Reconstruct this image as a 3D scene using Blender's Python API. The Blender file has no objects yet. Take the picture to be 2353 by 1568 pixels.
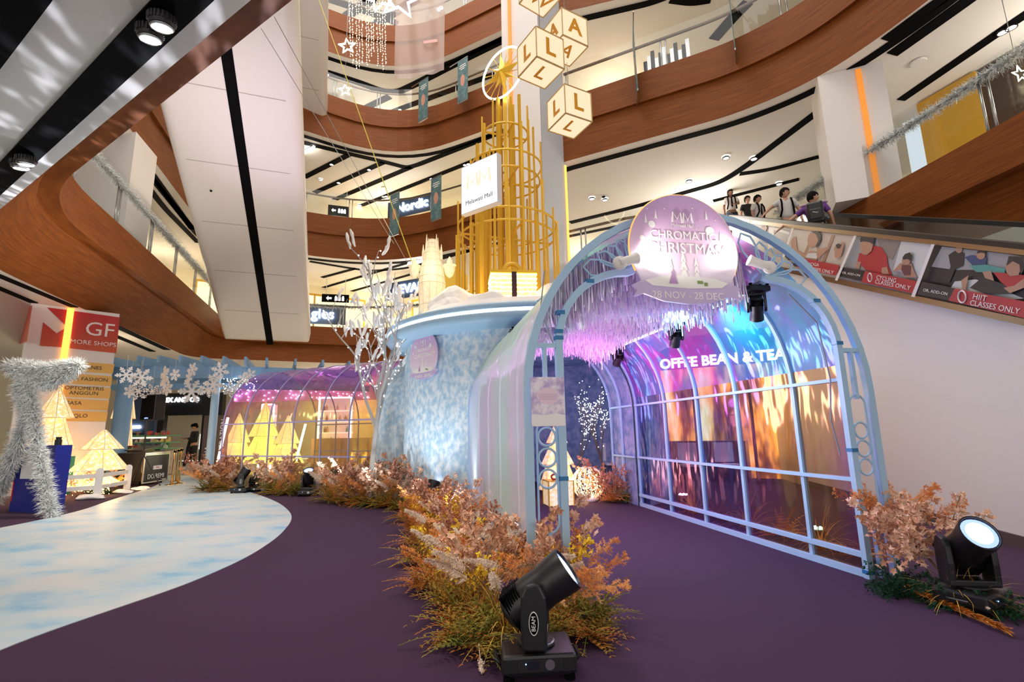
import bpy, bmesh, math, random
from mathutils import Vector, Matrix, Euler, noise
from mathutils.geometry import tessellate_polygon
R_ = random.Random(7)
PI = math.pi
S = bpy.context.scene
COL = S.collection

# ---------------- camera ----------------
FPX, CXP, CYP, CAMH = 1141.0, 1176.5, 784.0, 1.2
_up = Vector((-116.0, 6234.0, -FPX)).normalized()
_fw = Vector((0, 0, -1)); _fw = (_fw - _fw.dot(_up) * _up).normalized()
_rt = _fw.cross(_up)
ROT = Matrix((_rt, _fw, _up))
CAMP = Vector((0, 0, CAMH))
cd = bpy.data.cameras.new('camera'); cam = bpy.data.objects.new('camera', cd); COL.objects.link(cam)
cd.sensor_width = 36.0; cd.lens = FPX * 36.0 / 2353.0; cd.clip_end = 200
cam.matrix_world = Matrix.Translation(CAMP) @ ROT.to_4x4()
S.camera = cam
S.view_settings.view_transform = 'Standard'; S.view_settings.look = 'None'
S.view_settings.exposure = 0.88; S.view_settings.gamma = 1.0
S.view_settings.use_curve_mapping = False
# ---------------- world (soft daylight of the skylit atrium) ----------------
W = bpy.data.worlds.new('world'); S.world = W; W.use_nodes = True
W.node_tree.nodes['Background'].inputs[0].default_value = (1.0, 0.955, 0.92, 1)
W.node_tree.nodes['Background'].inputs[1].default_value = 1.15
S.cycles.use_denoising = True; S.cycles.use_adaptive_sampling = True; S.cycles.adaptive_threshold = 0.02
S.cycles.max_bounces = 7; S.cycles.diffuse_bounces = 4; S.cycles.glossy_bounces = 3
S.cycles.transmission_bounces = 4; S.cycles.transparent_max_bounces = 16
S.cycles.sample_clamp_indirect = 4.0; S.cycles.caustics_reflective = False; S.cycles.caustics_refractive = False

def lamp(kind, loc, energy, color=(1, 1, 1), size=0.5, rot=None, name=None, size_y=None, spot=None, blend=0.5, target=None):
    d = bpy.data.lights.new(name or kind.lower() + '_light', kind); d.energy = energy; d.color = color
    if kind == 'AREA':
        d.size = size
        if size_y: d.shape = 'RECTANGLE'; d.size_y = size_y
    else:
        d.shadow_soft_size = size
    if spot: d.spot_size = spot; d.spot_blend = blend
    o = bpy.data.objects.new(name or kind.lower() + '_light', d); COL.objects.link(o); o.location = loc
    if rot: o.rotation_euler = rot
    if target is not None:
        o.rotation_euler = (Vector(target) - Vector(loc)).to_track_quat('-Z', 'Y').to_euler()
    return o
# the mall's own light: skylight over the atrium, lit gallery ceilings, stage lamps in the walkway, plus added fill spots
lamp('AREA', (-1.5, 11, 27.5), 1500, (1.0, 0.93, 0.86), 14, name='skylight', size_y=16)
for gx, gy, gz, ge in ((-15, 20, 8.6, 170), (-7, 26, 8.6, 260), (3, 21, 8.6, 220), (6.5, 16, 8.6, 260), (11, 8, 8.6, 200),
                       (-7, 26, 13.8, 260), (3, 22, 13.8, 200), (4, 17, 13.8, 200), (-7, 26, 18.6, 240), (3, 23, 18.6, 160), (-7, 26, 23.6, 220),
                       (-13, 15, 4.1, 130), (-14, 9, 4.1, 110), (-9, 26, 4.1, 220), (0, 21, 4.1, 150), (9, 15, 4.1, 110)):
    lamp('POINT', (gx, gy, gz - 0.9), ge * 0.40, (1.0, 0.80, 0.56) if gx < 5 else (1.0, 0.93, 0.84), 0.5, name='gallery_downlight')

def onz_(px, py, z):
    d = ROT @ Vector((px - CXP, -(py - CYP), -FPX)); return CAMP + d * ((z - CAMH) / d.z)
def gobo(o, sc=9.0, lo=.5, hi=.62, stretch=(1, 3, 1)):
    # broken-up beam, as thrown by a stage light with a glass gobo
    d = o.data; d.use_nodes = True; t = d.node_tree; e = t.nodes['Emission']; g = t.nodes.new('ShaderNodeTexCoord'); mp = t.nodes.new('ShaderNodeMapping'); mp.inputs['Scale'].default_value = stretch
    n = t.nodes.new('ShaderNodeTexNoise'); n.inputs['Scale'].default_value = sc; n.inputs['Detail'].default_value = 2; mr = t.nodes.new('ShaderNodeMapRange'); mr.inputs[1].default_value = lo; mr.inputs[2].default_value = hi; mr.inputs[3].default_value = 0.08
    t.links.new(g.outputs['Normal'], mp.inputs[0]); t.links.new(mp.outputs[0], n.inputs['Vector']); t.links.new(n.outputs[0], mr.inputs[0]); t.links.new(mr.outputs[0], e.inputs['Strength'])
lamp('SPOT', (-6.0, 11.2, .55), 3200, (0.80, 0.84, 1.0), 0.03, name='stage_beam', spot=math.radians(46), blend=.6, target=(-4.6, 4.6, 4.4))
gobo(bpy.data.objects['stage_beam'], 40, .54, .68, (1, 1, 6))
for px_, py_, tx_, ty_ in ((372, 32, -2.2, 4.0), (60, 357, -6.6, 8.0)):
    p_ = onz_(px_, py_, 4.2); lamp('SPOT', tuple(p_), 150, (1, .93, .82), .08, name='gimbal_and_fill_beam', spot=math.radians(110), blend=.8, target=(tx_, ty_, 0))
lamp('SPOT', (-6.5, 8.6, 4.1), 190, (1, .93, .82), .1, name='gimbal_and_fill_beam', spot=math.radians(120), blend=.9, target=(-7.6, 9.6, 0))  # added fill for the tinsel and left side, no gimbal hangs here
lamp('SPOT', (-4.1, 10.2, .55), 480, (0.72, 0.55, 1.0), 0.05, name='stage_beam_violet', spot=math.radians(40), blend=1, target=(-6.2, 11.5, 12))
lamp('SPOT', (-3.2, 9.4, .5), 1150, (1.0, 0.86, 0.74), 0.1, name='warm_fill_spot', spot=math.radians(70), blend=1, target=(-8.2, 10.0, 7))  # added warm fill to brighten the left fascia and escalator underside
for hx, hy, tx, ty in ((-1.7, 7.6, -1.0, 8.2), (-2.6, 8.2, -2.0, 9.3), (-.9, 7.0, -.5, 7.8)):
    lamp('SPOT', (hx, hy, .25), 38, (0.86, 0.94, 1.0), 0.08, name='hub_uplight', spot=math.radians(110), blend=1, target=(tx, ty, 2.6))
# ---------------- pixel -> place helpers (every use gives a real height or distance) ----------------
def ray(px, py): return ROT @ Vector((px - CXP, -(py - CYP), -FPX))
def onz(px, py, z=0.0):
    d = ray(px, py); return CAMP + d * ((z - CAMH) / d.z)
def ony(px, py, Y):
    d = ray(px, py); return CAMP + d * (Y / d.y)
def onv(px, py, P, Q):
    d = ray(px, py); n = Vector((-(Q[1] - P[1]), Q[0] - P[0])); t = (n.x * (P[0] - CAMP.x) + n.y * (P[1] - CAMP.y)) / (n.x * d.x + n.y * d.y)
    return CAMP + d * t
def onplane(px, py, P, n):
    d = ray(px, py); return CAMP + d * ((Vector(P) - CAMP).dot(n) / d.dot(n))

# ---------------- mesh builder ----------------
FR = {}
def frame_of(o): return FR.get(o.name, Matrix.Identity(4)) if o else Matrix.Identity(4)
class MB:
    def __init__(s): s.v = []; s.f = []
    def add(s, vs, fs):
        b = len(s.v); s.v += [Vector(p) for p in vs]; s.f += [tuple(i + b for i in f) for f in fs]; return s
    def box(s, c, sz, rz=0.0, M=None):
        x, y, z = sz[0] / 2, sz[1] / 2, sz[2] / 2
        m = M if M is not None else Matrix.Translation(c) @ Matrix.Rotation(rz, 4, 'Z')
        if M is not None: m = M @ Matrix.Translation(c)
        vs = [m @ Vector(p) for p in ((-x, -y, -z), (x, -y, -z), (x, y, -z), (-x, y, -z), (-x, -y, z), (x, -y, z), (x, y, z), (-x, y, z))]
        return s.add(vs, [(0, 3, 2, 1), (4, 5, 6, 7), (0, 1, 5, 4), (1, 2, 6, 5), (2, 3, 7, 6), (3, 0, 4, 7)])
    def beam(s, p, q, w, h, up=(0, 0, 1)):
        p, q, up = Vector(p), Vector(q), Vector(up); d = (q - p)
        if d.length < 1e-6: return s
        d.normalize(); a = d.cross(up)
        if a.length < 1e-4: a = d.cross(Vector((1, 0, 0)))
        a.normalize(); b = a.cross(d); a = a * w / 2; b = b * h / 2
        vs = [p - a - b, p + a - b, p + a + b, p - a + b, q - a - b, q + a - b, q + a + b, q - a + b]
        return s.add(vs, [(0, 1, 2, 3), (7, 6, 5, 4), (0, 4, 5, 1), (1, 5, 6, 2), (2, 6, 7, 3), (3, 7, 4, 0)])
    def rail(s, pts, w, h, up=(0, 0, 1), closed=False):
        # rectangular bar along a path (mitred); w across, h along 'up'-ish
        pts = [Vector(p) for p in pts]; n = len(pts); rings = []
        for i, p in enumerate(pts):
            a = pts[i - 1] if (i > 0 or closed) else p; b = pts[(i + 1) % n] if (i < n - 1 or closed) else p
            d = (b - a).normalized(); x = d.cross(Vector(up))
            if x.length < 1e-4: x = Vector((1, 0, 0))
            x.normalize(); y = x.cross(d).normalized()
            rings.append([p - x * w / 2 - y * h / 2, p + x * w / 2 - y * h / 2, p + x * w / 2 + y * h / 2, p - x * w / 2 + y * h / 2])
        vs = [q for r in rings for q in r]; fs = []
        m = n if closed else n - 1
        for i in range(m):
            j = (i + 1) % n
            for k in range(4): l = (k + 1) % 4; fs.append((i * 4 + k, i * 4 + l, j * 4 + l, j * 4 + k))
        if not closed: fs += [(3, 2, 1, 0), tuple((n - 1) * 4 + k for k in range(4))]
        return s.add(vs, fs)
    def tube(s, pts, r, n=8, closed=False):
        pts = [Vector(p) for p in pts]; N = len(pts); rr = r if isinstance(r, (list, tuple)) else [r] * N
        vs = []; fs = []; ref = None
        for i, p in enumerate(pts):
            a = pts[i - 1] if (i > 0 or closed) else p; b = pts[(i + 1) % N] if (i < N - 1 or closed) else p
            d = (b - a)
            if d.length < 1e-9: d = Vector((0, 0, 1))
            d.normalize()
            if ref is None: ref = d.orthogonal().normalized()
            x = (ref - ref.dot(d) * d)
            if x.length < 1e-5: x = d.orthogonal()
            x.normalize(); ref = x; y = d.cross(x)
            for k in range(n):
                t = 2 * PI * k / n; vs.append(p + (x * math.cos(t) + y * math.sin(t)) * rr[i])
        m = N if closed else N - 1
        for i in range(m):
            j = (i + 1) % N
            for k in range(n): l = (k + 1) % n; fs.append((i * n + k, i * n + l, j * n + l, j * n + k))
        if not closed: fs += [tuple(range(n - 1, -1, -1)), tuple((N - 1) * n + k for k in range(n))]
        return s.add(vs, fs)
    def sphere(s, c, r, n=12, m=8, sc=(1, 1, 1), M=None):
        c = Vector(c); vs = []; fs = []
        for j in range(1, m):
            ph = PI * j / m
            for k in range(n):
                t = 2 * PI * k / n; p = Vector((math.sin(ph) * math.cos(t) * sc[0], math.sin(ph) * math.sin(t) * sc[1], math.cos(ph) * sc[2])) * r
                vs.append((M @ p if M else p) + c)
        top = Vector((0, 0, r * sc[2])); bot = -top
        vs.append((M @ top if M else top) + c); vs.append((M @ bot if M else bot) + c)
        for j in range(m - 2):
            for k in range(n): l = (k + 1) % n; fs.append((j * n + k, (j + 1) * n + k, (j + 1) * n + l, j * n + l))
        T = len(vs) - 2
        for k in range(n):
            l = (k + 1) % n; fs.append((T, k, l)); fs.append((T + 1, (m - 2) * n + l, (m - 2) * n + k))
        return s.add(vs, fs)
    def lathe(s, prof, n=24, M=None, cap=True):
        M = M or Matrix.Identity(4); vs = []; fs = []
        for r, z in prof:
            for k in range(n):
                t = 2 * PI * k / n; vs.append(M @ Vector((r * math.cos(t), r * math.sin(t), z)))
        for i in range(len(prof) - 1):
            for k in range(n): l = (k + 1) % n; fs.append((i * n + k, i * n + l, (i + 1) * n + l, (i + 1) * n + k))
        if cap: fs += [tuple(range(n - 1, -1, -1)), tuple((len(prof) - 1) * n + k for k in range(n))]
        return s.add(vs, fs)
    def plate(s, poly, M, d=0.01, holes=()):
        # polygon (local xy) extruded along local z by d, placed by M
        loops = [[Vector((p[0], p[1], 0)) for p in poly]] + [[Vector((p[0], p[1], 0)) for p in h] for h in holes]
        tri = tessellate_polygon(loops); flat = [p for l in loops for p in l]; n = len(flat)
        vs = [M @ p for p in flat] + [M @ (p + Vector((0, 0, d))) for p in flat]; fs = []
        for t in tri:
            a, b, c = [flat[i] for i in t]
            if (b - a).cross(c - a).z < 0: t = (t[0], t[2], t[1])
            fs.append((t[2], t[1], t[0])); fs.append(tuple(i + n for i in t))
        o = 0
        for l in loops:
            k = len(l); area = sum(l[i].x * l[(i + 1) % k].y - l[(i + 1) % k].x * l[i].y for i in range(k))
            hole = o > 0
            for i in range(k):
                j = (i + 1) % k; q = (o + i, o + j, o + j + n, o + i + n)
                if (area < 0) != hole: q = q[::-1]
                fs.append(q)
            o += k
        return s.add(vs, fs)
    def build(s, name, mat, parent=None, smooth=False, origin=None, bevel=0, sub=0):
        me = bpy.data.meshes.new(name)
        F = frame_of(parent).inverted() if parent else (Matrix.Translation(-Vector(origin)) if origin else None)
        vs = [F @ p for p in s.v] if F else s.v
        me.from_pydata([tuple(p) for p in vs], [], s.f); me.update()
        if smooth:
            me.polygons.foreach_set('use_smooth', [True] * len(me.polygons))
        o = bpy.data.objects.new(name, me); COL.objects.link(o); me.materials.append(mat)
        if parent: o.parent = parent; FR[o.name] = frame_of(parent)
        elif origin: o.location = origin; FR[o.name] = Matrix.Translation(Vector(origin))
        if bevel:
            b = o.modifiers.new('b', 'BEVEL'); b.width = bevel; b.segments = 2; b.limit_method = 'ANGLE'
        if sub:
            b = o.modifiers.new('s', 'SUBSURF'); b.levels = sub; b.render_levels = sub
        return o
def smoothang(o, a=40):
    for p in o.data.polygons: p.use_smooth = True
    try: o.data.set_sharp_from_angle(angle=math.radians(a))
    except Exception: pass
    return o
def tag(o, label, cat, group=None, kind=None):
    o['label'] = label; o['category'] = cat
    if group: o['group'] = group
    if kind: o['kind'] = kind
    return o
def struct(o): o['kind'] = 'structure'; return o
def thing(name, label, cat, loc=(0, 0, 0), rz=0.0, group=None):
    o = bpy.data.objects.new(name, None); COL.objects.link(o); o.location = loc; o.rotation_euler = (0, 0, rz); o.empty_display_size = 0.1
    FR[o.name] = Matrix.Translation(Vector(loc)) @ Matrix.Rotation(rz, 4, 'Z')
    return tag(o, label, cat, group)
def at_frame(parent): return FR[parent.name]
def dup(root, loc, rz=0.0, label=None, group=None, scale=1.0):
    kids = [c for c in ALLKIDS(root)]
    r = root.copy(); COL.objects.link(r); r.location = loc; r.rotation_euler = (r.rotation_euler[0], r.rotation_euler[1], rz); r.scale = (scale,) * 3
    if label: r['label'] = label
    if group: r['group'] = group
    for ch in kids:
        c = ch.copy(); COL.objects.link(c); c.parent = r
        for g in ALLKIDS(ch):
            d = g.copy(); COL.objects.link(d); d.parent = c
    return r
def ALLKIDS(o): return [c for c in COL.objects if c.parent == o]
def uvn(o, u, v=None):
    # matrix at o with local x=u, y=v (default up), z = u x v
    u = Vector(u).normalized(); v = Vector(v).normalized() if v is not None else Vector((0, 0, 1)); n = u.cross(v).normalized(); v = n.cross(u)
    m = Matrix((u, v, n)).transposed().to_4x4(); m.translation = Vector(o); return m
def text(body, size, M, mat, parent=None, depth=0.004, align='CENTER', name='lettering', space=1.0, shear=0.0, bold=0.0, sx=1.0, fit=None, fith=None):
    c = bpy.data.curves.new(name, 'FONT'); c.body = body; c.size = size; c.extrude = depth; c.align_x = align; c.align_y = 'CENTER'
    c.space_line = 0.95; c.space_character = space; c.shear = shear; c.offset = bold; c.resolution_u = 3
    c.materials.append(mat)
    o = bpy.data.objects.new(name, c); COL.objects.link(o)
    L = frame_of(parent).inverted() @ M if parent else M
    bpy.context.view_layer.update(); dg = bpy.context.evaluated_depsgraph_get()
    me = bpy.data.meshes.new_from_object(o.evaluated_get(dg), depsgraph=dg); bpy.data.objects.remove(o); bpy.data.curves.remove(c)
    if not me.materials: me.materials.append(mat)
    xs = [v.co.x for v in me.vertices] or [0, 1]; ys = [v.co.y for v in me.vertices] or [0, 1]
    w_, h_ = max(xs) - min(xs), max(ys) - min(ys); kx = sx; ky = 1.0
    if fit: kx = ky = fit / w_
    if fith: ky = fith / h_; kx = kx if fit else ky
    o = bpy.data.objects.new(name, me); COL.objects.link(o); me.name = name
    L = L @ Matrix.Diagonal((kx, ky, 1, 1))
    if parent: o.parent = parent
    o.matrix_local = L
    return o
def fillet(pts, rad, seg=8, closed=False):
    out = []; n = len(pts)
    for i, p in enumerate(pts):
        r = rad[i] if isinstance(rad, (list, tuple)) else rad
        if r <= 0 or (not closed and i in (0, n - 1)): out.append(Vector(p[:2])); continue
        p = Vector(p[:2]); a = Vector(pts[i - 1][:2]) - p; b = Vector(pts[(i + 1) % n][:2]) - p
        t = min(r, a.length * .48, b.length * .48); A = p + a.normalized() * t; B = p + b.normalized() * t
        for k in range(seg + 1):
            s = k / seg; out.append(A * (1 - s) ** 2 + p * 2 * s * (1 - s) + B * s * s)
    return out
def offset(pl, d):
    out = []
    for i, p in enumerate(pl):
        a = pl[max(i - 1, 0)]; b = pl[min(i + 1, len(pl) - 1)]; t = (b - a).normalized(); out.append(p + Vector((t.y, -t.x)) * d)
    return out
def v3(p, z): return Vector((p[0], p[1], z))
def loft(mb, lines):
    n = len(lines[0]); vs = [p for l in lines for p in l]; fs = []
    for j in range(len(lines) - 1):
        for i in range(n - 1): fs.append((j * n + i, j * n + i + 1, (j + 1) * n + i + 1, (j + 1) * n + i))
    return mb.add(vs, fs)

# ---------------- materials ----------------
def nt(name):
    m = bpy.data.materials.new(name); m.use_nodes = True; t = m.node_tree; return m, t, t.nodes['Principled BSDF']
def tex(t, scale=(1, 1, 1), kind='ShaderNodeTexNoise', sc=5.0, detail=4, rough=0.6, coord='Object'):
    tc = t.nodes.new('ShaderNodeTexCoord'); mp = t.nodes.new('ShaderNodeMapping'); mp.inputs['Scale'].default_value = scale
    n = t.nodes.new(kind); n.inputs['Scale'].default_value = sc
    if kind == 'ShaderNodeTexNoise': n.inputs['Detail'].default_value = detail; n.inputs['Roughness'].default_value = rough
    t.links.new(tc.outputs[coord], mp.inputs[0]); t.links.new(mp.outputs[0], n.inputs['Vector']); return n
def ramp(t, src, stops):
    r = t.nodes.new('ShaderNodeValToRGB'); e = r.color_ramp.elements
    while len(e) < len(stops): e.new(0.5)
    for i, (p, c) in enumerate(stops): e[i].position = p; e[i].color = (*c, 1)
    t.links.new(src, r.inputs[0]); return r.outputs[0]
def pm(name, col, rough=0.5, metal=0.0, emit=None, es=0.0, var=0.0, vs=6.0, vscale=(1, 1, 1), bump=0.0, spec=0.5, coat=0.0):
    m, t, b = nt(name)
    b.inputs['Base Color'].default_value = (*col, 1); b.inputs['Roughness'].default_value = rough; b.inputs['Metallic'].default_value = metal
    b.inputs['Specular IOR Level'].default_value = spec; b.inputs['Coat Weight'].default_value = coat
    if emit: b.inputs['Emission Color'].default_value = (*emit, 1); b.inputs['Emission Strength'].default_value = es
    if var > 0:
        n = tex(t, vscale, sc=vs)
        c = ramp(t, n.outputs[0], [(0.3, tuple(max(0, x * (1 - var)) for x in col)), (0.7, tuple(min(1, x * (1 + var)) for x in col))])
        t.links.new(c, b.inputs['Base Color'])
        if bump:
            bp = t.nodes.new('ShaderNodeBump'); bp.inputs['Strength'].default_value = bump; t.links.new(n.outputs[0], bp.inputs['Height']); t.links.new(bp.outputs[0], b.inputs['Normal'])
    return m
def emi(name, col, s):
    m, t, b = nt(name); e = t.nodes.new('ShaderNodeEmission'); e.inputs[0].default_value = (*col, 1); e.inputs[1].default_value = s
    t.links.new(e.outputs[0], t.nodes['Material Output'].inputs[0]); return m
def multi(name, stops, sc=4.0, rough=0.6, vscale=(1, 1, 1), bump=0.0, detail=5, metal=0.0, trans=0.0, emit=None, es=0):
    m, t, b = nt(name); n = tex(t, vscale, sc=sc, detail=detail)
    c = ramp(t, n.outputs[0], stops); t.links.new(c, b.inputs['Base Color']); b.inputs['Roughness'].default_value = rough; b.inputs['Metallic'].default_value = metal
    if bump:
        bp = t.nodes.new('ShaderNodeBump'); bp.inputs['Strength'].default_value = bump; t.links.new(n.outputs[0], bp.inputs['Height']); t.links.new(bp.outputs[0], b.inputs['Normal'])
    if emit: b.inputs['Emission Color'].default_value = (*emit, 1); b.inputs['Emission Strength'].default_value = es
    return m
def glassmat(name, col=(0.93, 0.97, 0.96), gl=0.10):
    m, t, b = nt(name); tr = t.nodes.new('ShaderNodeBsdfTransparent'); tr.inputs[0].default_value = (*col, 1)
    g = t.nodes.new('ShaderNodeBsdfGlossy'); g.inputs['Roughness'].default_value = 0.03; mx = t.nodes.new('ShaderNodeMixShader')
    lw = t.nodes.new('ShaderNodeLayerWeight'); lw.inputs[0].default_value = 0.25; ma = t.nodes.new('ShaderNodeMath'); ma.operation = 'MULTIPLY_ADD'; ma.inputs[1].default_value = 0.5; ma.inputs[2].default_value = gl * 0.4
    t.links.new(lw.outputs['Fresnel'], ma.inputs[0]); t.links.new(ma.outputs[0], mx.inputs[0]); t.links.new(tr.outputs[0], mx.inputs[1]); t.links.new(g.outputs[0], mx.inputs[2])
    t.links.new(mx.outputs[0], t.nodes['Material Output'].inputs[0]); return m
def filmmat(name, tstops, gstops, gfac=0.35, df=0.12, dcol=(0.8, 0.9, 1.0), nsc=1.2, rough=0.12, bump=0.25, nmix=0.45, tlf=0.5):
    # dichroic plastic film: clear colour and mirror colour both shift with the viewing angle and the film's waviness
    m, t, b = nt(name); lw = t.nodes.new('ShaderNodeLayerWeight'); lw.inputs[0].default_value = 0.5
    n = tex(t, (1, 1, 0.45), sc=nsc, detail=3, rough=0.5)
    a = t.nodes.new('ShaderNodeMath'); a.operation = 'SUBTRACT'; a.inputs[1].default_value = 0.5; t.links.new(n.outputs[0], a.inputs[0])
    c = t.nodes.new('ShaderNodeMath'); c.operation = 'MULTIPLY_ADD'; c.inputs[1].default_value = nmix * 2; t.links.new(a.outputs[0], c.inputs[0]); t.links.new(lw.outputs['Facing'], c.inputs[2])
    ct = ramp(t, c.outputs[0], tstops); cg = ramp(t, c.outputs[0], gstops)
    tr = t.nodes.new('ShaderNodeBsdfTransparent'); t.links.new(ct, tr.inputs[0])
    g = t.nodes.new('ShaderNodeBsdfGlossy'); g.inputs['Roughness'].default_value = rough; t.links.new(cg, g.inputs[0])
    bp = t.nodes.new('ShaderNodeBump'); bp.inputs['Strength'].default_value = bump; bp.inputs['Distance'].default_value = 0.3; n2 = tex(t, (1, 1, 0.35), sc=nsc * 2.2, detail=2)
    t.links.new(n2.outputs[0], bp.inputs['Height']); t.links.new(bp.outputs[0], g.inputs['Normal'])
    mx = t.nodes.new('ShaderNodeMixShader'); ma = t.nodes.new('ShaderNodeMath'); ma.operation = 'MULTIPLY_ADD'; ma.inputs[1].default_value = 0.28; ma.inputs[2].default_value = gfac
    t.links.new(lw.outputs['Facing'], ma.inputs[0]); t.links.new(ma.outputs[0], mx.inputs[0]); t.links.new(tr.outputs[0], mx.inputs[1]); t.links.new(g.outputs[0], mx.inputs[2])
    di = t.nodes.new('ShaderNodeBsdfDiffuse'); di.inputs[0].default_value = (*dcol, 1); t.links.new(cg, di.inputs[0]) if dcol is None else None
    tl = t.nodes.new('ShaderNodeBsdfTranslucent'); tl.inputs[0].default_value = di.inputs[0].default_value
    if True: t.links.new(cg, di.inputs[0]); t.links.new(cg, tl.inputs[0])
    ad = t.nodes.new('ShaderNodeMixShader'); ad.inputs[0].default_value = tlf; t.links.new(di.outputs[0], ad.inputs[1]); t.links.new(tl.outputs[0], ad.inputs[2])
    m2 = t.nodes.new('ShaderNodeMixShader'); m2.inputs[0].default_value = df; t.links.new(mx.outputs[0], m2.inputs[1]); t.links.new(ad.outputs[0], m2.inputs[2])
    t.links.new(m2.outputs[0], t.nodes['Material Output'].inputs[0]); return m

M = {}
M['wood'] = multi('wood_veneer', [(0.30, (0.14, 0.036, 0.006)), (0.5, (0.205, 0.058, 0.010)), (0.72, (0.28, 0.088, 0.016))], sc=3.0, rough=0.55, vscale=(0.45, 0.45, 16))
M['wood'].node_tree.nodes['Principled BSDF'].inputs['Specular IOR Level'].default_value = 0.22
M['ceil'] = pm('ceiling_plaster', (0.80, 0.76, 0.70), 0.8)
M['white'] = pm('white_paint', (0.82, 0.79, 0.76), 0.55)
M['wallw'] = pm('white_wall', (0.84, 0.82, 0.79), 0.5)
M['panel'] = pm('cladding_panel', (0.80, 0.765, 0.735), 0.38)
M['bluish'] = pm('column_bluish', (0.62, 0.68, 0.74), 0.45)
M['blackm'] = pm('matte_black', (0.0022, 0.0022, 0.0026), 0.8, spec=0.08)
M['blackg'] = pm('black_plastic', (0.012, 0.012, 0.014), 0.38)
M['blacks'] = pm('black_satin', (0.02, 0.02, 0.022), 0.3)
M['steel'] = pm('brushed_steel', (0.55, 0.55, 0.55), 0.28, 1.0)
M['dsteel'] = pm('bronze_rail', (0.16, 0.11, 0.08), 0.35, 0.6)
M['gold'] = pm('gold_paint', (0.90, 0.56, 0.05), 0.32, 0.25)
M['goldd'] = pm('gold_satin', (0.80, 0.47, 0.05), 0.35, 0.55)
M['brass'] = pm('brass_post', (0.75, 0.55, 0.25), 0.2, 1.0)
M['orange'] = pm('orange_strip', (0.85, 0.26, 0.03), 0.5, emit=(1.0, 0.35, 0.05), es=0.25)
M['orangel'] = emi('orange_light_strip', (1.0, 0.36, 0.06), 1.6)
M['blue'] = pm('powder_blue_paint', (0.40, 0.62, 0.82), 0.45)
M['bluep'] = pm('pergola_blue_paint', (0.22, 0.42, 0.66), 0.5)
M['bluetape'] = pm('blue_tape', (0.02, 0.18, 0.42), 0.5)
M['carpet'] = multi('purple_carpet', [(0.3, (0.036, 0.010, 0.037)), (0.7, (0.055, 0.017, 0.055))], sc=240, rough=1.0, bump=0.25, detail=3)
M['tile'] = pm('mall_tile', (0.62, 0.60, 0.57), 0.12, var=0.04, vs=1.5)
M['icefloor'] = multi('frozen_path_print', [(0.33, (0.24, 0.50, 0.70)), (0.43, (0.46, 0.62, 0.72)), (0.53, (0.58, 0.66, 0.70)), (0.66, (0.64, 0.67, 0.69))], sc=1.9, rough=0.4, vscale=(0.8, 1.1, 1), detail=12)
M['icewall'] = multi('frost_print_fabric', [(0.32, (0.32, 0.54, 0.75)), (0.46, (0.48, 0.67, 0.82)), (0.56, (0.70, 0.82, 0.90)), (0.68, (0.84, 0.89, 0.93))], sc=11, rough=0.7, vscale=(1, 1, 0.8), detail=14)
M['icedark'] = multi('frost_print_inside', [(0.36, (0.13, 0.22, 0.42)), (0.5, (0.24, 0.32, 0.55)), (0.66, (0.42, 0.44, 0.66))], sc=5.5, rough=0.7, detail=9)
M['snow'] = pm('snow_foam', (0.90, 0.88, 0.86), 0.8)
M['glass'] = glassmat('clear_glass')
M['led'] = emi('white_led', (1.0, 0.97, 0.95), 9.0)
M['ledsoft'] = emi('white_led_soft', (0.93, 0.96, 1.0), 2.6)
M['spot'] = emi('downlight_lens', (1.0, 0.95, 0.86), 14.0)
M['warm'] = emi('warm_fairy_light', (1.0, 0.62, 0.20), 7.0)
M['warmw'] = emi('warm_white_neon', (1.0, 0.86, 0.55), 5.0)
M['cool'] = emi('cool_fairy_light', (0.85, 0.93, 1.0), 9.0)
M['txtw'] = emi('white_sign_letter', (1, 1, 1), 1.8)
M['letw'] = pm('white_vinyl_letter', (0.92, 0.90, 0.88), 0.5)
M['letb'] = pm('black_vinyl_letter', (0.02, 0.02, 0.02), 0.5)
M['red'] = pm('red_panel', (0.62, 0.015, 0.03), 0.4)
M['skin'] = pm('skin', (0.50, 0.27, 0.17), 0.5)
M['skind'] = pm('skin_deep', (0.26, 0.12, 0.07), 0.5)
M['hair'] = pm('black_hair', (0.004, 0.0035, 0.0035), 0.8, spec=0.12)
M['tins'] = multi('silver_tinsel', [(0.38, (0.12, 0.11, 0.12)), (0.46, (0.90, 0.90, 0.90)), (0.58, (1, 1, 1)), (0.64, (0.65, 0.98, 0.85)), (0.72, (0.9, 0.8, 1.0))], sc=34, rough=0.2, metal=0.0)  # dark gaps between strands and sparkle tints painted into the colour
# ======================= THE MALL =======================
LV = {1: (4.4, 5.2, 6.0), 2: (9.1, 10.2, 11.1), 3: (14.3, 15.5, 16.4), 4: (19.0, 20.3, 21.2), 5: (24.2, 25.4, 26.2)}
RO = [0, 1.6, 1.2, 3.2, 0.2, 0.3, 0.8, 0.3, 0.4, 0.8, 1, 1, 0]
T1 = [(6.5, -1.48), (-7.96, 7.81), (-12.0, 20.3), (-5.9, 22.9), (1.0, 19.3), (1.05, 14.15), (3.7, 12.6), (5.7, 13.3), (7.15, 13.3), (7.42, 11.3), (7.85, 8.8), (8.1, 6.9), (8.6, 1)]
B1 = [(6.0, -1.82), (-9.37, 7.9), (-13.1, 19.9), (-5.9, 23.15), (1.2, 19.5), (1.25, 14.35), (3.75, 12.9), (5.6, 13.6), (7.4, 13.6), (7.75, 11.3), (8.2, 8.8), (8.5, 6.9), (9.0, 1)]
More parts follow.
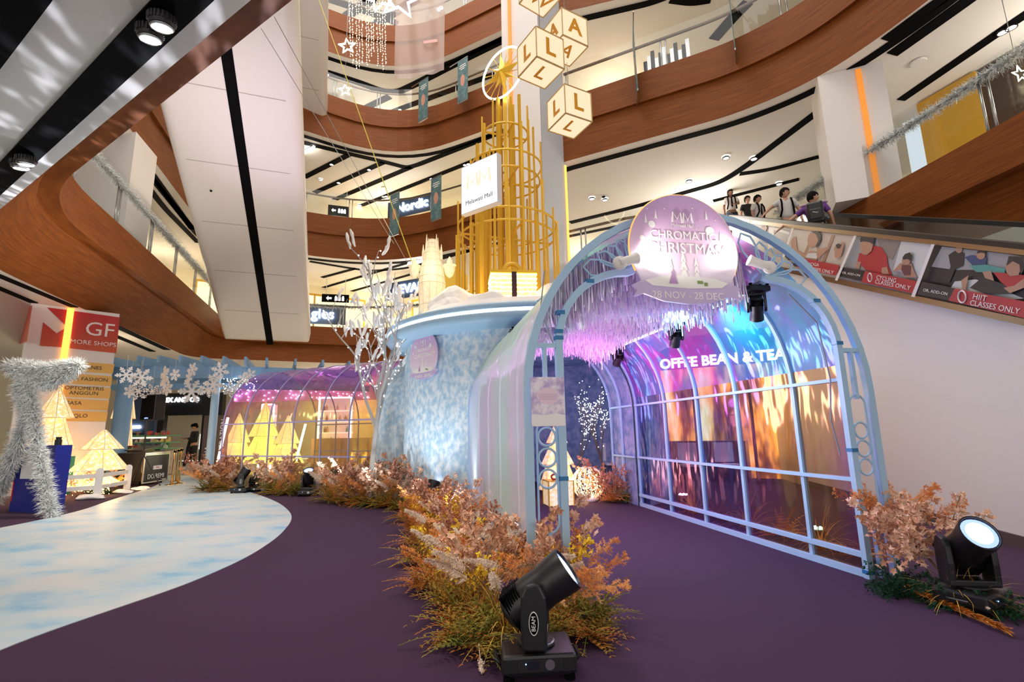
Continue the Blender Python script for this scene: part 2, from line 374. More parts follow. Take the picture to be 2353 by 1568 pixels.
P2 = [(-8.3, -3), (-9.25, 9.9), (-12.2, 19.45), (-6.0, 22.5), (0.9, 18.85), (0.95, 14.1), (1.7, 13.6), (4.0, 12.42), (5.95, 11.42), (7.2, 10.2), (7.9, 8.6), (8.6, 5.5), (8.9, -3)]
R2 = [0, 1, 1, 3.0, .2, .1, .1, .5, 1.2, 1.2, 1.2, 1.2, 0]
P3 = [(-8.3, -3), (-9.25, 9.9), (-12.0, 17.4), (-5.3, 22.2), (0.9, 18.8), (0.95, 14.0), (1.5, 13.75), (4.6, 12.9), (6.5, 11.6), (7.6, 10.2), (8.3, 8.6), (8.8, 5.5), (9, -3)]
P4 = [(-8.3, -3), (-9.25, 9.9), (-12.0, 18.5), (-5.3, 22.3), (0.9, 18.85), (0.95, 14.0), (1.5, 13.75), (4.6, 12.9), (6.5, 11.6), (7.6, 10.2), (8.3, 8.6), (8.8, 5.5), (9, -3)]
EDGE = {1: fillet(T1, RO), 2: fillet(P2, R2), 3: fillet(P3, R2), 4: fillet(P4, R2), 5: fillet(P4, R2)}
BOT = {1: fillet(B1, RO)}
for k in (2, 3, 4, 5): BOT[k] = EDGE[k]
for k in range(1, 6):
    zb, zm, zt = LV[k]; e = EDGE[k]; b = BOT[k]
    mb = MB()
    if k == 1:
        loft(mb, [[v3(p, zb) for p in b], [v3(p, zm - .02) for p in offset(e, -0.26)], [v3(p, zm + .03) for p in offset(e, -0.26)], [v3(p, zm) for p in e], [v3(p, zt) for p in e], [v3(p, zt) for p in offset(e, -0.16)]])
        struct(mb.build('fascia_ground_gallery', M['wood'], smooth=False))
    else:
        o = offset(e, 0.10)  # upper board stands proud of the lower one
        loft(mb, [[v3(p, zb) for p in e], [v3(p, zm) for p in e], [v3(p, zm) for p in o], [v3(p, zt) for p in o], [v3(p, zt) for p in offset(e, -0.16)]])
        struct(mb.build('fascia_upper_gallery', M['wood']))
    # slab underside with the atrium opening cut out
    hole = [v3(p, 0) for p in b]; outer = [Vector(p) for p in ((-34, -9, 0), (26, -9, 0), (26, 46, 0), (-34, 46, 0))]
    flat = outer + hole; tri = tessellate_polygon([outer, hole])
    for zz, nm, mt in ((zb, 'ceiling', M['ceil']), (zt - 0.02, 'floor', M['tile'])):
        if zz > 24.5: continue
        mc = MB(); fs = []
        hh = hole if nm == 'ceiling' else [v3(p, 0) for p in offset(e, -0.1)]
        ff = outer + hh; tr = tessellate_polygon([outer, hh])
        for t in tr:
            A, B, C_ = [ff[i] for i in t]; up = (B - A).cross(C_ - A).z > 0
            fs.append(t if (up == (nm == 'floor')) else (t[0], t[2], t[1]))
        mc.add([p + Vector((0, 0, zz)) for p in ff], fs); struct(mc.build(nm, mt))

# ground
g = MB(); g.add([(-34, -9, -0.02), (26, -9, -0.02), (26, 46, -0.02), (-34, 46, -0.02)], [(0, 1, 2, 3)]); struct(g.build('floor', M['tile']))
cp = [(-16, -4), (7, -4), (5.2, 5.4), (6.4, 13), (5.0, 14.2), (-9.0, 16.4), (-12.5, 15.6), (-14.5, 12), (-16, 9)]
g = MB(); g.plate(cp, Matrix.Translation((0, 0, -0.012)), 0.012); tag(g.build('event_carpet', M['carpet'], origin=(0, 0, 0)), 'dark purple carpet laid over the event floor', 'carpet')
pp = [(-3.0, 2.2), (-3.02, 3.3), (-2.90, 3.8), (-2.74, 4.4), (-2.70, 5.26), (-2.86, 6.32), (-3.29, 7.75), (-4.14, 9.21), (-5.2, 10.6), (-6.6, 12.2), (-8.2, 14.2), (-9.4, 16.5), (-11.5, 16.6), (-10.3, 14.9), (-9.3, 13.4), (-8.7, 11.9), (-7.95, 10.0), (-7.45, 8.9), (-7.22, 7.6), (-7.3, 5.6), (-7.6, 2.2)]
pf = fillet(pp, 0.9, 5, closed=True)
g = MB(); g.plate([tuple(p) for p in pf], Matrix.Translation((0, 0, 0.0)), 0.005); tag(g.build('path_mat', M['icefloor'], origin=(0, 0, 0)), 'winding pale blue frozen-river floor mat on the purple carpet', 'floor mat')

# black light troughs in the ceilings
def troughs(z, lines, name='ceiling_trim'):
    mb = MB()
    for l, w in lines:
        pts = [onz(a, b, z - 0.01) for a, b in l]; pts = [v3(p, z - 0.012) for p in (fillet(pts, 0.7, 5) if len(pts) > 2 else pts)]
        mb.rail(pts, w, 0.02)
    return struct(mb.build(name, M['blackm']))
def follow(mb, pl, d, w, z, i0, i1):
    q = offset(pl, -d)[i0:i1]; mb.rail([v3(p, z - 0.012) for p in q], w, 0.02)
for k in (2, 3, 4, 5):
    mb = MB(); follow(mb, EDGE[k], 0.42, 0.22, LV[k][0], 0, None); struct(mb.build('ceiling_trim', M['blackm']))
troughs(14.3, [([(693, 327), (808, 355), (886, 373), (935, 386), (960, 379), (1160, 300)], .30), ([(699, 408), (801, 356)], .3), ([(723, 443), (882, 373)], .3), ([(764, 461), (945, 384)], .3), ([(812, 480), (1080, 373), (1160, 338)], .28), ([(1640, 91), (1686, 38), (1719, 5)], .4), ([(1541, -2), (1592, 5), (1634, -2)], .3)])
troughs(19.0, [([(752, 167), (826, 190), (880, 211), (915, 212), (962, 190), (1060, 139), (1165, 87)], .42), ([(843, 247), (895, 222)], .4), ([(896, 259), (1165, 160)], .35)])
troughs(24.2, [([(740, -6), (820, 20), (883, 41), (914, 55)], .4), ([(795, 38), (860, -4)], .5), ([(856, 60), (960, -4)], .5)])
troughs(9.1, [([(712, 601), (800, 616), (850, 623), (930, 618), (1155, 556)], .2), ([(740, 638), (818, 617)], .2), ([(720, 668), (965, 596)], .2), ([(800, 672), (1010, 612)], .2), ([(740, 660), (800, 680)], .2),
              ([(321, 362), (442, 527)], .22), ([(317, 400), (379, 480), (455, 558)], .2),
              ([(1912, 232), (1714, 382), (1655, 420), (1583, 440), (1450, 478), (1310, 512)], .24), ([(1925, 349), (1766, 391), (1700, 400)], .2), ([(1836, 412), (1639, 462)], .2), ([(1300, 545), (1420, 520)], .2),
              ([(2035, 92), (2160, 0), (2300, -90)], .26), ([(2050, 125), (2225, 0), (2400, -130)], .3), ([(2070, 230), (2353, 35), (2500, -60)], .24)])
troughs(4.4, [([(-60, 610), (171, 706)], .16), ([(-60, 638), (78, 696)], .16), ([(240, 738), (384, 804)], .22), ([(240, 762), (351, 808)], .2)])
mb = MB()
for q in ([(-80, 458), (344, 0), (480, -150), (640, -150), (487, 0), (-80, 520)], [(-300, 520), (-60, 235), (118, 0), (180, -90), (-300, -90)]):
    pl = [onz(a, b, 4.4) for a, b in q]; mb.plate([(p.x, p.y) for p in pl], Matrix.Translation((0, 0, 4.375)), 0.02)
struct(mb.build('ceiling_trim', M['blackm']))

# recessed spot lamps
def spotlamp(p, r=0.09, lab='', grp=None, tilt=(0, 0)):
    o = thing('recessed_spotlight', lab, 'spotlight', p, 0, grp)
    mm = Matrix.Translation(p) @ Matrix.Rotation(tilt[0], 4, 'X') @ Matrix.Rotation(tilt[1], 4, 'Y')
    MB().lathe([(r * 0.9, 0.0), (r, -0.01), (r, -0.05), (r * 0.8, -0.05), (r * 0.8, -0.02)], 14, mm, cap=False).build('rim', M['blackg'], o)
    MB().lathe([(0.001, -0.035), (r * 0.8, -0.035)], 14, mm, cap=True).build('lens', M['spot'], o)
    return o
def round_lamp(px, py, lab, sz=0.10):
    p = onz(px, py, 4.36); o = thing('gimbal_spotlight', lab, 'spotlight', p)
    mm = Matrix.Translation(p) @ Matrix.Rotation(math.radians(8), 4, 'X')
    pr = [(sz * 0.75, 0.0), (sz, -0.02), (sz * 1.05, -0.05), (sz * 0.98, -0.10), (sz * 0.9, -0.105)]
    MB().lathe(pr, 24, mm, cap=True).build('housing', M['blackg'], o, smooth=False)
    rb = MB()
    for k in range(22):
        a = 2 * PI * k / 22; rb.box((math.cos(a) * sz * 1.05, math.sin(a) * sz * 1.05, -0.045), (0.012, 0.012, 0.05), M=mm)
    rb.build('cooling_rib', M['blacks'], o)
    MB().lathe([(sz * 0.9, -0.107), (sz * 0.78, -0.118), (sz * 0.76, -0.112)], 24, mm, cap=False).build('trim_ring', M['steel'], o, smooth=True)
    MB().lathe([(0.001, -0.109), (sz * 0.76, -0.109)], 24, mm).build('lens', M['spot'], o)
    return o
round_lamp(372, 32, 'round gimbal spotlight in the wide black trough, upper one of the near pair', 0.085)
round_lamp(345, 60, 'round gimbal spotlight in the wide black trough, lower one of the near pair', 0.085)
round_lamp(60, 357, 'round gimbal spotlight at the far end of the wide black trough, upper of its pair', 0.085)
round_lamp(48, 366, 'round gimbal spotlight at the far end of the wide black trough, lower of its pair', 0.085)
SPL = [(14.3, [(762, 377), (778, 419), (848, 389), (991, 410), (1068, 378), (1076, 376), (888, 450), (827, 471), (737, 412), (881, 451)]),
       (9.1, [(1583, 415), (1732, 363), (1668, 361 + 0), (1790, 421), (1390, 458), (2303, 71), (2323, 60), (1360, 455)]),
       (19.0, [(752, 170), (913, 254), (919, 251)]), (24.2, [(1008, 22), (1014, 18)])]
n_ = 0
for z, l in SPL:
    for a, b in l:
        spotlamp(onz(a, b, z - 0.02), 0.10, 'small round downlight recessed in a gallery ceiling', 'downlights in the gallery ceilings')
# long bright lamp on the third ceiling and striplights
for (a, b, c, d, z, lab) in ((693, 352, 722, 338, 14.2, 'long white ceiling light beside the rounded white escalator base'), (938, 607, 975, 597, 9.0, 'row of small white ceiling lights left of the lit castle tower')):
    p, q = onz(a, b, z), onz(c, d, z); mb = MB(); n = 7
    o = thing('ceiling_light_bar', lab, 'ceiling light', p)
    MB().beam(p + Vector((0, 0, .02)), q + Vector((0, 0, .02)), .2, .03).build('housing', M['blackm'], o)
    for i in range(n): mb.sphere(p.lerp(q, (i + .5) / n), 0.09, 8, 6)
    mb.build('lens', M['spot'], o)

# ---- walls behind the galleries with shopfronts ----
def facade(name, line, z0, z1, mat):
    mb = MB(); pts = [Vector(p) for p in line]
    loft(mb, [[v3(p, z0) for p in pts], [v3(p, z1) for p in pts]]); return struct(mb.build(name, mat))
M['shopcream'] = pm('shop_cream', (0.80, 0.72, 0.55), 0.6)
M['shopglow'] = emi('lit_shop_window', (1.0, 0.80, 0.45), 0.95)
M['shopcool'] = emi('lit_shop_window_cool', (0.85, 0.93, 1.0), 0.45)
M['navy'] = pm('navy_shopfront', (0.03, 0.06, 0.13), 0.4)
M['mustard'] = pm('mustard_panel', (0.62, 0.33, 0.02), 0.5)
facade('wall_far_ground', [(-33, 27.5), (8, 27.5)], 0, 4.4, M['shopcream'])
facade('wall_left_ground', [(-24, -9), (-24, 27.5)], 0, 4.4, M['shopcream'])
for k in (1, 2, 3, 4):
    z0, z1 = LV[k][2], LV[k + 1][0]
    facade('wall_far_upper', [(-20, -5), (-20, 19.5), (-6.2, 28.5), (6, 22.5), (12, 16.5), (14.5, 10), (14.5, -5)], z0, z1, M['shopcream'])
def bay(P_, Q_, z0, z1, mat, name, lab, cat, depth=0.06, parts=()):
    # a shopfront bay standing against the wall between plan points
    P_, Q_ = Vector(P_), Vector(Q_); u = (Q_ - P_).normalized(); w = (Q_ - P_).length
    m = uvn((P_.x, P_.y, z0), (u.x, u.y, 0)); o = thing(name, lab, cat, (P_.x, P_.y, z0))
    MB().box((w / 2, (z1 - z0) / 2, 0), (w, z1 - z0, depth), M=m).build('pane', mat, o)
    fr = MB()
    for a in (0, w / 3, 2 * w / 3, w): fr.box((a, (z1 - z0) / 2, depth), (0.08, z1 - z0, 0.06), M=m)
    for b in (0.05, z1 - z0 - 0.05): fr.box((w / 2, b, depth), (w, 0.1, 0.07), M=m)
    fr.build('window_frame', M['goldd'] if mat is M['shopglow'] else M['steel'], o)
    return o, m
bay((-6.0, 27.3), (-2.0, 25.3), 11.1, 13.6, M['shopglow'], 'shop_window', 'warm lit shop window on the second gallery left of the hanging banners', 'shop window')
bay((-1.8, 25.2), (1.6, 23.5), 11.1, 13.6, M['shopglow'], 'shop_window', 'warm lit shop window on the second gallery behind the right teal banner', 'shop window')
bay((-12, 23.6), (-8.2, 26.2), 16.4, 18.4, M['shopcool'], 'shop_window', 'cool lit shop window on the third gallery under the small star', 'shop window')
bay((-14.5, 22.0), (-8, 26.2), 6.0, 8.4, M['shopglow'], 'shop_window', 'bright shop window on the first gallery right of the escalator base', 'shop window')
bay((-5.6, 27.5), (-1.0, 25.3), 6.0, 8.7, M['shopglow'], 'shop_window', 'shop window on the first gallery behind the white castle model', 'shop window')
# right first gallery: mustard hoarding, navy shutter, dark shop
def hoard(px, z0, z1, depth_plan, mat, name, lab, cat):
    # px: left and right image columns, wall line given in plan
    A = onv(px[0][0], px[0][1], *depth_plan); B = onv(px[1][0], px[1][1], *depth_plan)
    m = uvn((A.x, A.y, z0), (B.x - A.x, B.y - A.y, 0)); w = math.hypot(B.x - A.x, B.y - A.y)
    o = MB().box((w / 2, (z1 - z0) / 2, 0), (w, z1 - z0, 0.12), M=m).build(name, mat, origin=(A.x, A.y, z0)); tag(o, lab, cat); return m, w, A
PL_ = ((9.8, 12.6), (11.6, 7.0))
m_, w_, A_ = hoard(((2120, 300), (2262, 260)), 6.0, 9.05, PL_, M['mustard'], 'hoarding', 'tall mustard yellow hoarding behind the right glass railing', 'hoarding')
hoard(((2262, 260), (2460, 200)), 6.0, 9.05, ((9.9, 12.6), (11.7, 7.0)), pm('dark_brown_panel', (0.05, 0.028, 0.018), 0.4), 'dark_shopfront', 'dark brown shopfront panel beside the mustard hoarding', 'shop panel')
M['shutter'] = pm('blue_shutter', (0.045, 0.11, 0.20), 0.45, var=0.5, vs=14, vscale=(1, 1, 0.02))
hoard(((1862, 470), (1975, 450)), 6.0, 8.2, ((8.6, 16.4), (12.8, 14.5)), M['shutter'], 'roller_shutter', 'dark blue roller shutter behind the upper right gallery railing', 'shutter')
hoard(((2085, 330), (2125, 320)), 6.0, 8.9, ((9.4, 13.2), (9.9, 12.4)), M['shopcool'], 'lit_poster_case', 'bright white poster case left of the mustard hoarding', 'poster case')

# ---- columns ----
def column(name, pts, z0, z1, mats, split=None):
    mb = MB(); mb.plate(pts, Matrix.Translation((0, 0, z0)), z1 - z0); return struct(mb.build(name, mats))
# tall atrium column behind the gold tower: one face tinted bluish
ca, cb, cc = Vector((-0.14, 13.0)), Vector((0.92, 12.62)), Vector((1.72, 13.75))
ce = ca + (cc - cb)
column('column_1', [tuple(p) for p in (ca, cb, cc, ce)], 0, 24.2, M['panel'])
mb = MB(); dd = (cc - cb); nn = Vector((dd.y, -dd.x)).normalized() * 0.012
mb.add([v3(cb + nn, 0), v3(cc + nn, 0), v3(cc + nn, 24.1), v3(cb + nn, 24.1)], [(0, 1, 2, 3)]); struct(mb.build('column_facing', M['bluish']))
def stripe(name, P_, Q_, z0, z1, t, w, mat, lab, n=0.03):
    P_, Q_ = Vector(P_), Vector(Q_); u = (Q_ - P_).normalized(); c = P_.lerp(Q_, t); nv = Vector((u.y, -u.x)) * n
    c = c + nv; mb = MB(); mb.beam(v3(c, z0), v3(c, z1), w, 0.05, up=(u.y, -u.x, 0)); return tag(mb.build(name, mat, origin=v3(c, z0)), lab, 'light strip')
stripe('column_light_strip', ca, cb, 3.2, 24.0, 0.24, 0.09, M['orange'], 'orange vertical strip on the tall white column behind the gold tower')
stripe('column_light_strip', cb, cc, 3.2, 9.0, 0.93, 0.05, M['orangel'], 'thin glowing orange strip at the right edge of the tall column')
# column on the right, below the second gallery
ra, rb_, rc = Vector((7.02, 10.35)), Vector((8.05, 9.55)), Vector((8.7, 10.4))
ra, rb_ = Vector((7.13, 10.15)), Vector((8.25, 9.65)); rc = rb_ + Vector((.45, 1.0)); rd = ra + Vector((.45, 1.0))
column('column_2', [tuple(p) for p in (ra, rb_, rc, rd)], 6.0, 9.1, M['panel'])
stripe('column_light_strip', ra, rb_, 6.0, 9.0, 0.62, 0.10, M['orange'], 'orange vertical strip on the white column under the right gallery')
# column on the upper left behind the tinsel railing
la, lb = Vector((-12.2, 12.2)), Vector((-9.72, 11.75)); lc = lb + Vector((-.3, 1.2)); ld = la + Vector((-.3, 1.2))
column('column_3', [tuple(p) for p in (la, lb, lc, ld)], 6.0, 9.1, M['panel'])
stripe('column_light_strip', la, lb, 6.0, 9.0, 0.12, 0.14, M['orangel'], 'glowing orange strip on the white column behind the left tinsel railing')
# ground column with the shop directory
ga, gb = onz(72, 697, 4.4), onz(275, 722, 4.4); gl = onz(22, 705, 4.4)
GA, GB = Vector((ga.x, ga.y)), Vector((gb.x, gb.y)); gu = (GB - GA).normalized(); gn = Vector((gu.y, -gu.x)); GL = GA - gn * 1.35; GR = GB - gn * 1.35
column('column_4', [tuple(p) for p in (GA, GB, GR, GL)], 0, 4.4, M['white'])

# ---- escalator housings hanging across the atrium ----
dv = ray(742, 1604).normalized(); hv = dv.cross(Vector((0, 0, 1))).normalized(); nv_ = hv.cross(dv).normalized()   # nv_ points up out of the soffit
if nv_.z < 0: nv_ = -nv_
def housing(PLp, PRp, z, L, name, lab, strip=None, thick=1.0, r=0.34):
    A = onz(*PLp, z); B = onplane(*PRp, A, nv_); w = (B - A).dot(hv); off = (B - A).dot(dv)
    o = thing(name, lab, 'escalator', A)
    prof = []
    for cx, cy, a0 in ((0 + r, r, PI), (w - r, r, 1.5 * PI)):
        for k in range(7):
            t = a0 + (PI / 2) * k / 6; prof.append((cx + r * math.cos(t), cy + r * math.sin(t)))
    prof = [(0.45, thick)] + prof + [(w - 0.55, thick)]
    mb = MB(); rows = []
    for s, sh in ((0.0, 0.30), (-0.12, 0.10), (-0.4, 0.0), (-L, 0.0)):
        o_ = A + dv * (0 + s); rows.append([o_ + hv * min(max(x, 0 + sh * .5), w - sh * .5) + nv_ * max(y, sh) for x, y in prof])
    loft(mb, rows); k = len(prof)
    mb.f.append(tuple(range(k - 1, -1, -1)))
    mb.build('soffit_shell', M['panel'], o, smooth=True)
    if strip:
        s0 = (onplane(*strip, A, nv_) - A).dot(hv); q = A + hv * s0 - nv_ * 0.004
        MB().beam(q - dv * 0.0, q - dv * L, 0.24, 0.012, up=nv_).build('light_trough', M['blackm'], o)
    n = int(L / 2.1); sg = pm('seam_grey', (0.42, 0.39, 0.36), 0.7)
    for i in range(1, n):
        q = A - dv * (i * 2.1); MB().beam(q + hv * r - nv_ * 0.001, q + hv * (w - r) - nv_ * 0.001, 0.02, 0.006, up=nv_).build('panel_seam', sg, o)
    return o, A, w
esc, EA, EW = housing((512, 788), (714, 826), 4.75, 15.5, 'escalator_housing', 'big white rounded escalator underside with a black centre stripe', (622, 800))
print('esc', EA, EW)
housing((600, 285), (752, 283), 14.9, 12, 'escalator_housing', 'upper white escalator underside partly hidden behind the striped one')

# ---- glass railings ----
RN = [0]
def railing(pts, z, lab, h=1.0, rail_mat='dsteel', post_every=2, tins=False, name='glass_railing', wide=0.06, gh=1.2):
    pts = [Vector(p[:2]) for p in pts]; o = thing(name, lab, 'railing', v3(pts[0], z))
    gm = MB(); loft(gm, [[v3(p, z - 0.05) for p in pts], [v3(p, z + gh) for p in pts]]); gm.build('glass_panel', M['glass'], o)
    ip = offset(pts, -0.09) ; MB().rail([v3(p, z + h) for p in ip], wide, wide).build('handrail', M[rail_mat], o)
    L = 0; last = -9
    for i in range(len(ip) - 1):
        seg = (ip[i + 1] - ip[i]).length; t = 0
        while L + seg - last >= post_every:
            d = last + post_every - L; last += post_every
            if d < 0: continue
            c = ip[i].lerp(ip[i + 1], d / seg); u = (ip[i + 1] - ip[i]).normalized()
            pm_ = MB()
            for s in (-.07, .07): pm_.tube([v3(c + u * s, z - 0.1), v3(c + u * s, z + h)], 0.022, 8)
            pm_.build('railing_post', M['steel'], o, smooth=True)
        L += seg
    return o
def seg_of(k, x0, x1, y0=-99, y1=99, d=-0.02):
    e = offset(EDGE[k], d); return [p for p in e if x0 <= p.x <= x1 and y0 <= p.y <= y1]
def dens(pts, st=0.8):
    out = []
    for i in range(len(pts) - 1):
        n = max(1, int((pts[i + 1] - pts[i]).length / st)); out += [pts[i].lerp(pts[i + 1], k / n) for k in range(n)]
    return out + [pts[-1]]
e = EDGE[1]
def sub(k, a, b, d=-0.03):
    # part of the edge between two plan points (nearest vertices of a dense copy)
    q = offset(dens(EDGE[k], 0.4), d); ia = min(range(len(q)), key=lambda i: (q[i] - Vector(a)).length); ib = min(range(len(q)), key=lambda i: (q[i] - Vector(b)).length)
    return q[ia:ib + 1]
railing(sub(1, (-8.0, 8.0), (-12.0, 19.6)), 6.0, 'left first-gallery glass railing topped with silver tinsel', rail_mat='steel')
railing(sub(1, (-12.0, 19.6), (1.0, 19.2)), 6.0, 'first-gallery glass railing across the far side of the atrium')
railing(sub(1, (1.2, 14.1), (5.6, 13.2)), 6.0, 'first-gallery glass railing just right of the tall column')
railing(sub(1, (7.3, 12.8), (8.6, 1.5)), 6.0, 'right first-gallery glass railing wrapped in silver tinsel', rail_mat='steel', post_every=2.4)
railing(sub(2, (-9.3, 9.8), (-12.2, 19.4)), 11.1, 'left second-gallery glass railing behind the escalator underside')
railing(sub(2, (-12.0, 19.6), (0.9, 18.9)), 11.1, 'second-gallery glass railing across the far corner with two teal banners')
railing(sub(2, (1.7, 13.6), (7.9, 8.6)), 11.1, 'second-gallery glass railing over the wide wooden band at right', post_every=3)
railing(sub(3, (-12.0, 17.4), (0.9, 18.8)), 16.4, 'third-gallery glass railing across the far corner with two teal banners')
railing(sub(4, (-12.0, 18.5), (0.9, 18.8)), 21.2, 'fourth-gallery glass railing behind the hanging star lights')

def tinsel(mb, pts, r, n, seed, wk=1.9):
    rr = random.Random(seed); pts = [Vector(p) for p in pts]; ln = [(pts[i + 1] - pts[i]).length for i in range(len(pts) - 1)]; T = sum(ln)
    for _ in range(n):
        s = rr.random() * T; i = 0
        while i < len(ln) - 1 and s > ln[i]: s -= ln[i]; i += 1
        c = pts[i].lerp(pts[i + 1], s / max(ln[i], 1e-6)); d = Vector((rr.gauss(0, 1), rr.gauss(0, 1), rr.gauss(0, 1))).normalized()
        L = r * (0.7 + 0.6 * rr.random()); w = d.orthogonal().normalized() * (r * 0.035 + 0.0012)
        q = Matrix.Rotation(rr.random() * 6.28, 3, d) @ w * wk; e_ = c + d * L + Vector((0, 0, -L * 0.15))
        mb.add([c - q, c + q, e_], [(0, 1, 2)])
    return mb
for key, a, b, n, lab in ((1, (-8.0, 8.0), (-12.0, 19.6), 9000, 'silver tinsel garland wound along the left gallery handrail'), (1, (7.3, 12.6), (8.5, 2.5), 9000, 'silver tinsel garland wound along the right gallery handrail')):
    q = sub(key, a, b, -0.12); mb = tinsel(MB(), [v3(p, 7.03) for p in q], 0.15, n, n + int(a[0]))
    mb.tube([v3(p, 7.03) for p in q], 0.04, 6); tag(mb.build('tinsel_garland', M['tins'], origin=v3(q[0], 7.03)), lab, 'tinsel garland')
q = sub(1, (-9, 21.2), (-3, 21.8), -0.12); mb = tinsel(MB(), [v3(p, 7.0) for p in q], 0.16, 2500, 5); tag(mb.build('tinsel_garland', M['tins'], origin=v3(q[0], 7.0)), 'silver tinsel garland on the far gallery handrail behind the snowy tree', 'tinsel garland')

# ---- right: white wall under the up escalator ----
WP, WQ = onz(2225, 1225), onz(2353, 1262); WP, WQ = Vector((WP.x, WP.y)), Vector((WQ.x, WQ.y)); wd = (WP - WQ).normalized()   # towards the far end
WN = Vector((-wd.y, wd.x));  WN = WN if WN.x < 0 else -WN   # faces the walkway
def wpt(s, z, n=0.0): p = WQ + wd * s + WN * n; return Vector((p.x, p.y, z))
def wall_s(px, py): p = onv(px, py, WQ, WP); return (Vector((p.x, p.y)) - WQ).dot(wd), p.z
s_a, z_a = wall_s(1700, 495); s_b, z_b = wall_s(2353, 558)
slope = (z_a - z_b) / (s_a - s_b)
def rail_z(s): return z_b + slope * (s - s_b)
sl, zl = wall_s(2353, 745); sk, zk = wall_s(1840, 632); slo = (zk - zl) / (sk - sl)
def low_z(s): return zl + slo * (s - sl)
print('wall', s_a, z_a, s_b, z_b, sl, zl, sk, zk, slope, slo)
mb = MB(); S0, S1 = -4.0, 8.1
mb.add([wpt(S0, 0), wpt(S1, 0), wpt(S1, low_z(S1)), wpt(S0, low_z(S0))], [(3, 2, 1, 0)]); struct(mb.build('wall_right', M['wallw']))
mb = MB(); mb.beam(wpt(S0, 0.06, .012), wpt(5.6, 0.06, .012), 0.02, 0.12); struct(mb.build('baseboard_right', pm('dark_baseboard', (0.10, 0.07, 0.07), 0.5)))
# ======================= WALKWAY, HUB AND TOWER =======================
PA = Vector((0.98061, 0.19595, 0)); AA = Vector((-0.19595, 0.98061, 0))
C1 = Vector((1.5753, 4.0147, 0))
TM = Matrix((PA, AA, Vector((0, 0, 1)))).transposed().to_4x4(); TM.translation = C1
def t1(x, t, z): return TM @ Vector((x, t, z))
FR['walk'] = TM
def arcpts(cx, cz, r, z0, n=26, side=0):
    pts = [(cx + r, z0), (cx + r, (z0 + cz) / 2)]
    for k in range(n + 1):
        a = PI * k / n; pts.append((cx + r * math.cos(a), cz + r * math.sin(a)))
    pts += [(cx - r, (z0 + cz) / 2), (cx - r, z0)]
    return pts
M['film1r'] = filmmat('dichroic_film_roof', [(0.0, (0.55, 0.70, 0.92)), (0.35, (0.45, 0.55, 0.95)), (0.5, (0.75, 0.40, 0.90)), (0.65, (0.60, 0.45, 0.95)), (0.85, (0.50, 0.85, 0.95))],
                      [(0.05, (0.04, 0.62, 0.90)), (0.25, (0.10, 0.50, 0.92)), (0.38, (0.35, 0.30, 0.92)), (0.47, (0.85, 0.15, 0.85)), (0.56, (0.20, 0.40, 0.95)), (0.75, (0.70, 0.30, 0.92)), (0.9, (0.15, 0.75, 0.92))], gfac=0.14, df=0.42, nsc=1.6, nmix=0.6)  # reflections of coloured light painted into the roof film as cyan and magenta
M['film1'] = filmmat('dichroic_film', [(0.0, (0.80, 0.60, 0.26)), (0.28, (0.66, 0.44, 0.36)), (0.45, (0.56, 0.34, 0.62)), (0.62, (0.34, 0.42, 0.80)), (0.85, (0.45, 0.75, 0.90))],
                      [(0.0, (0.98, 0.72, 0.20)), (0.28, (0.95, 0.60, 0.25)), (0.45, (0.80, 0.30, 0.75)), (0.60, (0.45, 0.35, 0.95)), (0.85, (0.25, 0.70, 0.95))], gfac=0.05, df=0.05, nsc=1.3)
M['film1l'] = filmmat('dichroic_film_pale', [(0.0, (0.80, 0.94, 0.90)), (0.5, (0.80, 0.90, 0.98)), (1.0, (0.95, 0.80, 0.95))],
                      [(0.0, (0.62, 0.92, 0.84)), (0.3, (0.50, 0.82, 0.80)), (0.45, (0.66, 0.86, 0.95)), (0.6, (0.86, 0.92, 0.98)), (0.75, (0.86, 0.80, 0.95)), (0.9, (0.70, 0.92, 0.85))], gfac=0.10, df=0.66, nsc=0.9, tlf=0.08)
M['film2'] = filmmat('dichroic_film_far', [(0.0, (0.98, 0.90, 0.45)), (0.30, (0.98, 0.85, 0.50)), (0.48, (0.98, 0.55, 0.80)), (0.62, (0.75, 0.40, 0.95)), (0.80, (0.85, 0.60, 0.98)), (1.0, (0.90, 0.95, 0.90))],
                      [(0.0, (0.98, 0.90, 0.50)), (0.35, (0.85, 0.95, 0.55)), (0.5, (0.95, 0.55, 0.90)), (0.65, (0.70, 0.40, 0.98)), (0.85, (0.90, 0.80, 0.98))], gfac=0.08, df=0.10, nsc=0.7, nmix=0.3)
SHR, SHC, SHZ = 1.38, -0.10, 1.55
TB = [0.0, 0.57, 1.46, 2.27, 3.13, 4.09]
walk = thing('arched_walkway', 'pale blue arched walkway covered in iridescent film beside the white wall', 'walkway', tuple(C1)); FR[walk.name] = Matrix.Translation(C1)
def ring_on(mb, prof, t, w, h):
    mb.rail([t1(x, t, z) for x, z in prof], w, h, up=AA)
prof = arcpts(SHC, SHZ, SHR, 0)
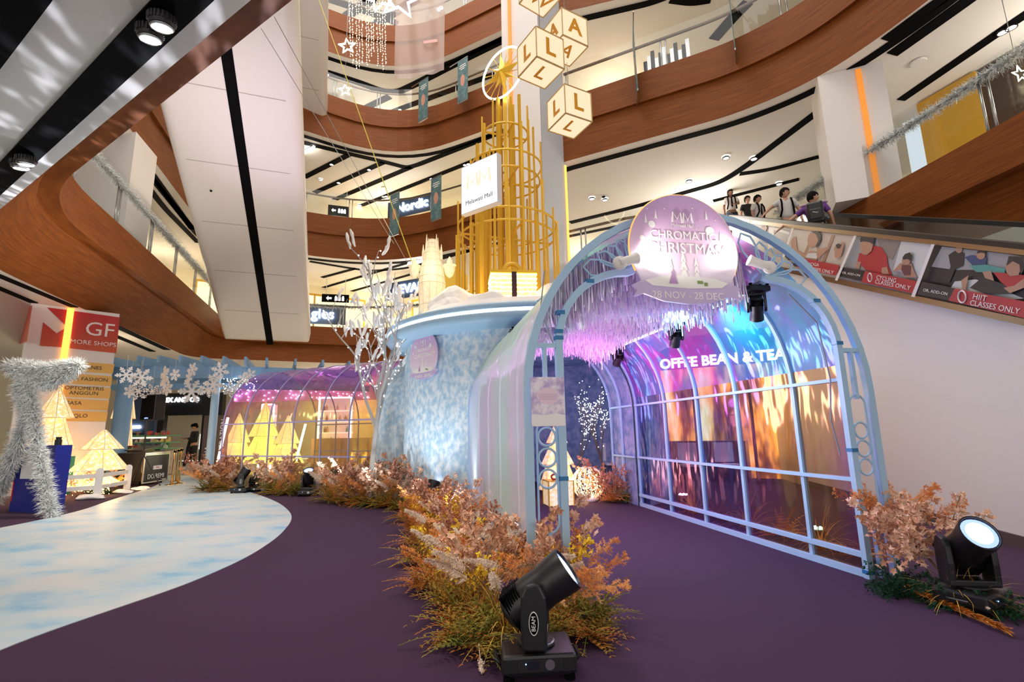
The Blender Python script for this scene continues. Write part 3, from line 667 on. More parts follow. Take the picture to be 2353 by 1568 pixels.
# film shells: right/top half and the pale left flank
for nm, sel, mt in (('film_sheet', prof[:4], M['film1']), ('film_sheet', prof[3:21], M['film1r']), ('film_sheet', prof[20:], M['film1l'])):
    for i in range(len(TB) - 1):
        mb = MB(); rows = []
        if mt is M['film1l'] and i: continue
        for k in range(5):
            t = TB[i] + ((TB[i + 1] if mt is not M['film1l'] else TB[-1]) - TB[i]) * k / 4
            rows.append([t1(x, t, z) for x, z in sel])
        loft(mb, rows); mb.build(nm, mt, walk, smooth=True)
for i, t in enumerate(TB[1:]):
    mb = MB(); ring_on(mb, prof[:22] if t < 4 else prof, t, 0.045, 0.04); mb.build('rib', M['blue'], walk)
    mb = MB(); ring_on(mb, [(x * .985, z) for x, z in prof[21:]], t, 0.010, 0.02); mb.build('flank_rib', M['white'], walk)
for x in (SHC + SHR - 0.02,):
    mb = MB()
    for z, w in ((0.025, 0.05), (0.17, 0.04), (0.76, 0.03), (1.59, 0.03)):
        mb.beam(t1(x, 0, z), t1(x, 4.09, z), 0.045, w)
    mb.build('side_rail', M['blue'], walk)
mb = MB()
for ang in (90,): mb.beam(t1(SHC + SHR * math.cos(math.radians(ang)), 0, SHZ + SHR * math.sin(math.radians(ang))), t1(SHC + SHR * math.cos(math.radians(ang)), 4.09, SHZ + SHR * math.sin(math.radians(ang))), 0.03, 0.03)
mb.build('roof_rail', M['blue'], walk)
# front gate frame
gate = thing('arch_gate', 'pale blue double-ring arch gate at the mouth of the walkway', 'arch', tuple(C1)); FR[gate.name] = Matrix.Translation(C1)
mb = MB(); ring_on(mb, arcpts(0, 1.5, 1.5, 0), -0.03, 0.06, 0.05); mb.build('outer_ring', M['blue'], gate)
for sx in (-1, 1):
    inn = [(1.25, 0), (1.25, 1.85)] + [(1.25 - 0.60 + 0.60 * math.cos(a), 1.85 + 0.60 * math.sin(a)) for a in [PI / 2 * k / 9 for k in range(1, 10)]] + [(0.60, 2.47)]
    mb = MB(); ring_on(mb, [(sx * x, z) for x, z in inn], -0.03, 0.055, 0.05); mb.build('inner_ring', M['blue'], gate)
    MB().beam(t1(sx * 1.25, -.03, 1.84), t1(sx * 1.48, -.03, 1.84), 0.04, 0.035).build('panel_bar', M['blue'], gate)
    mb = MB(); mb.beam(t1(sx * 1.365, -.03, 1.84), t1(sx * 1.365, -.03, 1.42 if sx > 0 else 1.55), 0.03, 0.035, up=AA); mb.build('panel_bar', M['blue'], gate)
    mb = MB(); mb.beam(t1(sx * 1.365, -.03, 0.48), t1(sx * 1.365, -.03, 0.0), 0.03, 0.035, up=AA)
    mb.build('panel_bar', M['blue'], gate)
    # long loop with three rings
    L = []; cx = sx * 1.365; r = 0.075; z0, z1 = 0.56, (1.38 if sx > 0 else 1.20)
    for k in range(17): a = PI * k / 16; L.append(t1(cx + r * math.cos(a), -.03, z1 + r * math.sin(a)))
    for k in range(17): a = PI + PI * k / 16; L.append(t1(cx + r * math.cos(a), -.03, z0 + r * math.sin(a)))
    MB().tube(L, 0.009, 6, closed=True).build('scroll_loop', M['blue'], gate, smooth=True)
    for k in range(3):
        cz = (1.16, 1.01, 0.86)[k]; cr = 0.066
        MB().tube([t1(cx + cr * math.cos(a), -.03, cz + cr * math.sin(a)) for a in [2 * PI * j / 20 for j in range(20)]], 0.009, 6, closed=True).build('scroll_ring', M['blue'], gate, smooth=True)
    # shell fan: loops fanning from the end of the inner ring out to the outer ring
    fx, fz = sx * 0.62, 2.47
    for k in range(6):
        a = math.radians(58 + k * 21); a = a if sx < 0 else a
        a = math.radians(178 - k * 23); dx = math.cos(a) * -sx * -1; dz = math.sin(a)
        # distance to the outer ring along this ray
        lo, hi = 0.0, 1.5
        for _ in range(24):
            m = (lo + hi) / 2; X = fx + sx * -math.cos(a) * m; Z = fz + dz * m
            if math.hypot(X, Z - 1.5) < 1.42: lo = m
            else: hi = m
        Lr = lo; ux, uz = -math.cos(a) * sx, dz; px_, pz_ = -uz, ux; w = min(0.085, Lr * 0.17)
        q = [(0, 0), (Lr * 0.35, w * 0.55), (Lr * 0.65, w), (Lr * 0.85, w * 0.95), (Lr, 0), (Lr * 0.85, -w * 0.95), (Lr * 0.65, -w), (Lr * 0.35, -w * 0.55)]
        pts = []
        for i in range(8):
            p0, p1 = q[i], q[(i + 1) % 8]
            for s in (0, .5):
                u_ = p0[0] * (1 - s) + p1[0] * s; v_ = p0[1] * (1 - s) + p1[1] * s; pts.append(t1(fx + ux * u_ + px_ * v_, -.03, fz + uz * u_ + pz_ * v_))
        MB().tube(pts, 0.0085, 6, closed=True).build('fan_loop', M['blue'], gate, smooth=True)
    for z in (2.15, 2.37, 1.92) if sx < 0 else (2.30, 1.92):
        pass
for x, z in ((-1.25, 0.86), (-1.25, 1.90), (-1.23, 2.1), (-0.98, 2.36), (1.25, 1.90), (1.08, 2.27), (1.25, 1.0), (1.25, 0.05), (-1.25, 1.95)):
    MB().box((x, -.03, z), (0.062, 0.064, 0.03), M=TM).build('blue_tape', M['bluetape'], gate)
# cable hanging inside the gate
tag(MB().tube([t1(-1.33, .02, 2.45), t1(-1.37, .02, 2.15), t1(-1.31, .02, 1.95), t1(-1.27, .02, 1.84)], 0.006, 5).build('power_cable', pm('grey_cable', (.35, .36, .4), .6), origin=t1(-1.3, .02, 1.84)), 'thin grey cable drooping inside the left leg of the arch gate', 'cable')
tag(MB().tube([t1(0.9, .05, 2.35), t1(1.15, .05, 2.1), t1(1.22, .06, 1.6), t1(1.17, .06, 1.25), t1(1.22, .06, 0.95)], 0.007, 5).build('power_cable', pm('grey_cable_b', (.25, .26, .3), .6), origin=t1(1.2, .06, .95)), 'grey cable running down behind the right leg of the arch gate', 'cable')

# ---- signs ----
def ramp_mat(name, stops, axis='Z', lo=0, hi=1, rough=0.4, es=0.0, coord='Object', noise_=0.0):
    m, t, b = nt(name); tc = t.nodes.new('ShaderNodeTexCoord'); sp = t.nodes.new('ShaderNodeSeparateXYZ'); t.links.new(tc.outputs[coord], sp.inputs[0])
    mr = t.nodes.new('ShaderNodeMapRange'); mr.inputs[1].default_value = lo; mr.inputs[2].default_value = hi; t.links.new(sp.outputs[axis], mr.inputs[0])
    c = ramp(t, mr.outputs[0], stops); t.links.new(c, b.inputs['Base Color']); b.inputs['Roughness'].default_value = rough
    if es: t.links.new(c, b.inputs['Emission Color']); b.inputs['Emission Strength'].default_value = es
    return m
M['xsign'] = ramp_mat('snow_dome_print', [(0.0, (0.62, 0.50, 0.78)), (0.14, (0.60, 0.48, 0.76)), (0.22, (0.86, 0.76, 0.88)), (0.5, (0.82, 0.58, 0.78)), (0.85, (0.60, 0.38, 0.66)), (1, (0.55, 0.38, 0.66))], 'Z', -0.42, 0.47)
M['orim'] = pm('orange_edge', (0.85, 0.42, 0.10), 0.4, emit=(1, .5, .12), es=0.5)
M['inkp'] = pm('lilac_ink', (0.50, 0.30, 0.55), 0.5)
M['inkg'] = pm('green_ink', (0.25, 0.33, 0.12), 0.5)
def mm_logo(mb, m, x, y, s, w=0.17):
    # two joined M shapes
    for ox in (-0.56, 0.56):
        P_ = [(-.5, -.5), (-.38, .5), (0, -.2), (.38, .5), (.5, -.5)]
        mb.rail([m @ Vector((x + (ox + p[0]) * s, y + p[1] * s, 0.004)) for p in P_], s * w, 0.004, up=m.to_3x3() @ Vector((0, 0, 1)))
def xmas_sign(m, k, lab, parent_loc, rim=True):
    # m: local x right, y up, z towards viewer; origin at dome centre; k scale (dome radius 0.47*k)
    o = thing('event_sign', lab, 'sign', parent_loc)
    r = 0.47 * k; poly = [(r * math.cos(a), r * math.sin(a)) for a in [math.radians(-38 + (256) * i / 40) for i in range(41)]]
    poly = poly + [(-r * 0.80, -r * 0.66), (-r * 0.84, -r * 0.72), (-r * 0.98, -r * 0.60), (-r * 0.86, -r * 0.84)][0:1]
    low = [(-0.86, -0.50), (-0.84, -0.58), (-1.0, -0.66), (-0.92, -0.74), (-0.98, -0.86), (-0.80, -0.80), (-0.45, -0.92), (0, -0.96), (0.45, -0.92), (0.80, -0.80), (0.98, -0.86), (0.92, -0.74), (1.0, -0.66), (0.84, -0.58), (0.86, -0.50)]
    poly = [(r * math.cos(a), r * math.sin(a)) for a in [math.radians(-26 + 232 * i / 44) for i in range(45)]] + [(x * r, y * r) for x, y in low]
    bd = MB().plate(poly, m, 0.02 * k).build('dome_board', M['xsign'], o)
    # object coords must run in board space
    F = frame_of(o); L = F.inverted() @ m @ Matrix.Rotation(-PI / 2, 4, 'X')
    for v in bd.data.vertices: v.co = L.inverted() @ v.co
    bd.matrix_local = L; FR[bd.name] = F @ L
    f = m @ Matrix.Translation((0, 0, 0.021 * k))
    if rim: MB().tube([m @ Vector((r * 1.005 * math.cos(a), r * 1.005 * math.sin(a), 0.008)) for a in [math.radians(-24 + 228 * i / 44) for i in range(45)]], 0.008 * k, 6).build('dome_rim', M['orim'], o)
    lg = MB(); mm_logo(lg, f, 0, 0.27 * k, 0.085 * k); lg.build('logo', M['letw'], o)
    sgn = (k, f, o)
    text('Melawati Mall', 0.036 * k, f @ Matrix.Translation((0, 0.205 * k, 0)), M['letw'], o, 0.001)
    text('CHROMATIC', 0.118 * k, f @ Matrix.Translation((0, 0.115 * k, 0)), M['letw'], o, 0.002, fit=0.58 * k)
    text('CHRISTMAS', 0.135 * k, f @ Matrix.Translation((0, 0.005 * k, 0)), M['letw'], o, 0.002, fit=0.64 * k)
    text('28 NOV - 28 DEC', 0.082 * k, f @ Matrix.Translation((0, -0.385 * k, 0)), M['letw'], o, 0.002)
    sn = MB().plate([(-.36 * k, -.27 * k), (-.25 * k, -.235 * k), (-.1 * k, -.22 * k), (.1 * k, -.225 * k), (.25 * k, -.235 * k), (.36 * k, -.27 * k), (.30 * k, -.31 * k), (0, -.325 * k), (-.3 * k, -.31 * k)], f, 0.001).build('snow_print', M['letw'], o)
    for x, y, h in ((-.13, -.25, .17), (-.02, -.24, .24), (.09, -.24, .18)):
        sn = MB()
        for j in range(3):
            w = h * (.34 - .08 * j); sn.plate([((x - w / 2) * k, (y + j * h * .28) * k), ((x + w / 2) * k, (y + j * h * .28) * k), (x * k, (y + j * h * .28 + h * .42) * k)], f, 0.0012)
        sn.build('print_tree', M['letw'], o)
    for x, y in ((-.23, .28), (.22, .30), (-.32, .24), (.33, .12)):
        MB().plate([((x - .012) * k, (y - .03) * k), ((x + .012) * k, (y - .03) * k), (x * k, (y + .05) * k)], f, 0.001).build('print_tree', M['letw'], o)
    for x, y, q in ((-.27, .20, .03), (.24, .17, .04), (-.36, .08, .022), (.36, .03, .025), (-.15, .34, .006), (.1, .36, .006), (.16, .26, .005), (-.3, .33, .005), (.3, .27, .006), (-.1, .18, .004), (.12, .18, .005)):
        MB().plate([((x + q * math.cos(a)) * k, (y + q * math.sin(a)) * k) for a in [2 * PI * j / 12 for j in range(12)]], f, 0.001).build('print_bauble', M['letw'], o)
    ti = MB(); ti.plate([(-.16 * k, -.29 * k), (-.08 * k, -.29 * k), (-.12 * k, -.17 * k)], f @ Matrix.Translation((0, 0, .002)), 0.001).build('print_tree', M['inkp'], o)
    ti = MB(); ti.box((.11 * k, -.27 * k, .003), (.05 * k, .025 * k, .002), M=f); ti.box((.16 * k, -.285 * k, .003), (.03 * k, .03 * k, .002), M=f); ti.build('print_gifts', M['inkg'], o)
    return o
sc = t1(-0.215, -0.16, 2.615); ms = uvn(sc, PA, (0, 0, 1))
xmas_sign(ms, 1.0, 'large lilac snow-dome event sign at the top of the arch gate', sc)
# the two white clamp lamps lighting the sign
def sign_lamp(p, target, lab):
    o = thing('sign_spotlight', lab, 'spotlight', p); d = (Vector(target) - Vector(p)).normalized(); u = d.orthogonal().normalized()
    m = uvn(p, u, d.cross(u) * 1.0); m = Matrix((u, d.cross(u), d)).transposed().to_4x4(); m.translation = p
    MB().lathe([(0.030, -0.10), (0.036, -0.09), (0.036, 0.03), (0.045, 0.07), (0.047, 0.08), (0.043, 0.08)], 18, m, cap=False).build('lamp_barrel', M['white'], o, smooth=True)
    MB().lathe([(0.001, 0.07), (0.042, 0.07)], 16, m).build('bulb', M['led'], o)
    MB().lathe([(0.05, -0.015), (0.055, 0.0), (0.05, 0.015)], 16, Matrix.Translation(Vector(p) - d * 0.09) @ Matrix.Rotation(PI / 2, 4, 'X')).build('lamp_base', M['white'], o, smooth=True)
    l = lamp('SPOT', tuple(Vector(p) + d * 0.085), 13, (1, .93, .88), 0.03, target=target, name='sign_lamp_light', spot=math.radians(100), blend=0.8)
sign_lamp(t1(-0.74, -0.26, 2.47), t1(-0.45, -0.19, 2.58), 'white clamp spotlight shining on the dome sign from its left')
sign_lamp(t1(0.38, -0.26, 2.50), t1(0.12, -0.19, 2.62), 'white clamp spotlight shining on the dome sign from its right')
# small poster hung in the gate's left leg
pc = t1(-1.36, -0.075, 1.415); mp_ = uvn(pc, PA, (0, 0, 1))
po = thing('notice_poster', 'lilac snow-scene poster hanging between the left posts of the arch gate', 'poster', pc)
M['poster'] = multi('snow_scene_print', [(0.3, (0.34, 0.20, 0.50)), (0.45, (0.62, 0.50, 0.74)), (0.58, (0.88, 0.82, 0.90))], sc=12, rough=0.4, detail=6)
MB().box((0, 0, 0), (0.255, 0.36, 0.008), M=mp_).build('board', M['poster'], po)
fpm = mp_ @ Matrix.Translation((0, 0, 0.0045))
MB().plate([(.085 * math.cos(a), .04 + .062 * math.sin(a)) for a in [2 * PI * j / 24 for j in range(24)]], fpm, 0.001).build('oval_panel', pm('pink_oval', (.86, .66, .78), .5), po)
text('Christmas at Melawati Mall\nmore than a season, together\nfor all with family and joy\nour chromatic wonderland', 0.0125, fpm @ Matrix.Translation((0, 0.035, .001)), M['inkp'], po, 0.0005)
mb = MB(); mb.plate([(-.127, -.178), (.127, -.178), (.127, -.10), (.05, -.085), (-.03, -.10), (-.127, -.09)], fpm, 0.001); mb.build('snow_ground', M['letw'], po)
mb = MB(); mb.plate([(0, -.07), (.045, -.07), (.05, -.05), (.065, -.03), (.055, -.025), (.045, -.04), (.005, -.045), (-.005, -.06)], fpm, .0015)
for x in (.004, .012, .034, .042): mb.box((x, -.085, .001), (.004, .03, .001), M=fpm)
mb.build('deer_print', pm('deer_pale', (.85, .75, .85), .5), po)

# ---- tinsel ceiling curtain inside ----
m, t, b = nt('holographic_foil'); n = tex(t, (60, 60, 4), sc=1.0, detail=2)
c_ = ramp(t, n.outputs[0], [(0.34, (0.45, 0.35, 0.80)), (0.42, (0.95, 0.60, 0.88)), (0.48, (0.95, 0.96, 0.98)), (0.54, (0.70, 0.68, 0.80)), (0.60, (0.98, 0.80, 0.95)), (0.70, (0.55, 0.75, 0.95))]); t.links.new(c_, b.inputs['Base Color'])
b.inputs['Metallic'].default_value = 0.35; b.inputs['Roughness'].default_value = 0.22; M['foil'] = m
mb = MB(); rr = random.Random(3)
for _ in range(15000):
    t_ = 0.12 + rr.random() * 3.9; x = SHC - 1.25 + rr.random() * 1.90
    zt = SHZ + math.sqrt(max(0.02, (SHR - 0.03) ** 2 - (x - SHC) ** 2))
    zb = max(zt - .40 - .06 * math.sin(t_ * 2.1) + rr.gauss(0, .05), 2.02)
    if zb > zt - 0.06: continue
    w = 0.0065; a = rr.random() * PI; dx, dy = math.cos(a) * w, math.sin(a) * w; sw = rr.gauss(0, .012)
    zz = [zt, (zt + zb) / 2, zb]; k = []
    for i, z in enumerate(zz):
        tw = i * 0.8; dx, dy = math.cos(a + tw) * w, math.sin(a + tw) * w
        k += [t1(x - dx + sw * i, t_ - dy, z), t1(x + dx + sw * i, t_ + dy, z)]
    mb.add(k, [(0, 1, 3, 2), (2, 3, 5, 4)])
tag(mb.build('foil_strip_curtain', M['foil'], origin=t1(0, 2, 2.3)), 'dense pink and silver foil strips hanging under the walkway roof', 'foil curtain', kind='stuff')
# LED tubes on a rail and stage colours, with added fill under the foil
for x, lab, seg in ((0.76, 'glowing LED tube bar along the right side of the walkway roof', ((0.35, 1.55), (1.95, 3.3))),):
    o = thing('led_tube_bar', lab, 'LED light', t1(x, 0.2, 2.5)); MB().beam(t1(x, .2, 2.50), t1(x, 3.7, 2.50), .03, .03).build('mounting_rail', M['steel'], o)
    for i, (a, b_) in enumerate(seg):
        MB().tube([t1(x, a, 2.46), t1(x, b_, 2.46)], 0.018, 8).build('led_tube', emi('tube_mint' if i == 0 else 'tube_pink', (0.45, 0.95, 0.85) if i == 0 else (0.95, 0.7, 0.98), 2.0), o)
lamp('AREA', t1(0.80, 1.0, 2.46), 16, (0.25, 0.75, 1.0), 0.2, name='tube_glow', size_y=1.2, target=t1(1.0, 1.0, 1.0))
lamp('POINT', t1(-.3, 0.9, 1.5), 26, (1.0, 0.86, 0.96), 0.3, name='curtain_fill_white')  # added fill light under the foil strips, no fixture of its own
lamp('POINT', t1(-.3, 2.4, 1.5), 30, (1.0, 0.66, 0.92), 0.3, name='curtain_fill_rose')  # second added fill, rose tinted, to brighten the foil strips
lamp('POINT', t1(0.3, 3.0, 2.0), 26, (1.0, 0.25, 0.85), 0.15, name='stage_glow_pink')
lamp('POINT', t1(-0.6, 3.3, 1.7), 16, (0.75, 0.30, 1.0), 0.2, name='stage_glow_violet')
lamp('POINT', t1(0.2, 0.9, 1.9), 9, (0.35, 0.55, 1.0), 0.15, name='stage_glow_blue')

# ---- textured end section and hub ----
def t1s(x, t, z): return t1(x, t, z)
hub = thing('snow_hub', 'round frosted blue building with a white-lit rim under the gold tower', 'building', (0.38, 10.0, 0))
HC = Vector((0.38, 10.0, 0)); RB = 2.5
D2 = Vector((-0.892, 0.452, 0)).normalized(); N2 = Vector((-D2.y, D2.x, 0));  N2 = N2 if N2.y < 0 else -N2   # towards camera
a1 = math.atan2(-AA.y, -AA.x); a2 = math.atan2(D2.y, D2.x)
def adiff(a, b): return abs((a - b + PI) % (2 * PI) - PI)
mb = MB(); N = 120
for i in range(N):
    A0, A1_ = 2 * PI * i / N, 2 * PI * (i + 1) / N; mid = (A0 + A1_) / 2
    z0 = 0.0
    for ac in (a1, a2):
        dd_ = adiff(mid, ac)
        if dd_ < 0.58: z0 = max(z0, 1.5 + math.sqrt(max(0, 1.35 ** 2 - (RB * math.sin(dd_)) ** 2)))
    z0 = min(z0, 2.72)
    p = [HC + Vector((RB * math.cos(a), RB * math.sin(a), z)) for a, z in ((A0, z0), (A1_, z0), (A1_, 2.8), (A0, 2.8))]; mb.add(p, [(0, 1, 2, 3)])
mb.build('outer_wall', M['icewall'], hub)
mb = MB()
for i in range(N):
    A0, A1_ = 2 * PI * i / N, 2 * PI * (i + 1) / N; mid = (A0 + A1_) / 2
    if adiff(mid, a1) < 0.60 or adiff(mid, a2) < 0.60:
        if mb.v: mb.build('inner_wall', M['icedark'], hub); mb = MB()
        continue
    p = [HC + Vector((2.44 * math.cos(a), 2.44 * math.sin(a), z)) for a, z in ((A0, 0), (A1_, 0), (A1_, 2.8), (A0, 2.8))]; mb.add(p, [(3, 2, 1, 0)])
if mb.v: mb.build('inner_wall', M['icedark'], hub)
mb = MB(); mb.lathe([(2.46, 2.78), (2.62, 2.80), (2.80, 2.84), (2.86, 2.90), (2.86, 2.97), (2.80, 2.985)], 96, Matrix.Translation(HC), cap=False); mb.build('lower_rim', M['blue'], hub, smooth=True)
mb = MB(); mb.lathe([(2.80, 2.985), (2.845, 2.99), (2.845, 3.02), (2.80, 3.025)], 96, Matrix.Translation(HC), cap=False); mb.build('rim_led', M['ledsoft'], hub, smooth=True)
mb = MB(); mb.lathe([(2.80, 3.025), (2.86, 3.03), (2.86, 3.10), (2.78, 3.14), (2.6, 3.15), (0.01, 3.15)], 96, Matrix.Translation(HC), cap=False); mb.build('upper_rim', M['blue'], hub, smooth=True)
mb = MB(); mb.lathe([(2.46, 2.775), (0.01, 2.775)], 64, Matrix.Translation(HC), cap=False); mb.build('hub_ceiling', M['icedark'], hub)
# drift of snow on the roof: rings displaced by noise
mb = MB(); rows = []; nr, na = 9, 96
for j in range(nr):
    rad = 2.84 * (1 - j / nr) if j else 2.87
    row = []
    for k in range(na):
        a = 2 * PI * k / na; h = noise.noise(Vector((math.cos(a) * rad * 1.1, math.sin(a) * rad * 1.1, 3)))
        edge = noise.noise(Vector((math.cos(a) * 4.2, math.sin(a) * 4.2, 9)))
        z = 3.15 + (0.02 if j == 0 else 0.11 + 0.10 * h + (0.05 if j > 1 else 0)); rd = rad - (0.16 + 0.16 * edge if j == 0 else 0)
        row.append(HC + Vector((rd * math.cos(a), rd * math.sin(a), z - (0.0 if j else 0.03))))
    rows.append(row + [row[0]])
loft(mb, rows); mb.build('roof_snow', M['snow'], hub, smooth=True)
# solid frosted end of the near walkway
endw = thing('frosted_passage', 'frosted blue passage joining the walkway to the round hub', 'passage', t1(0, 4.1, 0))
mb = MB(); outp = arcpts(SHC, SHZ, SHR + 0.02, 0); loft(mb, [[t1(x, t, z) for x, z in outp] for t in (4.12, 4.6, 5.05)]); mb.build('outer_skin', M['icewall'], endw, smooth=True)
mb = MB(); outp = arcpts(SHC, SHZ, SHR - 0.05, 0); loft(mb, [[t1(x, t, z) for x, z in outp] for t in (4.12, 4.6, 5.05)]); mb.build('inner_skin', M['icedark'], endw, smooth=True)
for t in (4.55, 5.0):
    mb = MB(); ring_on(mb, arcpts(SHC, SHZ, SHR - 0.08, 0), t, 0.03, 0.03); mb.build('rib', M['blue'], endw)
mb = MB()
for z in (0.76, 1.59): mb.beam(t1(SHC + SHR - .08, 4.1, z), t1(SHC + SHR - .08, 5.0, z), .03, .03)
mb.build('side_rail', M['blue'], endw)
# small dome sign on the hub wall
aw = math.radians(-90 - 32.5); ws = HC + Vector((RB * math.cos(aw), RB * math.sin(aw), 2.24)); nrm = Vector((math.cos(aw), math.sin(aw), 0)); uu = Vector((-nrm.y, nrm.x, 0))
pz = ony(981, 822, 1)  # bearing of the sign
best = min((abs((HC + Vector((RB * math.cos(math.radians(q)), RB * math.sin(math.radians(q)), 0))).x / (HC + Vector((RB * math.cos(math.radians(q)), RB * math.sin(math.radians(q)), 0))).y - pz.x / pz.y), q) for q in range(-175, -60))
aw = math.radians(best[1]); nrm = Vector((math.cos(aw), math.sin(aw), 0)); uu = Vector((-nrm.y, nrm.x, 0)); q = HC + nrm * (RB + .05); ws = Vector((q.x, q.y, ony(981, 818, q.y).z))
xmas_sign(uvn(ws, uu, (0, 0, 1)), 0.88, 'smaller lilac snow-dome sign on the frosted hub wall', ws, rim=False)

# ---- second walkway running off to the left ----
w2 = thing('far_arched_walkway', 'long see-through film tunnel running left from the frosted hub', 'walkway', tuple(HC + D2 * 5))
def t2(x, s, z): return HC + D2 * s + N2 * x + Vector((0, 0, z))
P2_ = arcpts(0, 1.5, 1.4, 0); SB = [2.7, 3.5, 4.3, 5.15, 5.95, 6.8, 7.6]
for i in range(6):
    for sel in (P2_[:15], P2_[14:]):
        mb = MB(); loft(mb, [[t2(x, SB[i] + (SB[i + 1] - SB[i]) * k / 3, z) for x, z in sel] for k in range(4)]); mb.build('film_sheet', M['film2'], w2, smooth=True)
for s in SB[1:]:
    mb = MB(); mb.rail([t2(x, s, z) for x, z in P2_], 0.024, 0.024, up=D2); mb.build('rib', pm('lilac_rib', (.42, .40, .72), .4) if s == SB[1] else bpy.data.materials['lilac_rib'], w2)
mb = MB()
for x in (1.39, -1.39):
    for z in (0.03, 0.76, 1.5): mb.beam(t2(x, 2.7, z), t2(x, 7.6, z), .03, .03)
mb.build('side_rail', bpy.data.materials['lilac_rib'], w2)
e2 = thing('frosted_passage', 'frosted blue passage joining the hub to the long left tunnel', 'passage', tuple(HC + D2 * 2.4))
mb = MB(); loft(mb, [[t2(x * 1.01, s, z * 1.01) for x, z in P2_] for s in (2.0, 2.4, 2.75)]); mb.build('outer_skin', M['icewall'], e2, smooth=True)
mb = MB(); loft(mb, [[t2(x * .98, s, z * .98) for x, z in P2_] for s in (2.1, 2.4, 2.75)]); mb.build('inner_skin', M['icedark'], e2, smooth=True)

# ---- gold rod tower on the roof ----
TC = Vector((-0.06, 10.15, 3.15)); tw = thing('gold_rod_tower', 'tall tower of gold rods and hoops topped by an eight-point star', 'tower', tuple(TC))
rr = random.Random(11)
def hoop(z, r, rt=0.022, cross=True):
    c = Vector((TC.x, TC.y, z)); MB().tube([c + Vector((r * math.cos(a), r * math.sin(a), 0)) for a in [2 * PI * k / 40 for k in range(40)]], rt, 6, closed=True).build('hoop', M['gold'], tw, smooth=True)
    if cross:
        mb = MB()
        for a in (0.35, 0.35 + PI / 2): d = Vector((math.cos(a), math.sin(a), 0)); mb.beam(c - d * r, c + d * r, .035, .035)
        mb.build('cross_bar', M['gold'], tw)
for z, r in ((5.55, 1.06), (5.30, 1.02), (6.95, .78), (6.6, .74), (7.75, .50)): hoop(z, r, cross=(z in (5.30, 6.6, 7.75)))
def rod(a, r, z1, w, z0=3.15):
    c = Vector((TC.x + r * math.cos(a), TC.y + r * math.sin(a), 0)); MB().beam(v3(c, z0), v3(c, z1), w, w, up=(math.cos(a), math.sin(a), 0)).build('rod', M['gold'], tw)
for k in range(24): rod(2 * PI * k / 24 + .05, 1.08, 5.3 + rr.random() * 0.9, 0.032 + 0.03 * (k % 4 == 0))
for k in range(15): rod(2 * PI * k / 15 + .1, .80, 6.5 + rr.random() * 1.1, 0.032 + 0.025 * (k % 3 == 0), 3.15)
for k in range(11): rod(2 * PI * k / 11 + .2, .53, 7.5 + rr.random() * 1.0, 0.032 + 0.02 * (k % 3 == 0))
for a in (0.6, 2.2, 3.8, 5.3): rod(a, .20, 8.6, 0.07)
rod(0.0, 0.0, 9.0, 0.09)
# star: wheel facing left-front
stc = ony(1155, 168, 10.05); sn_ = Vector((-0.62, -0.78, -0.12)).normalized(); su = sn_.cross(Vector((0, 0, 1))).normalized() * -1
sm_ = uvn(stc, Vector((0.78, -0.62, 0)), (0, 0, 1))
def star_poly(n, r1, r0, a0=PI / 2): return [((r1 if k % 2 == 0 else r0) * math.cos(a0 + PI * k / n), (r1 if k % 2 == 0 else r0) * math.sin(a0 + PI * k / n)) for k in range(2 * n)]
mb = MB()
for rot, R1, R0, h in ((0, .52, .15, .13), (PI / 4, .40, .14, .08)):
    sp_ = star_poly(4, R1, R0, PI / 2 + rot + .12); vs = [sm_ @ Vector((x, y, 0)) for x, y in sp_] + [sm_ @ Vector((0, 0, h)), sm_ @ Vector((0, 0, -h))]
    mb.add(vs, [(i, (i + 1) % 8, 8) for i in range(8)] + [((i + 1) % 8, i, 9) for i in range(8)])
mb.build('star', M['gold'], tw)
mb = MB()
for k in range(16): a = 2 * PI * k / 16 + .1; mb.tube([sm_ @ Vector((.1 * math.cos(a), .1 * math.sin(a), 0)), sm_ @ Vector((.58 * math.cos(a), .58 * math.sin(a), 0))], 0.008, 5)
mb.build('wheel_spoke', M['gold'], tw)
MB().tube([sm_ @ Vector((.60 * math.cos(a), .60 * math.sin(a), 0)) for a in [2 * PI * k / 48 for k in range(48)]], 0.022, 8, closed=True).build('neon_ring', M['warmw'], tw, smooth=True)
# illuminated box sign
bq = [(1057, 388), (1141, 346), (1144, 455), (1060, 495)]; A = ony(1060, 495, 8.7); u_ = Vector((0.80, -0.60, 0)); B = onv(1144, 455, A, A + u_)
w_ = math.hypot(B.x - A.x, B.y - A.y); A2_ = onv(1057, 388, A, A + u_); h_ = A2_.z - A.z
u_ = Vector((B.x - A.x, B.y - A.y, 0)).normalized(); bm = uvn(A, u_)
bx = thing('lightbox_sign', 'square white lightbox sign fixed to the left of the gold tower', 'sign', tuple(A))
MB().box((w_ / 2, h_ / 2, -.06), (w_, h_, .12), M=bm).build('casing', M['white'], bx)
MB().box((w_ / 2, h_ / 2, .003), (w_ * .97, h_ * .97, .006), M=bm).build('lit_face', emi('lightbox_face', (0.95, 0.95, 1.0), 0.62), bx)
f_ = bm @ Matrix.Translation((w_ / 2, h_ / 2, .008)); mb = MB(); mm_logo(mb, f_, 0, .12 * h_, w_ * .3, .2); mb.build('logo', emi('logo_pale_gold', (1.0, .80, .55), 0.62), bx)
text('Melawati Mall', w_ * .135, f_ @ Matrix.Translation((0, -h_ * .30, 0)), pm('grey_letters', (.30, .30, .34), .5), bx, 0.002)
MB().beam(A + u_ * w_ * .8 + Vector((0, .1, h_ * .5)), TC + Vector((-.5, -.2, 3.9)), .04, .04).build('bracket', M['gold'], bx)

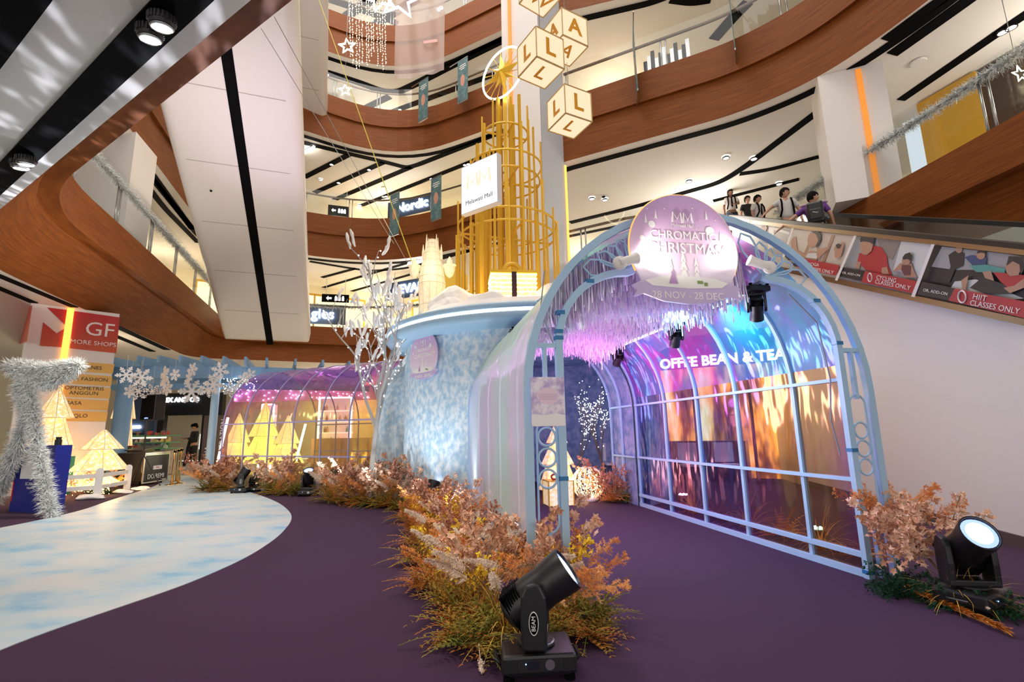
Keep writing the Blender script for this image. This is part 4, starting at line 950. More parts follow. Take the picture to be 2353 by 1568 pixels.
# ---- lit castle-like tower model ----
kc = ony(992, 690, 8.9); kc.z = 3.22; kt = ony(998, 545, 8.9).z; KH = kt - 3.2
ks = thing('lit_tower_model', 'cream lit model of twin-crowned tower standing in snow on the hub roof', 'model tower', tuple(kc))
M['wicker'] = pm('lit_fabric_cream', (0.85, 0.74, 0.55), 0.7, emit=(1.0, 0.78, 0.48), es=0.16, var=0.15, vs=18)
M['wire'] = pm('frame_wire', (.75, .66, .5), .5)
pr = [(.24, 0), (.23, .18), (.25, .42), (.235, .5), (.21, .62), (.17, .70), (.16, .78), (.13, .84), (.11, .9), (.07, .95)]
MB().lathe([(r, z * KH) for r, z in pr], 12, Matrix.Translation(kc)).build('tower_body', M['wicker'], ks)
mb = MB()
for r, z in pr: mb.tube([kc + Vector(((r + .004) * math.cos(a), (r + .004) * math.sin(a), z * KH)) for a in [2 * PI * k / 12 for k in range(12)]], .006, 4, closed=True)
for k in range(12): mb.tube([kc + Vector(((r + .004) * math.cos(PI * k / 6), (r + .004) * math.sin(PI * k / 6), z * KH)) for r, z in pr], .005, 4)
mb.build('wire_frame', M['wire'], ks)
for k in range(8):
    a = 2 * PI * k / 8; r = .13 if k % 2 else .17; z0 = .72 * KH; z1 = (1.0 if k % 2 else .9) * KH; c = kc + Vector((r * math.cos(a), r * math.sin(a), 0))
    MB().tube([c + Vector((0, 0, z0)), c + Vector((0, 0, (z0 + z1) / 2)), c + Vector((0, 0, z1))], [.03, .026, .004], 6).build('spire', M['wicker'], ks)
for sx in (-1, 1):
    pod = kc + Vector((sx * .33, -.02, KH * .60)); m_ = Matrix.Translation(pod)
    MB().lathe([(.02, -.17), (.07, -.12), (.1, -.03), (.1, .05), (.13, .07), (.06, .09), (.05, .16), (.01, .24)], 10, m_).build('side_pod', M['wicker'], ks)
    MB().tube([kc + Vector((sx * .18, 0, KH * .62)), pod + Vector((-sx * .08, 0, .06))], .025, 6).build('pod_arm', M['wicker'], ks)
lamp('POINT', kc + Vector((0, -.6, 1.0)), 5, (1, .8, .5), .15, name='tower_model_glow')
# snow rocks on the roof
def rock(c, sc, seed, lab, mat=None):
    bm_ = bmesh.new(); bmesh.ops.create_icosphere(bm_, subdivisions=3, radius=1)
    for v in bm_.verts:
        n_ = noise.noise(v.co * 1.3 + Vector((seed, 0, 0))); v.co *= 1 + .35 * n_; v.co.x *= sc[0]; v.co.y *= sc[1]; v.co.z *= sc[2]; v.co.z = max(v.co.z, -.2 * sc[2])
    me = bpy.data.meshes.new('snow_mound'); bm_.to_mesh(me); bm_.free(); o = bpy.data.objects.new('snow_mound', me); COL.objects.link(o); me.materials.append(mat or M['snow']); o.location = c
    return tag(o, lab, 'snow mound')
rock((-.98, 8.45, 3.28), (.55, .4, .42), 1, 'white foam snow mound between the lit model tower and the gold rods')
rock((-.42, 8.15, 3.25), (.5, .35, .3), 2, 'lower white foam snow mound in front of the gold rods')
p_ = ony(1258, 655, 8.8); rock((p_.x, 8.8, 3.35), (.28, .25, .52), 3, 'pointed white snow mound right of the lit gift box')
rock((1.1, 8.2, 3.2), (.4, .3, .22), 4, 'white snow mound beside the film tunnel roof')
# lit gift box on the roof
gp = ony(1177, 688, 8.55); gp.z = 3.22; gx = thing('lit_gift_box', 'glowing wire gift box with a dark ribbon on the hub roof', 'gift box', tuple(gp)); gs = .78; gh = .68
M['gift'] = multi('fairy_light_mesh', [(0.42, (0.75, 0.50, 0.22)), (0.5, (1.0, 0.8, 0.5)), (0.62, (1.0, 0.95, 0.8))], sc=22, rough=.6, emit=(1, .75, .35), es=.28)
MB().box((gp.x, gp.y, gp.z + gh / 2), (gs, gs * .8, gh), .12).build('box', M['gift'], gx)
mb = MB()
for k in range(9): z = gp.z + .04 + k * .078; mb.tube([Matrix.Translation((gp.x, gp.y, z)) @ Matrix.Rotation(.12, 4, 'Z') @ Vector(q) for q in ((-gs / 2 - .01, -gs * .4 - .01, 0), (gs / 2 + .01, -gs * .4 - .01, 0), (gs / 2 + .01, gs * .4 + .01, 0), (-gs / 2 - .01, gs * .4 + .01, 0))], .008, 4, closed=True)
mb.build('light_string', M['warm'], gx)
mb = MB(); mm2 = Matrix.Translation(gp) @ Matrix.Rotation(.12, 4, 'Z'); mb.box((0, -gs * .4 - .02, gh / 2), (.085, .02, gh + .02), M=mm2); mb.box((0, 0, gh + .01), (.085, gs * .8 + .06, .02), M=mm2)
mb.build('ribbon', pm('dark_plum_ribbon', (.05, .015, .03), .6), gx)
mb = MB(); mb.tube([mm2 @ Vector((.14 * math.cos(a), -.05, gh + .14 + .12 * math.sin(a))) for a in [2 * PI * k / 16 for k in range(16)]], .04, 6, closed=True); mb.build('bow', M['gold'], gx, smooth=True)
MB().box((gp.x, gp.y, gp.z + gh + .03), (gs * 1.04, gs * .86, .05), .12).build('lid', M['gold'], gx)

# ---- moving head stage lights ----
def make_head(label):
    o = thing('moving_head_light', label, 'stage light', (0, 0, 0))
    mb = MB(); mb.box((0, 0, .075), (.34, .27, .085)); mb.box((0, 0, .035), (.30, .24, .03)); ba = mb.build('base', M['blackg'], o, bevel=.018)
    for x in (-.14, .14):
        for y in (-.10, .10): MB().lathe([(.022, 0), (.026, .004), (.022, .025)], 10, Matrix.Translation((x, y, 0))).build('foot', M['blackm'], ba)
    for x in (-.178, .178): MB().tube([(x, -.05, .06), (x * 1.1, -.05, .075), (x * 1.1, .05, .075), (x, .05, .06)], .009, 6).build('carry_handle', M['blacks'], ba)
    MB().box((.0, -.137, .078), (.20, .006, .05)).build('control_panel', M['blacks'], ba)
    MB().box((-.03, -.141, .078), (.055, .003, .034)).build('display', pm('display_dark', (.015, .018, .03), .15) if 'display_dark' not in bpy.data.materials else bpy.data.materials['display_dark'], ba)
    MB().lathe([(.022, 0), (.022, .003)], 16, Matrix.Translation((.045, -.140, .078)) @ Matrix.Rotation(PI / 2, 4, 'X')).build('button_dial', M['steel'], ba)
    MB().box((-.064, -.142, .085), (.004, .002, .004)).build('status_led', emi('blue_status_led', (.2, .5, 1), 8) if 'blue_status_led' not in bpy.data.materials else bpy.data.materials['blue_status_led'], ba)
    mb = MB(); mb.tube([(0, 0, .115), (0, 0, .135)], .09, 20)
    for s in (-1, 1):
        pr_ = [(-.055, .13), (.055, .13), (.062, .26), (.058, .36), (.035, .405), (0, .415), (-.035, .405), (-.058, .36), (-.062, .26)]
        mb.plate(pr_, Matrix.Translation((s * .118 - .019, 0, 0)) @ Matrix(((0, 0, 1, 0), (1, 0, 0, 0), (0, 1, 0, 0), (0, 0, 0, 1))), .038)
    mb.box((0, 0, .15), (.272, .115, .04)); yk = mb.build('yoke', M['blackg'], o, bevel=.012)
    MB().lathe([(.001, .0), (.030, .0), (.030, .003)], 20, Matrix.Translation((.1375, 0, .25)) @ Matrix.Rotation(PI / 2, 4, 'Y') @ Matrix.Diagonal((1.7, .75, 1, 1))).build('badge', M['letw'], yk)
    MB().lathe([(.001, .0), (.027, .0), (.027, .0045)], 20, Matrix.Translation((.1375, 0, .25)) @ Matrix.Rotation(PI / 2, 4, 'Y') @ Matrix.Diagonal((1.72, .72, 1, 1))).build('badge_face', M['blackm'], yk)
    text('BEAM', .026, uvn((.1425, 0, .25), (0, 0, 1), (0, -1, 0)), M['letw'], yk, .0008)
    HM = Matrix.Translation((0, 0, .335)); mb = MB()
    prf = [(.001, -.165), (.062, -.165), (.082, -.145), (.092, -.08), (.094, 0), (.090, .06), (.094, .11), (.100, .17), (.100, .205), (.093, .205), (.088, .19)]
    mb.lathe(prf, 28, Matrix.Diagonal((1, 1.05, 1, 1)), cap=False)
    FR['__h'] = Matrix.Identity(4)
    h = mb.build('lamp_head', M['blackg'], None); smoothang(h, 30); h.parent = o; h.location = (0, 0, .335); FR[h.name] = HM
    def hp(b, nm, mt, **k):
        q = b.build(nm, mt, None, **k); q.parent = h; return q
    b = MB()
    for k in range(7): b.box((0, 0, -.135 + k * .014), (.165, .196, .006))
    hp(b, 'cooling_fin', M['blackm']); 
    hp(MB().lathe([(.001, .193), (.089, .193)], 24), 'lens', M['lensblue']); hp(MB().lathe([(.001, .195), (.066, .1955)], 24), 'lens_core', M['lenswhite'])
    return o, yk, h
M['lensblue'] = emi('lens_blue_rim', (0.25, 0.35, 0.75), 1.3); M['lenswhite'] = emi('lens_white_core', (0.92, 0.95, 1.0), 3.0)
hp0, hy0, hh0 = make_head('black moving-head stage light in front of the large dried-flower bank, lens tipped up')
hfirst = [True]
def head(loc, rz, pan, tilt, lab, scale=1.0, rot=None):
    if hfirst[0]: o = hp0; hfirst[0] = False; o.location = loc; o.rotation_euler = (0, 0, rz); o.scale = (scale,) * 3
    else: o = dup(hp0, loc, rz, lab, scale=scale)
    o['label'] = lab
    for c in ALLKIDS(o):
        if c.name.startswith('yoke'): c.rotation_euler = (0, 0, pan)
        if c.name.startswith('lamp_head'): c.rotation_euler = (tilt, 0, pan)
    if rot: o.rotation_euler = rot
    return o
hfirst_args = dict()
R = math.radians
def G(px, py): p = onz(px, py, 0); return (p.x, p.y, 0.0)
# place the stage lights
head(G(1234, 1540), R(4), R(-100), R(-54), 'black moving-head stage light in front of the large dried-flower bank, lens tipped up', 1.08)
head(G(2240, 1398), R(28), R(-38), R(52), 'black moving-head stage light on the floor by the white wall', 1.1)
head(G(552, 1133), R(5), R(-70), R(-30), 'black moving-head stage light at the far left end of the film tunnel')
head(G(583, 1130), R(10), R(160), R(35), 'small dark stage light crouched behind the first tunnel lamp', .75)
head(G(708, 1140), R(3), R(8), R(28), 'black moving-head stage light facing the camera between two grass clumps')
head(G(765, 1118), R(0), R(-60), R(-48), 'black moving-head stage light tilted right behind the long fern bank', .95)
head(G(990, 1180), R(80), R(60), R(20), 'black moving-head stage light half hidden at the corner of the big flower bank', .9)
head(tuple(onz(1180, 1268, .02)), R(0), R(10), R(50), 'stage light buried in the flower bank, only its pale lens showing', .6)
def hung(t, x, z, pan, tilt, lab, sc=.62):
    p = t1(x, t, z); head(tuple(p), 0, pan, tilt, lab, sc, rot=(PI, 0, R(11)))
    q = t1(x, t, SHZ + math.sqrt(SHR ** 2 - (x - SHC) ** 2))
hung(0.30, .76, 2.50, R(30), R(35), 'black stage light hung under the roof nearest the arch gate, right side')
hung(1.75, .76, 2.50, R(10), R(40), 'black stage light hung midway along the LED tube bar')
hung(3.5, .76, 2.50, R(0), R(45), 'black stage light hung at the far end of the LED tube bar')
hung(0.60, -.92, 2.60, R(-40), R(40), 'black stage light hung inside the left shoulder of the arch gate')
hung(2.2, -1.08, 2.45, R(-30), R(35), 'black stage light hung deeper inside on the left of the walkway')
for px, py, c, e in ((1570, 1142, (.8, .6, 1), 8), (1875, 1222, (.2, .95, .85), 9)):
    # floor uplights behind the film wall
    p = onz(px, py, .08); o = thing('floor_uplight', 'round floor uplight glowing %s outside the film wall' % ('violet-white' if c[0] > .5 else 'turquoise'), 'uplight', (p.x, p.y, 0))
    MB().lathe([(.09, 0), (.10, .02), (.10, .10), (.085, .11)], 20, Matrix.Translation((p.x, p.y, 0))).build('housing', M['blackg'], o)
    mb = MB()
    for k in range(7): a = k * PI / 3; r = .055 if k < 6 else 0; mb.sphere((p.x + r * math.cos(a), p.y + r * math.sin(a), .112), .022, 8, 5)
    mb.build('led_lens', emi('uplens', c, 12) if px > 1600 else emi('uplens_v', c, 12), o)
    lamp('SPOT', (p.x, p.y, .15), e, c, .05, name='uplight_beam', spot=R(70), target=(p.x + .15, p.y, 3))

# ======================= PLANTS =======================
def plantmat(name, stops, sc=9.0, rough=.75):
    m, t, b = nt(name); n = tex(t, (1, 1, 1), sc=sc, detail=3); oi = t.nodes.new('ShaderNodeObjectInfo')
    a = t.nodes.new('ShaderNodeMath'); a.operation = 'MULTIPLY_ADD'; a.inputs[1].default_value = .28; t.links.new(oi.outputs['Random'], a.inputs[0])
    s_ = t.nodes.new('ShaderNodeMath'); s_.operation = 'SUBTRACT'; s_.inputs[1].default_value = .14; t.links.new(n.outputs[0], s_.inputs[0]); t.links.new(s_.outputs[0], a.inputs[2])
    t.links.new(ramp(t, a.outputs[0], stops), b.inputs['Base Color']); b.inputs['Roughness'].default_value = rough; b.inputs['Specular IOR Level'].default_value = .2
    return m
M['fern'] = plantmat('fern_leaf', [(.30, (.06, .085, .014)), (.45, (.24, .22, .035)), (.58, (.42, .24, .04)), (.72, (.50, .15, .03))], 5)
M['fernr'] = plantmat('rust_fern_leaf', [(.30, (.30, .09, .016)), (.5, (.60, .22, .04)), (.7, (.78, .38, .09))], 5)
M['cream'] = plantmat('pampas_plume', [(.3, (.74, .54, .40)), (.6, (.94, .80, .66))], 6)
M['opl'] = plantmat('orange_plume', [(.3, (.76, .27, .07)), (.6, (.98, .48, .16)), (.8, (1.0, .62, .32))], 6)
M['pinkl'] = plantmat('dusty_pink_leaf', [(.3, (.52, .25, .14)), (.5, (.80, .46, .30)), (.7, (.95, .68, .50))], 9)
M['pinkd'] = plantmat('brown_pink_leaf', [(.3, (.36, .14, .09)), (.5, (.60, .28, .18)), (.7, (.76, .44, .30))], 9)
M['grassg'] = plantmat('golden_grass', [(.3, (.50, .24, .04)), (.6, (.84, .54, .10))], 6)
M['yell'] = plantmat('yellow_sprig', [(.3, (.75, .38, .02)), (.6, (1.0, .68, .05))], 8)
M['euc'] = plantmat('dark_green_leaf', [(.3, (.008, .035, .018)), (.6, (.025, .085, .04))], 9)
M['stem'] = pm('dry_stem', (.25, .14, .07), .8)
def rvec(rr): return Vector((rr.gauss(0, 1), rr.gauss(0, 1), rr.gauss(0, 1))).normalized()
def curve_(b, d, L, droop, n, rr=None, wob=0.0):
    pts = [Vector(b)]; d = Vector(d).normalized()
    for i in range(n):
        d = (d + Vector((0, 0, -droop / n)) + (rvec(rr) * wob if rr else Vector())).normalized(); pts.append(pts[-1] + d * L / n)
    return pts
def stemtri(mb, pts, w):
    for i in range(len(pts) - 1):
        d = (pts[i + 1] - pts[i]).normalized(); a = d.orthogonal().normalized() * w; mb.add([pts[i] - a, pts[i] + a, pts[i + 1] + a * .7, pts[i + 1] - a * .7], [(0, 1, 2, 3)])
def leaf(mb, p, d, nrm, L, Wd):
    d = d.normalized(); s_ = d.cross(nrm); s_ = s_.normalized() if s_.length > 1e-4 else d.orthogonal()
    up = s_.cross(d) * (Wd * .25); m = p + d * L * .45
    mb.add([p, m + s_ * Wd / 2 + up, p + d * L, m - s_ * Wd / 2 + up], [(0, 1, 2), (0, 2, 3)])
def g_fern(seed, nf=24, L=.34, flat=.5, lf=.075):
    rr = random.Random(seed); mb = MB()
    for k in range(nf):
        a = 2 * PI * k / nf + rr.random(); el = .2 + rr.random() * 1.0 * flat * 2; d = Vector((math.cos(a) * math.cos(el), math.sin(a) * math.cos(el), math.sin(el)))
        LL = L * (.75 + .5 * rr.random()); pts = curve_((0, 0, .02), d, LL, .9, 9); stemtri(mb, pts, .0022)
        for i in range(1, 10):
            t_ = i / 9; dd = (pts[i] - pts[i - 1]).normalized(); side = dd.cross(Vector((0, 0, 1))).normalized(); ll = lf * (1.15 - t_) * (.6 if i == 1 else 1) * (L / .34)
            for sg in (-1, 1):
                ld = (side * sg + dd * .55 + Vector((0, 0, .1 * rr.gauss(0, 1)))).normalized(); q = pts[i]; nl = 3
                leaf(mb, q, ld, Vector((0, 0, 1)), ll, ll * .36)
                for j in (1, 2): leaf(mb, q + ld * ll * j / 3, (ld + dd * .9).normalized(), Vector((0, 0, 1)), ll * .36, ll * .2); leaf(mb, q + ld * ll * j / 3, (ld - dd * .9).normalized(), Vector((0, 0, 1)), ll * .36, ll * .2)
        leaf(mb, pts[-1], pts[-1] - pts[-2], Vector((0, 0, 1)), lf * .4, lf * .12)
    return mb
def plume(mb, pts, rr, fl, n):
    N = len(pts) - 1
    for _ in range(n):
        t_ = rr.random() ** .8; i = min(int(t_ * N), N - 1); p = pts[i].lerp(pts[i + 1], t_ * N - i); d = (pts[i + 1] - pts[i]).normalized()
        o = rvec(rr); o = (o - o.dot(d) * d).normalized(); dd = (o + d * (.5 + rr.random())).normalized(); LL = fl * (1.1 - t_ * .8) * (.5 + rr.random() * .7)
        e_ = p + dd * LL + Vector((0, 0, -LL * .2)); w = dd.orthogonal().normalized() * .0022; m_ = p.lerp(e_, .5) + Vector((0, 0, LL * .12))
        mb.add([p - w * .5, m_ - w, e_, m_ + w], [(0, 1, 2, 3)])
        if rr.random() < .5: q = e_ + rvec(rr) * .012; mb.add([e_, e_ + w * 3, q], [(0, 1, 2)])
def g_pampas(seed, n=4, H=.55, spread=.8, pl=.26, dens=420, fl=.055):
    rr = random.Random(seed); st = MB(); mb = MB()
    for k in range(n):
        a = 2 * PI * k / n + rr.random(); d = Vector((math.cos(a) * spread, math.sin(a) * spread, 1)); LL = H * (.8 + .4 * rr.random())
        pts = curve_((0, 0, 0), d, LL, .55, 12, rr, .03); stemtri(st, pts, .003); plume(mb, pts[int(12 * (1 - pl / LL)) if pl < LL else 2:], rr, fl, dens)
    return st, mb
def g_astilbe(seed, n=5, H=.5, spread=.8, dens=150):
    rr = random.Random(seed); st = MB(); mb = MB()
    for k in range(n):
        a = 2 * PI * k / n + rr.random(); d = Vector((math.cos(a) * spread, math.sin(a) * spread, 1)); pts = curve_((0, 0, 0), d, H * (.8 + .4 * rr.random()), .5, 12, rr, .02); stemtri(st, pts, .003)
        for i in range(4, 12):
            for sg in range(3):
                b = curve_(pts[i], (pts[i] - pts[i - 1]).normalized() + rvec(rr) * .8, .13 * (1.25 - i / 12), .2, 4, rr, .08); stemtri(mb, b, .0014); plume(mb, b, rr, .026, dens // 5)
    return st, mb
def g_leafy(seed, n=6, H=.55, spread=.6, lf=.033, cl=9, per=5):
    rr = random.Random(seed); st = MB(); mb = MB()
    for k in range(n):
        a = 2 * PI * k / n + rr.random(); d = Vector((math.cos(a) * spread, math.sin(a) * spread, 1)); pts = curve_((0, 0, 0), d, H * (.75 + .4 * rr.random()), .3, 10, rr, .06); stemtri(st, pts, .004)
        for i in range(3, 11):
            for j in range(2):
                b = curve_(pts[i], (pts[i] - pts[i - 1]).normalized() * .6 + rvec(rr), .11 * (1.3 - i / 12), .1, 3, rr, .1); stemtri(st, b, .0018)
                for q in b[1:] + ([pts[i]] if j == 0 else []):
                    ax = rvec(rr); o = ax.orthogonal().normalized(); ph = rr.random() * 6
                    for m_ in range(per): dv_ = Matrix.Rotation(ph + 2 * PI * m_ / per, 3, ax) @ o; leaf(mb, q, dv_ + ax * .45, ax, lf * (.7 + .5 * rr.random()), lf * .62)
    return st, mb
def g_grass(seed, n=70, H=.42, w=.0035, droop=1.5):
    rr = random.Random(seed); mb = MB()
    for _ in range(n):
        a = rr.random() * 2 * PI; el = .7 + rr.random() * .8; d = Vector((math.cos(a) * math.cos(el), math.sin(a) * math.cos(el), math.sin(el)))
        pts = curve_(Vector((math.cos(a), math.sin(a), 0)) * rr.random() * .04, d, H * (.6 + .6 * rr.random()), droop, 7); s_ = d.cross(Vector((0, 0, 1))).normalized() * w
        vs = [];
        for i, p in enumerate(pts): k = 1 - (i / 7) ** 2; vs += [p - s_ * k, p + s_ * k]
        mb.add(vs, [(2 * i, 2 * i + 1, 2 * i + 3, 2 * i + 2) for i in range(7)])
    return mb
def g_euc(seed, n=30, L=.28):
    rr = random.Random(seed); mb = MB()
    for k in range(n):
        a = rr.random() * 2 * PI; el = .15 + rr.random() * .9; d = Vector((math.cos(a) * math.cos(el), math.sin(a) * math.cos(el), math.sin(el))); pts = curve_((0, 0, .01), d, L * (.6 + .6 * rr.random()), .7, 8, rr, .05); stemtri(mb, pts, .002)
        for i in range(1, 9):
            for j in range(5): leaf(mb, pts[i], (pts[i] - pts[i - 1]).normalized() * .6 + rvec(rr), rvec(rr), .035, .015)
    return mb
PROTO = {}
def proto(key, parts, name, cat):
    PROTO[key] = (parts, name, cat, [])
def put(key, loc, sc=1.0, rz=None, lab='', grp=None, tilt=(0, 0)):
    parts, name, cat, made = PROTO[key]; rz = R_.random() * 6.28 if rz is None else rz
    if not made:
        if len(parts) == 1: o = parts[0][1].build(name, parts[0][2])
        else:
            o = parts[0][1].build(name, parts[0][2])
            for nm, mb, mt in parts[1:]: q = mb.build(nm, mt); q.parent = o
        made.append(o)
    else:
        src = made[0]; o = src.copy(); COL.objects.link(o)
        for c in ALLKIDS(src): c2 = c.copy(); COL.objects.link(c2); c2.parent = o
    o.location = (loc[0], loc[1], loc[2] if len(loc) > 2 else 0); o.rotation_euler = (tilt[0], tilt[1], rz); o.scale = (sc,) * 3
    tag(o, lab, cat, grp); return o
proto('fernA', [('f', g_fern(1), M['fern'])], 'fern', 'fern'); proto('fernB', [('f', g_fern(2, 30, .30, .35), M['fern'])], 'fern', 'fern'); proto('fernR', [('f', g_fern(3, 26, .30, .6, .06), M['fernr'])], 'rust_fern', 'fern')
for key, s_, kw in (('pamA', 4, dict(n=5)), ('pamB', 5, dict(n=3, spread=1.2, H=.5))):
    a, b = g_pampas(s_, **kw); proto(key, [('plume', b, M['cream']), ('stem', a, M['stem'])], 'pampas_grass', 'dried grass')
a, b = g_astilbe(6); proto('opl', [('plume', b, M['opl']), ('stem', a, M['stem'])], 'orange_plume_flower', 'dried flower')
a, b = g_astilbe(16, n=4, spread=1.3); proto('opl2', [('plume', b, M['opl']), ('stem', a, M['stem'])], 'orange_plume_flower', 'dried flower')
a, b = g_leafy(7); proto('pink', [('foliage', b, M['pinkl']), ('stem', a, M['stem'])], 'leafy_branch', 'dried branch')
a, b = g_leafy(8, lf=.022, n=8); proto('pinkd', [('foliage', b, M['pinkd']), ('stem', a, M['stem'])], 'leafy_branch', 'dried branch')
a, b = g_leafy(9, lf=.022, n=6, per=4, spread=.8, H=.42); proto('yell', [('foliage', b, M['yell']), ('stem', a, M['stem'])], 'yellow_sprig', 'dried flower')
proto('grass', [('g', g_grass(10), M['grassg'])], 'golden_grass', 'dried grass'); proto('grassR', [('g', g_grass(12, 110, .3, .003, 1.2), M['fernr'])], 'rust_grass', 'dried grass')
proto('euc', [('e', g_euc(11), M['euc'])], 'green_foliage', 'foliage')
FB = 'in the large flower bank before the walkway'
gb = 'dried plants in the large flower bank'
# front clump (around 3 m from the camera)
cx, cy = .05, 3.22
for i, (dx, dy, s_) in enumerate([(-.38, .05, 1.05), (-.30, -.16, 1.0), (-.12, -.24, .95), (.12, -.12, .8), (.36, -.06, .95), (.42, .14, 1.0), (.30, .34, 1.0), (-.45, .34, 1.0), (-.46, .62, .9), (-.18, .10, .8), (.10, .22, .8)]):
    put('fernA' if i % 2 else 'fernB', (cx + dx, cy + dy), s_, lab='olive-brown fern at the foot of the front flower clump', grp='ferns of the front flower clump')
for dx, dy, s_ in ((-.30, .16, .9), (-.40, .45, .95), (-.05, .0, .8), (.18, .18, .9)):
    put('grassR', (cx + dx, cy + dy), s_, lab='rust-red grass tuft at the foot of the front flower clump', grp='rust grass of the front flower clump')
for dx, dy, s_ in ((-.12, .0, 1.0), (-.2, .22, .95), (.15, .12, .8)):
    put('grass', (cx + dx, cy + dy), s_, lab='golden arching grass in the front flower clump', grp='golden grass of the front flower clump')
put('pamB', (cx - .12, cy + .05, .12), 1.05, 2.3, 'cream pampas plumes spreading left behind the front stage light')
put('pamB', (cx - .28, cy + .22, .22), .95, 3.4, 'cream pampas plume leaning left over the ferns of the front clump')
put('pamB', (cx - .02, cy + .18, .28), .9, 1.2, 'cream pampas plume upright just left of the front stage light')
put('opl2', (cx + .30, cy + .25, .22), 1.05, 4.7, 'orange plume branches reaching right over the carpet')
put('pamA', (cx - .15, cy + .35, .05), 1.15, 0.4, 'tall cream pampas plumes in the middle of the front clump')
put('opl2', (cx + .20, cy + .10, .12), 1.0, 5.6, 'bright orange plume branches right of the front stage light')
put('opl', (cx + .28, cy + .22, .10), 1.05, .5, 'pale orange plumes beside the gate leg in the front clump')
put('pink', (cx + .02, cy + .38, .08), 1.15, 1.0, 'dusty pink leafy branch right behind the front stage light')
put('pink', (cx + .12, cy + .70, .06), 1.2, 2.0, 'dusty pink leafy branch at the left gate leg')
put('yell', (cx + .26, cy + .62, .1), 1.2, 2.7, 'yellow sprigs poking past the left gate leg')
# along the left flank of the walkway
path = [(-.15, 3.75), (-.30, 4.1), (-.36, 4.5), (-.46, 4.9), (-.52, 5.3), (-.66, 5.7), (-.74, 6.1), (-.86, 6.5), (-.95, 6.9), (-1.08, 7.3), (-1.2, 7.7)]
for i, (x, y) in enumerate(path):
    w = -.22 - .12 * (i % 2)
    put('fernR' if i % 3 else 'fernA', (x + w - .1, y), 1.0, lab='rusty fern along the left edge of the long flower bank', grp='ferns edging the long flower bank')
    put(('yell', 'opl', 'pamA', 'yell', 'pamA', 'opl', 'yell', 'opl', 'yell', 'pinkd', 'opl')[i], (x + w * .6, y, .05), 1.12, lab=('yellow sprigs', 'orange plumes', 'cream pampas', 'yellow sprigs', 'cream pampas', 'orange plumes', 'yellow sprigs', 'orange plumes', 'yellow sprigs', 'brown-pink leafy branch', 'orange plumes')[i] + ' in the long flower bank beside the walkway', grp=gb)
    put(('pink', 'pamA', 'opl', 'pinkd', 'opl')[i % 5], (x - .02, y + .15, .05), 1.1, lab=('dusty pink leafy branch', 'cream pampas', 'orange plumes', 'brown-pink leafy branch', 'orange plumes')[i % 5] + ' against the film wall in the long flower bank', grp=gb)
    if i % 2: put('grassR', (x + w, y + .1), 1.1, lab='rust grass tuft in the long flower bank beside the walkway', grp=gb)
# right clump by the wall
rx, ry = 2.98, 3.93
put('pink', (rx - .12, ry - .02, .10), 1.0, .2, 'dusty pink leafy branch at the right foot of the arch gate')
put('pink', (rx + .02, ry + .12, .22), 1.0, 3.2, 'highest dusty pink leafy branch in the clump by the white wall')
put('pink', (rx + .14, ry - .02, .12), 1.0, 2.2, 'dusty pink leafy branch behind the stage light by the white wall')
put('opl', (rx + .22, ry + .30, .32), 1.05, 1.2, 'peach plumes rising behind the clump at the white wall')
put('opl', (rx + .06, ry + .32, .36), 1.05, 4.2, 'orange plumes rising behind the right foot of the arch gate')
put('grass', (rx - .02, ry - .30), .85, 1, 'golden grass tuft under the pink branches by the white wall')
put('grass', (rx + .08, ry - .34), .8, 3, 'golden grass tuft next to the stage light by the white wall')
for dx, dy in ((-.22, -.12), (-.08, -.34), (.12, -.46), (-.12, .05)):
    put('euc', (rx + dx, ry + dy), .85, lab='dark green foliage at the foot of the clump by the white wall', grp='green foliage by the white wall')
put('pamB', (2.98, 3.47), .35, 0, 'small cream plume tuft at the foot of the stage light by the wall')
o = put('grassR', (2.92, 3.38, .03), .1, 0, 'x'); bpy.data.objects.remove(o)
mb = MB(); rr = random.Random(4); A = onz(2075, 1350, .03); B = onz(2310, 1452, .02)
for i in range(60):
    t_ = i / 60; p = A.lerp(B, t_); stemtri(mb, [p, p + (B - A) / 60], .004)
    for j in range(5): leaf(mb, p + Vector((0, 0, .01)), (B - A).normalized() + rvec(rr) * .35 + Vector((0, 0, .1)), Vector((0, 0, 1)), .075, .02)
tag(mb.build('fallen_branch', M['fernr'], origin=tuple(A)), 'rust coloured branch lying on the carpet in front of the right stage light', 'dried branch')
mb = MB(); st = MB(); rr = random.Random(9); A = onz(1100, 1480, .08); B = onz(1106, 1542, .02); pts = [A.lerp(B, k / 5) for k in range(6)]; stemtri(mb, pts, .003); plume(mb, pts[3:], rr, .02, 160)
tag(mb.build('fallen_plume', M['cream'], origin=tuple(B)), 'little cream plume drooping onto the carpet left of the front stage light', 'dried flower')
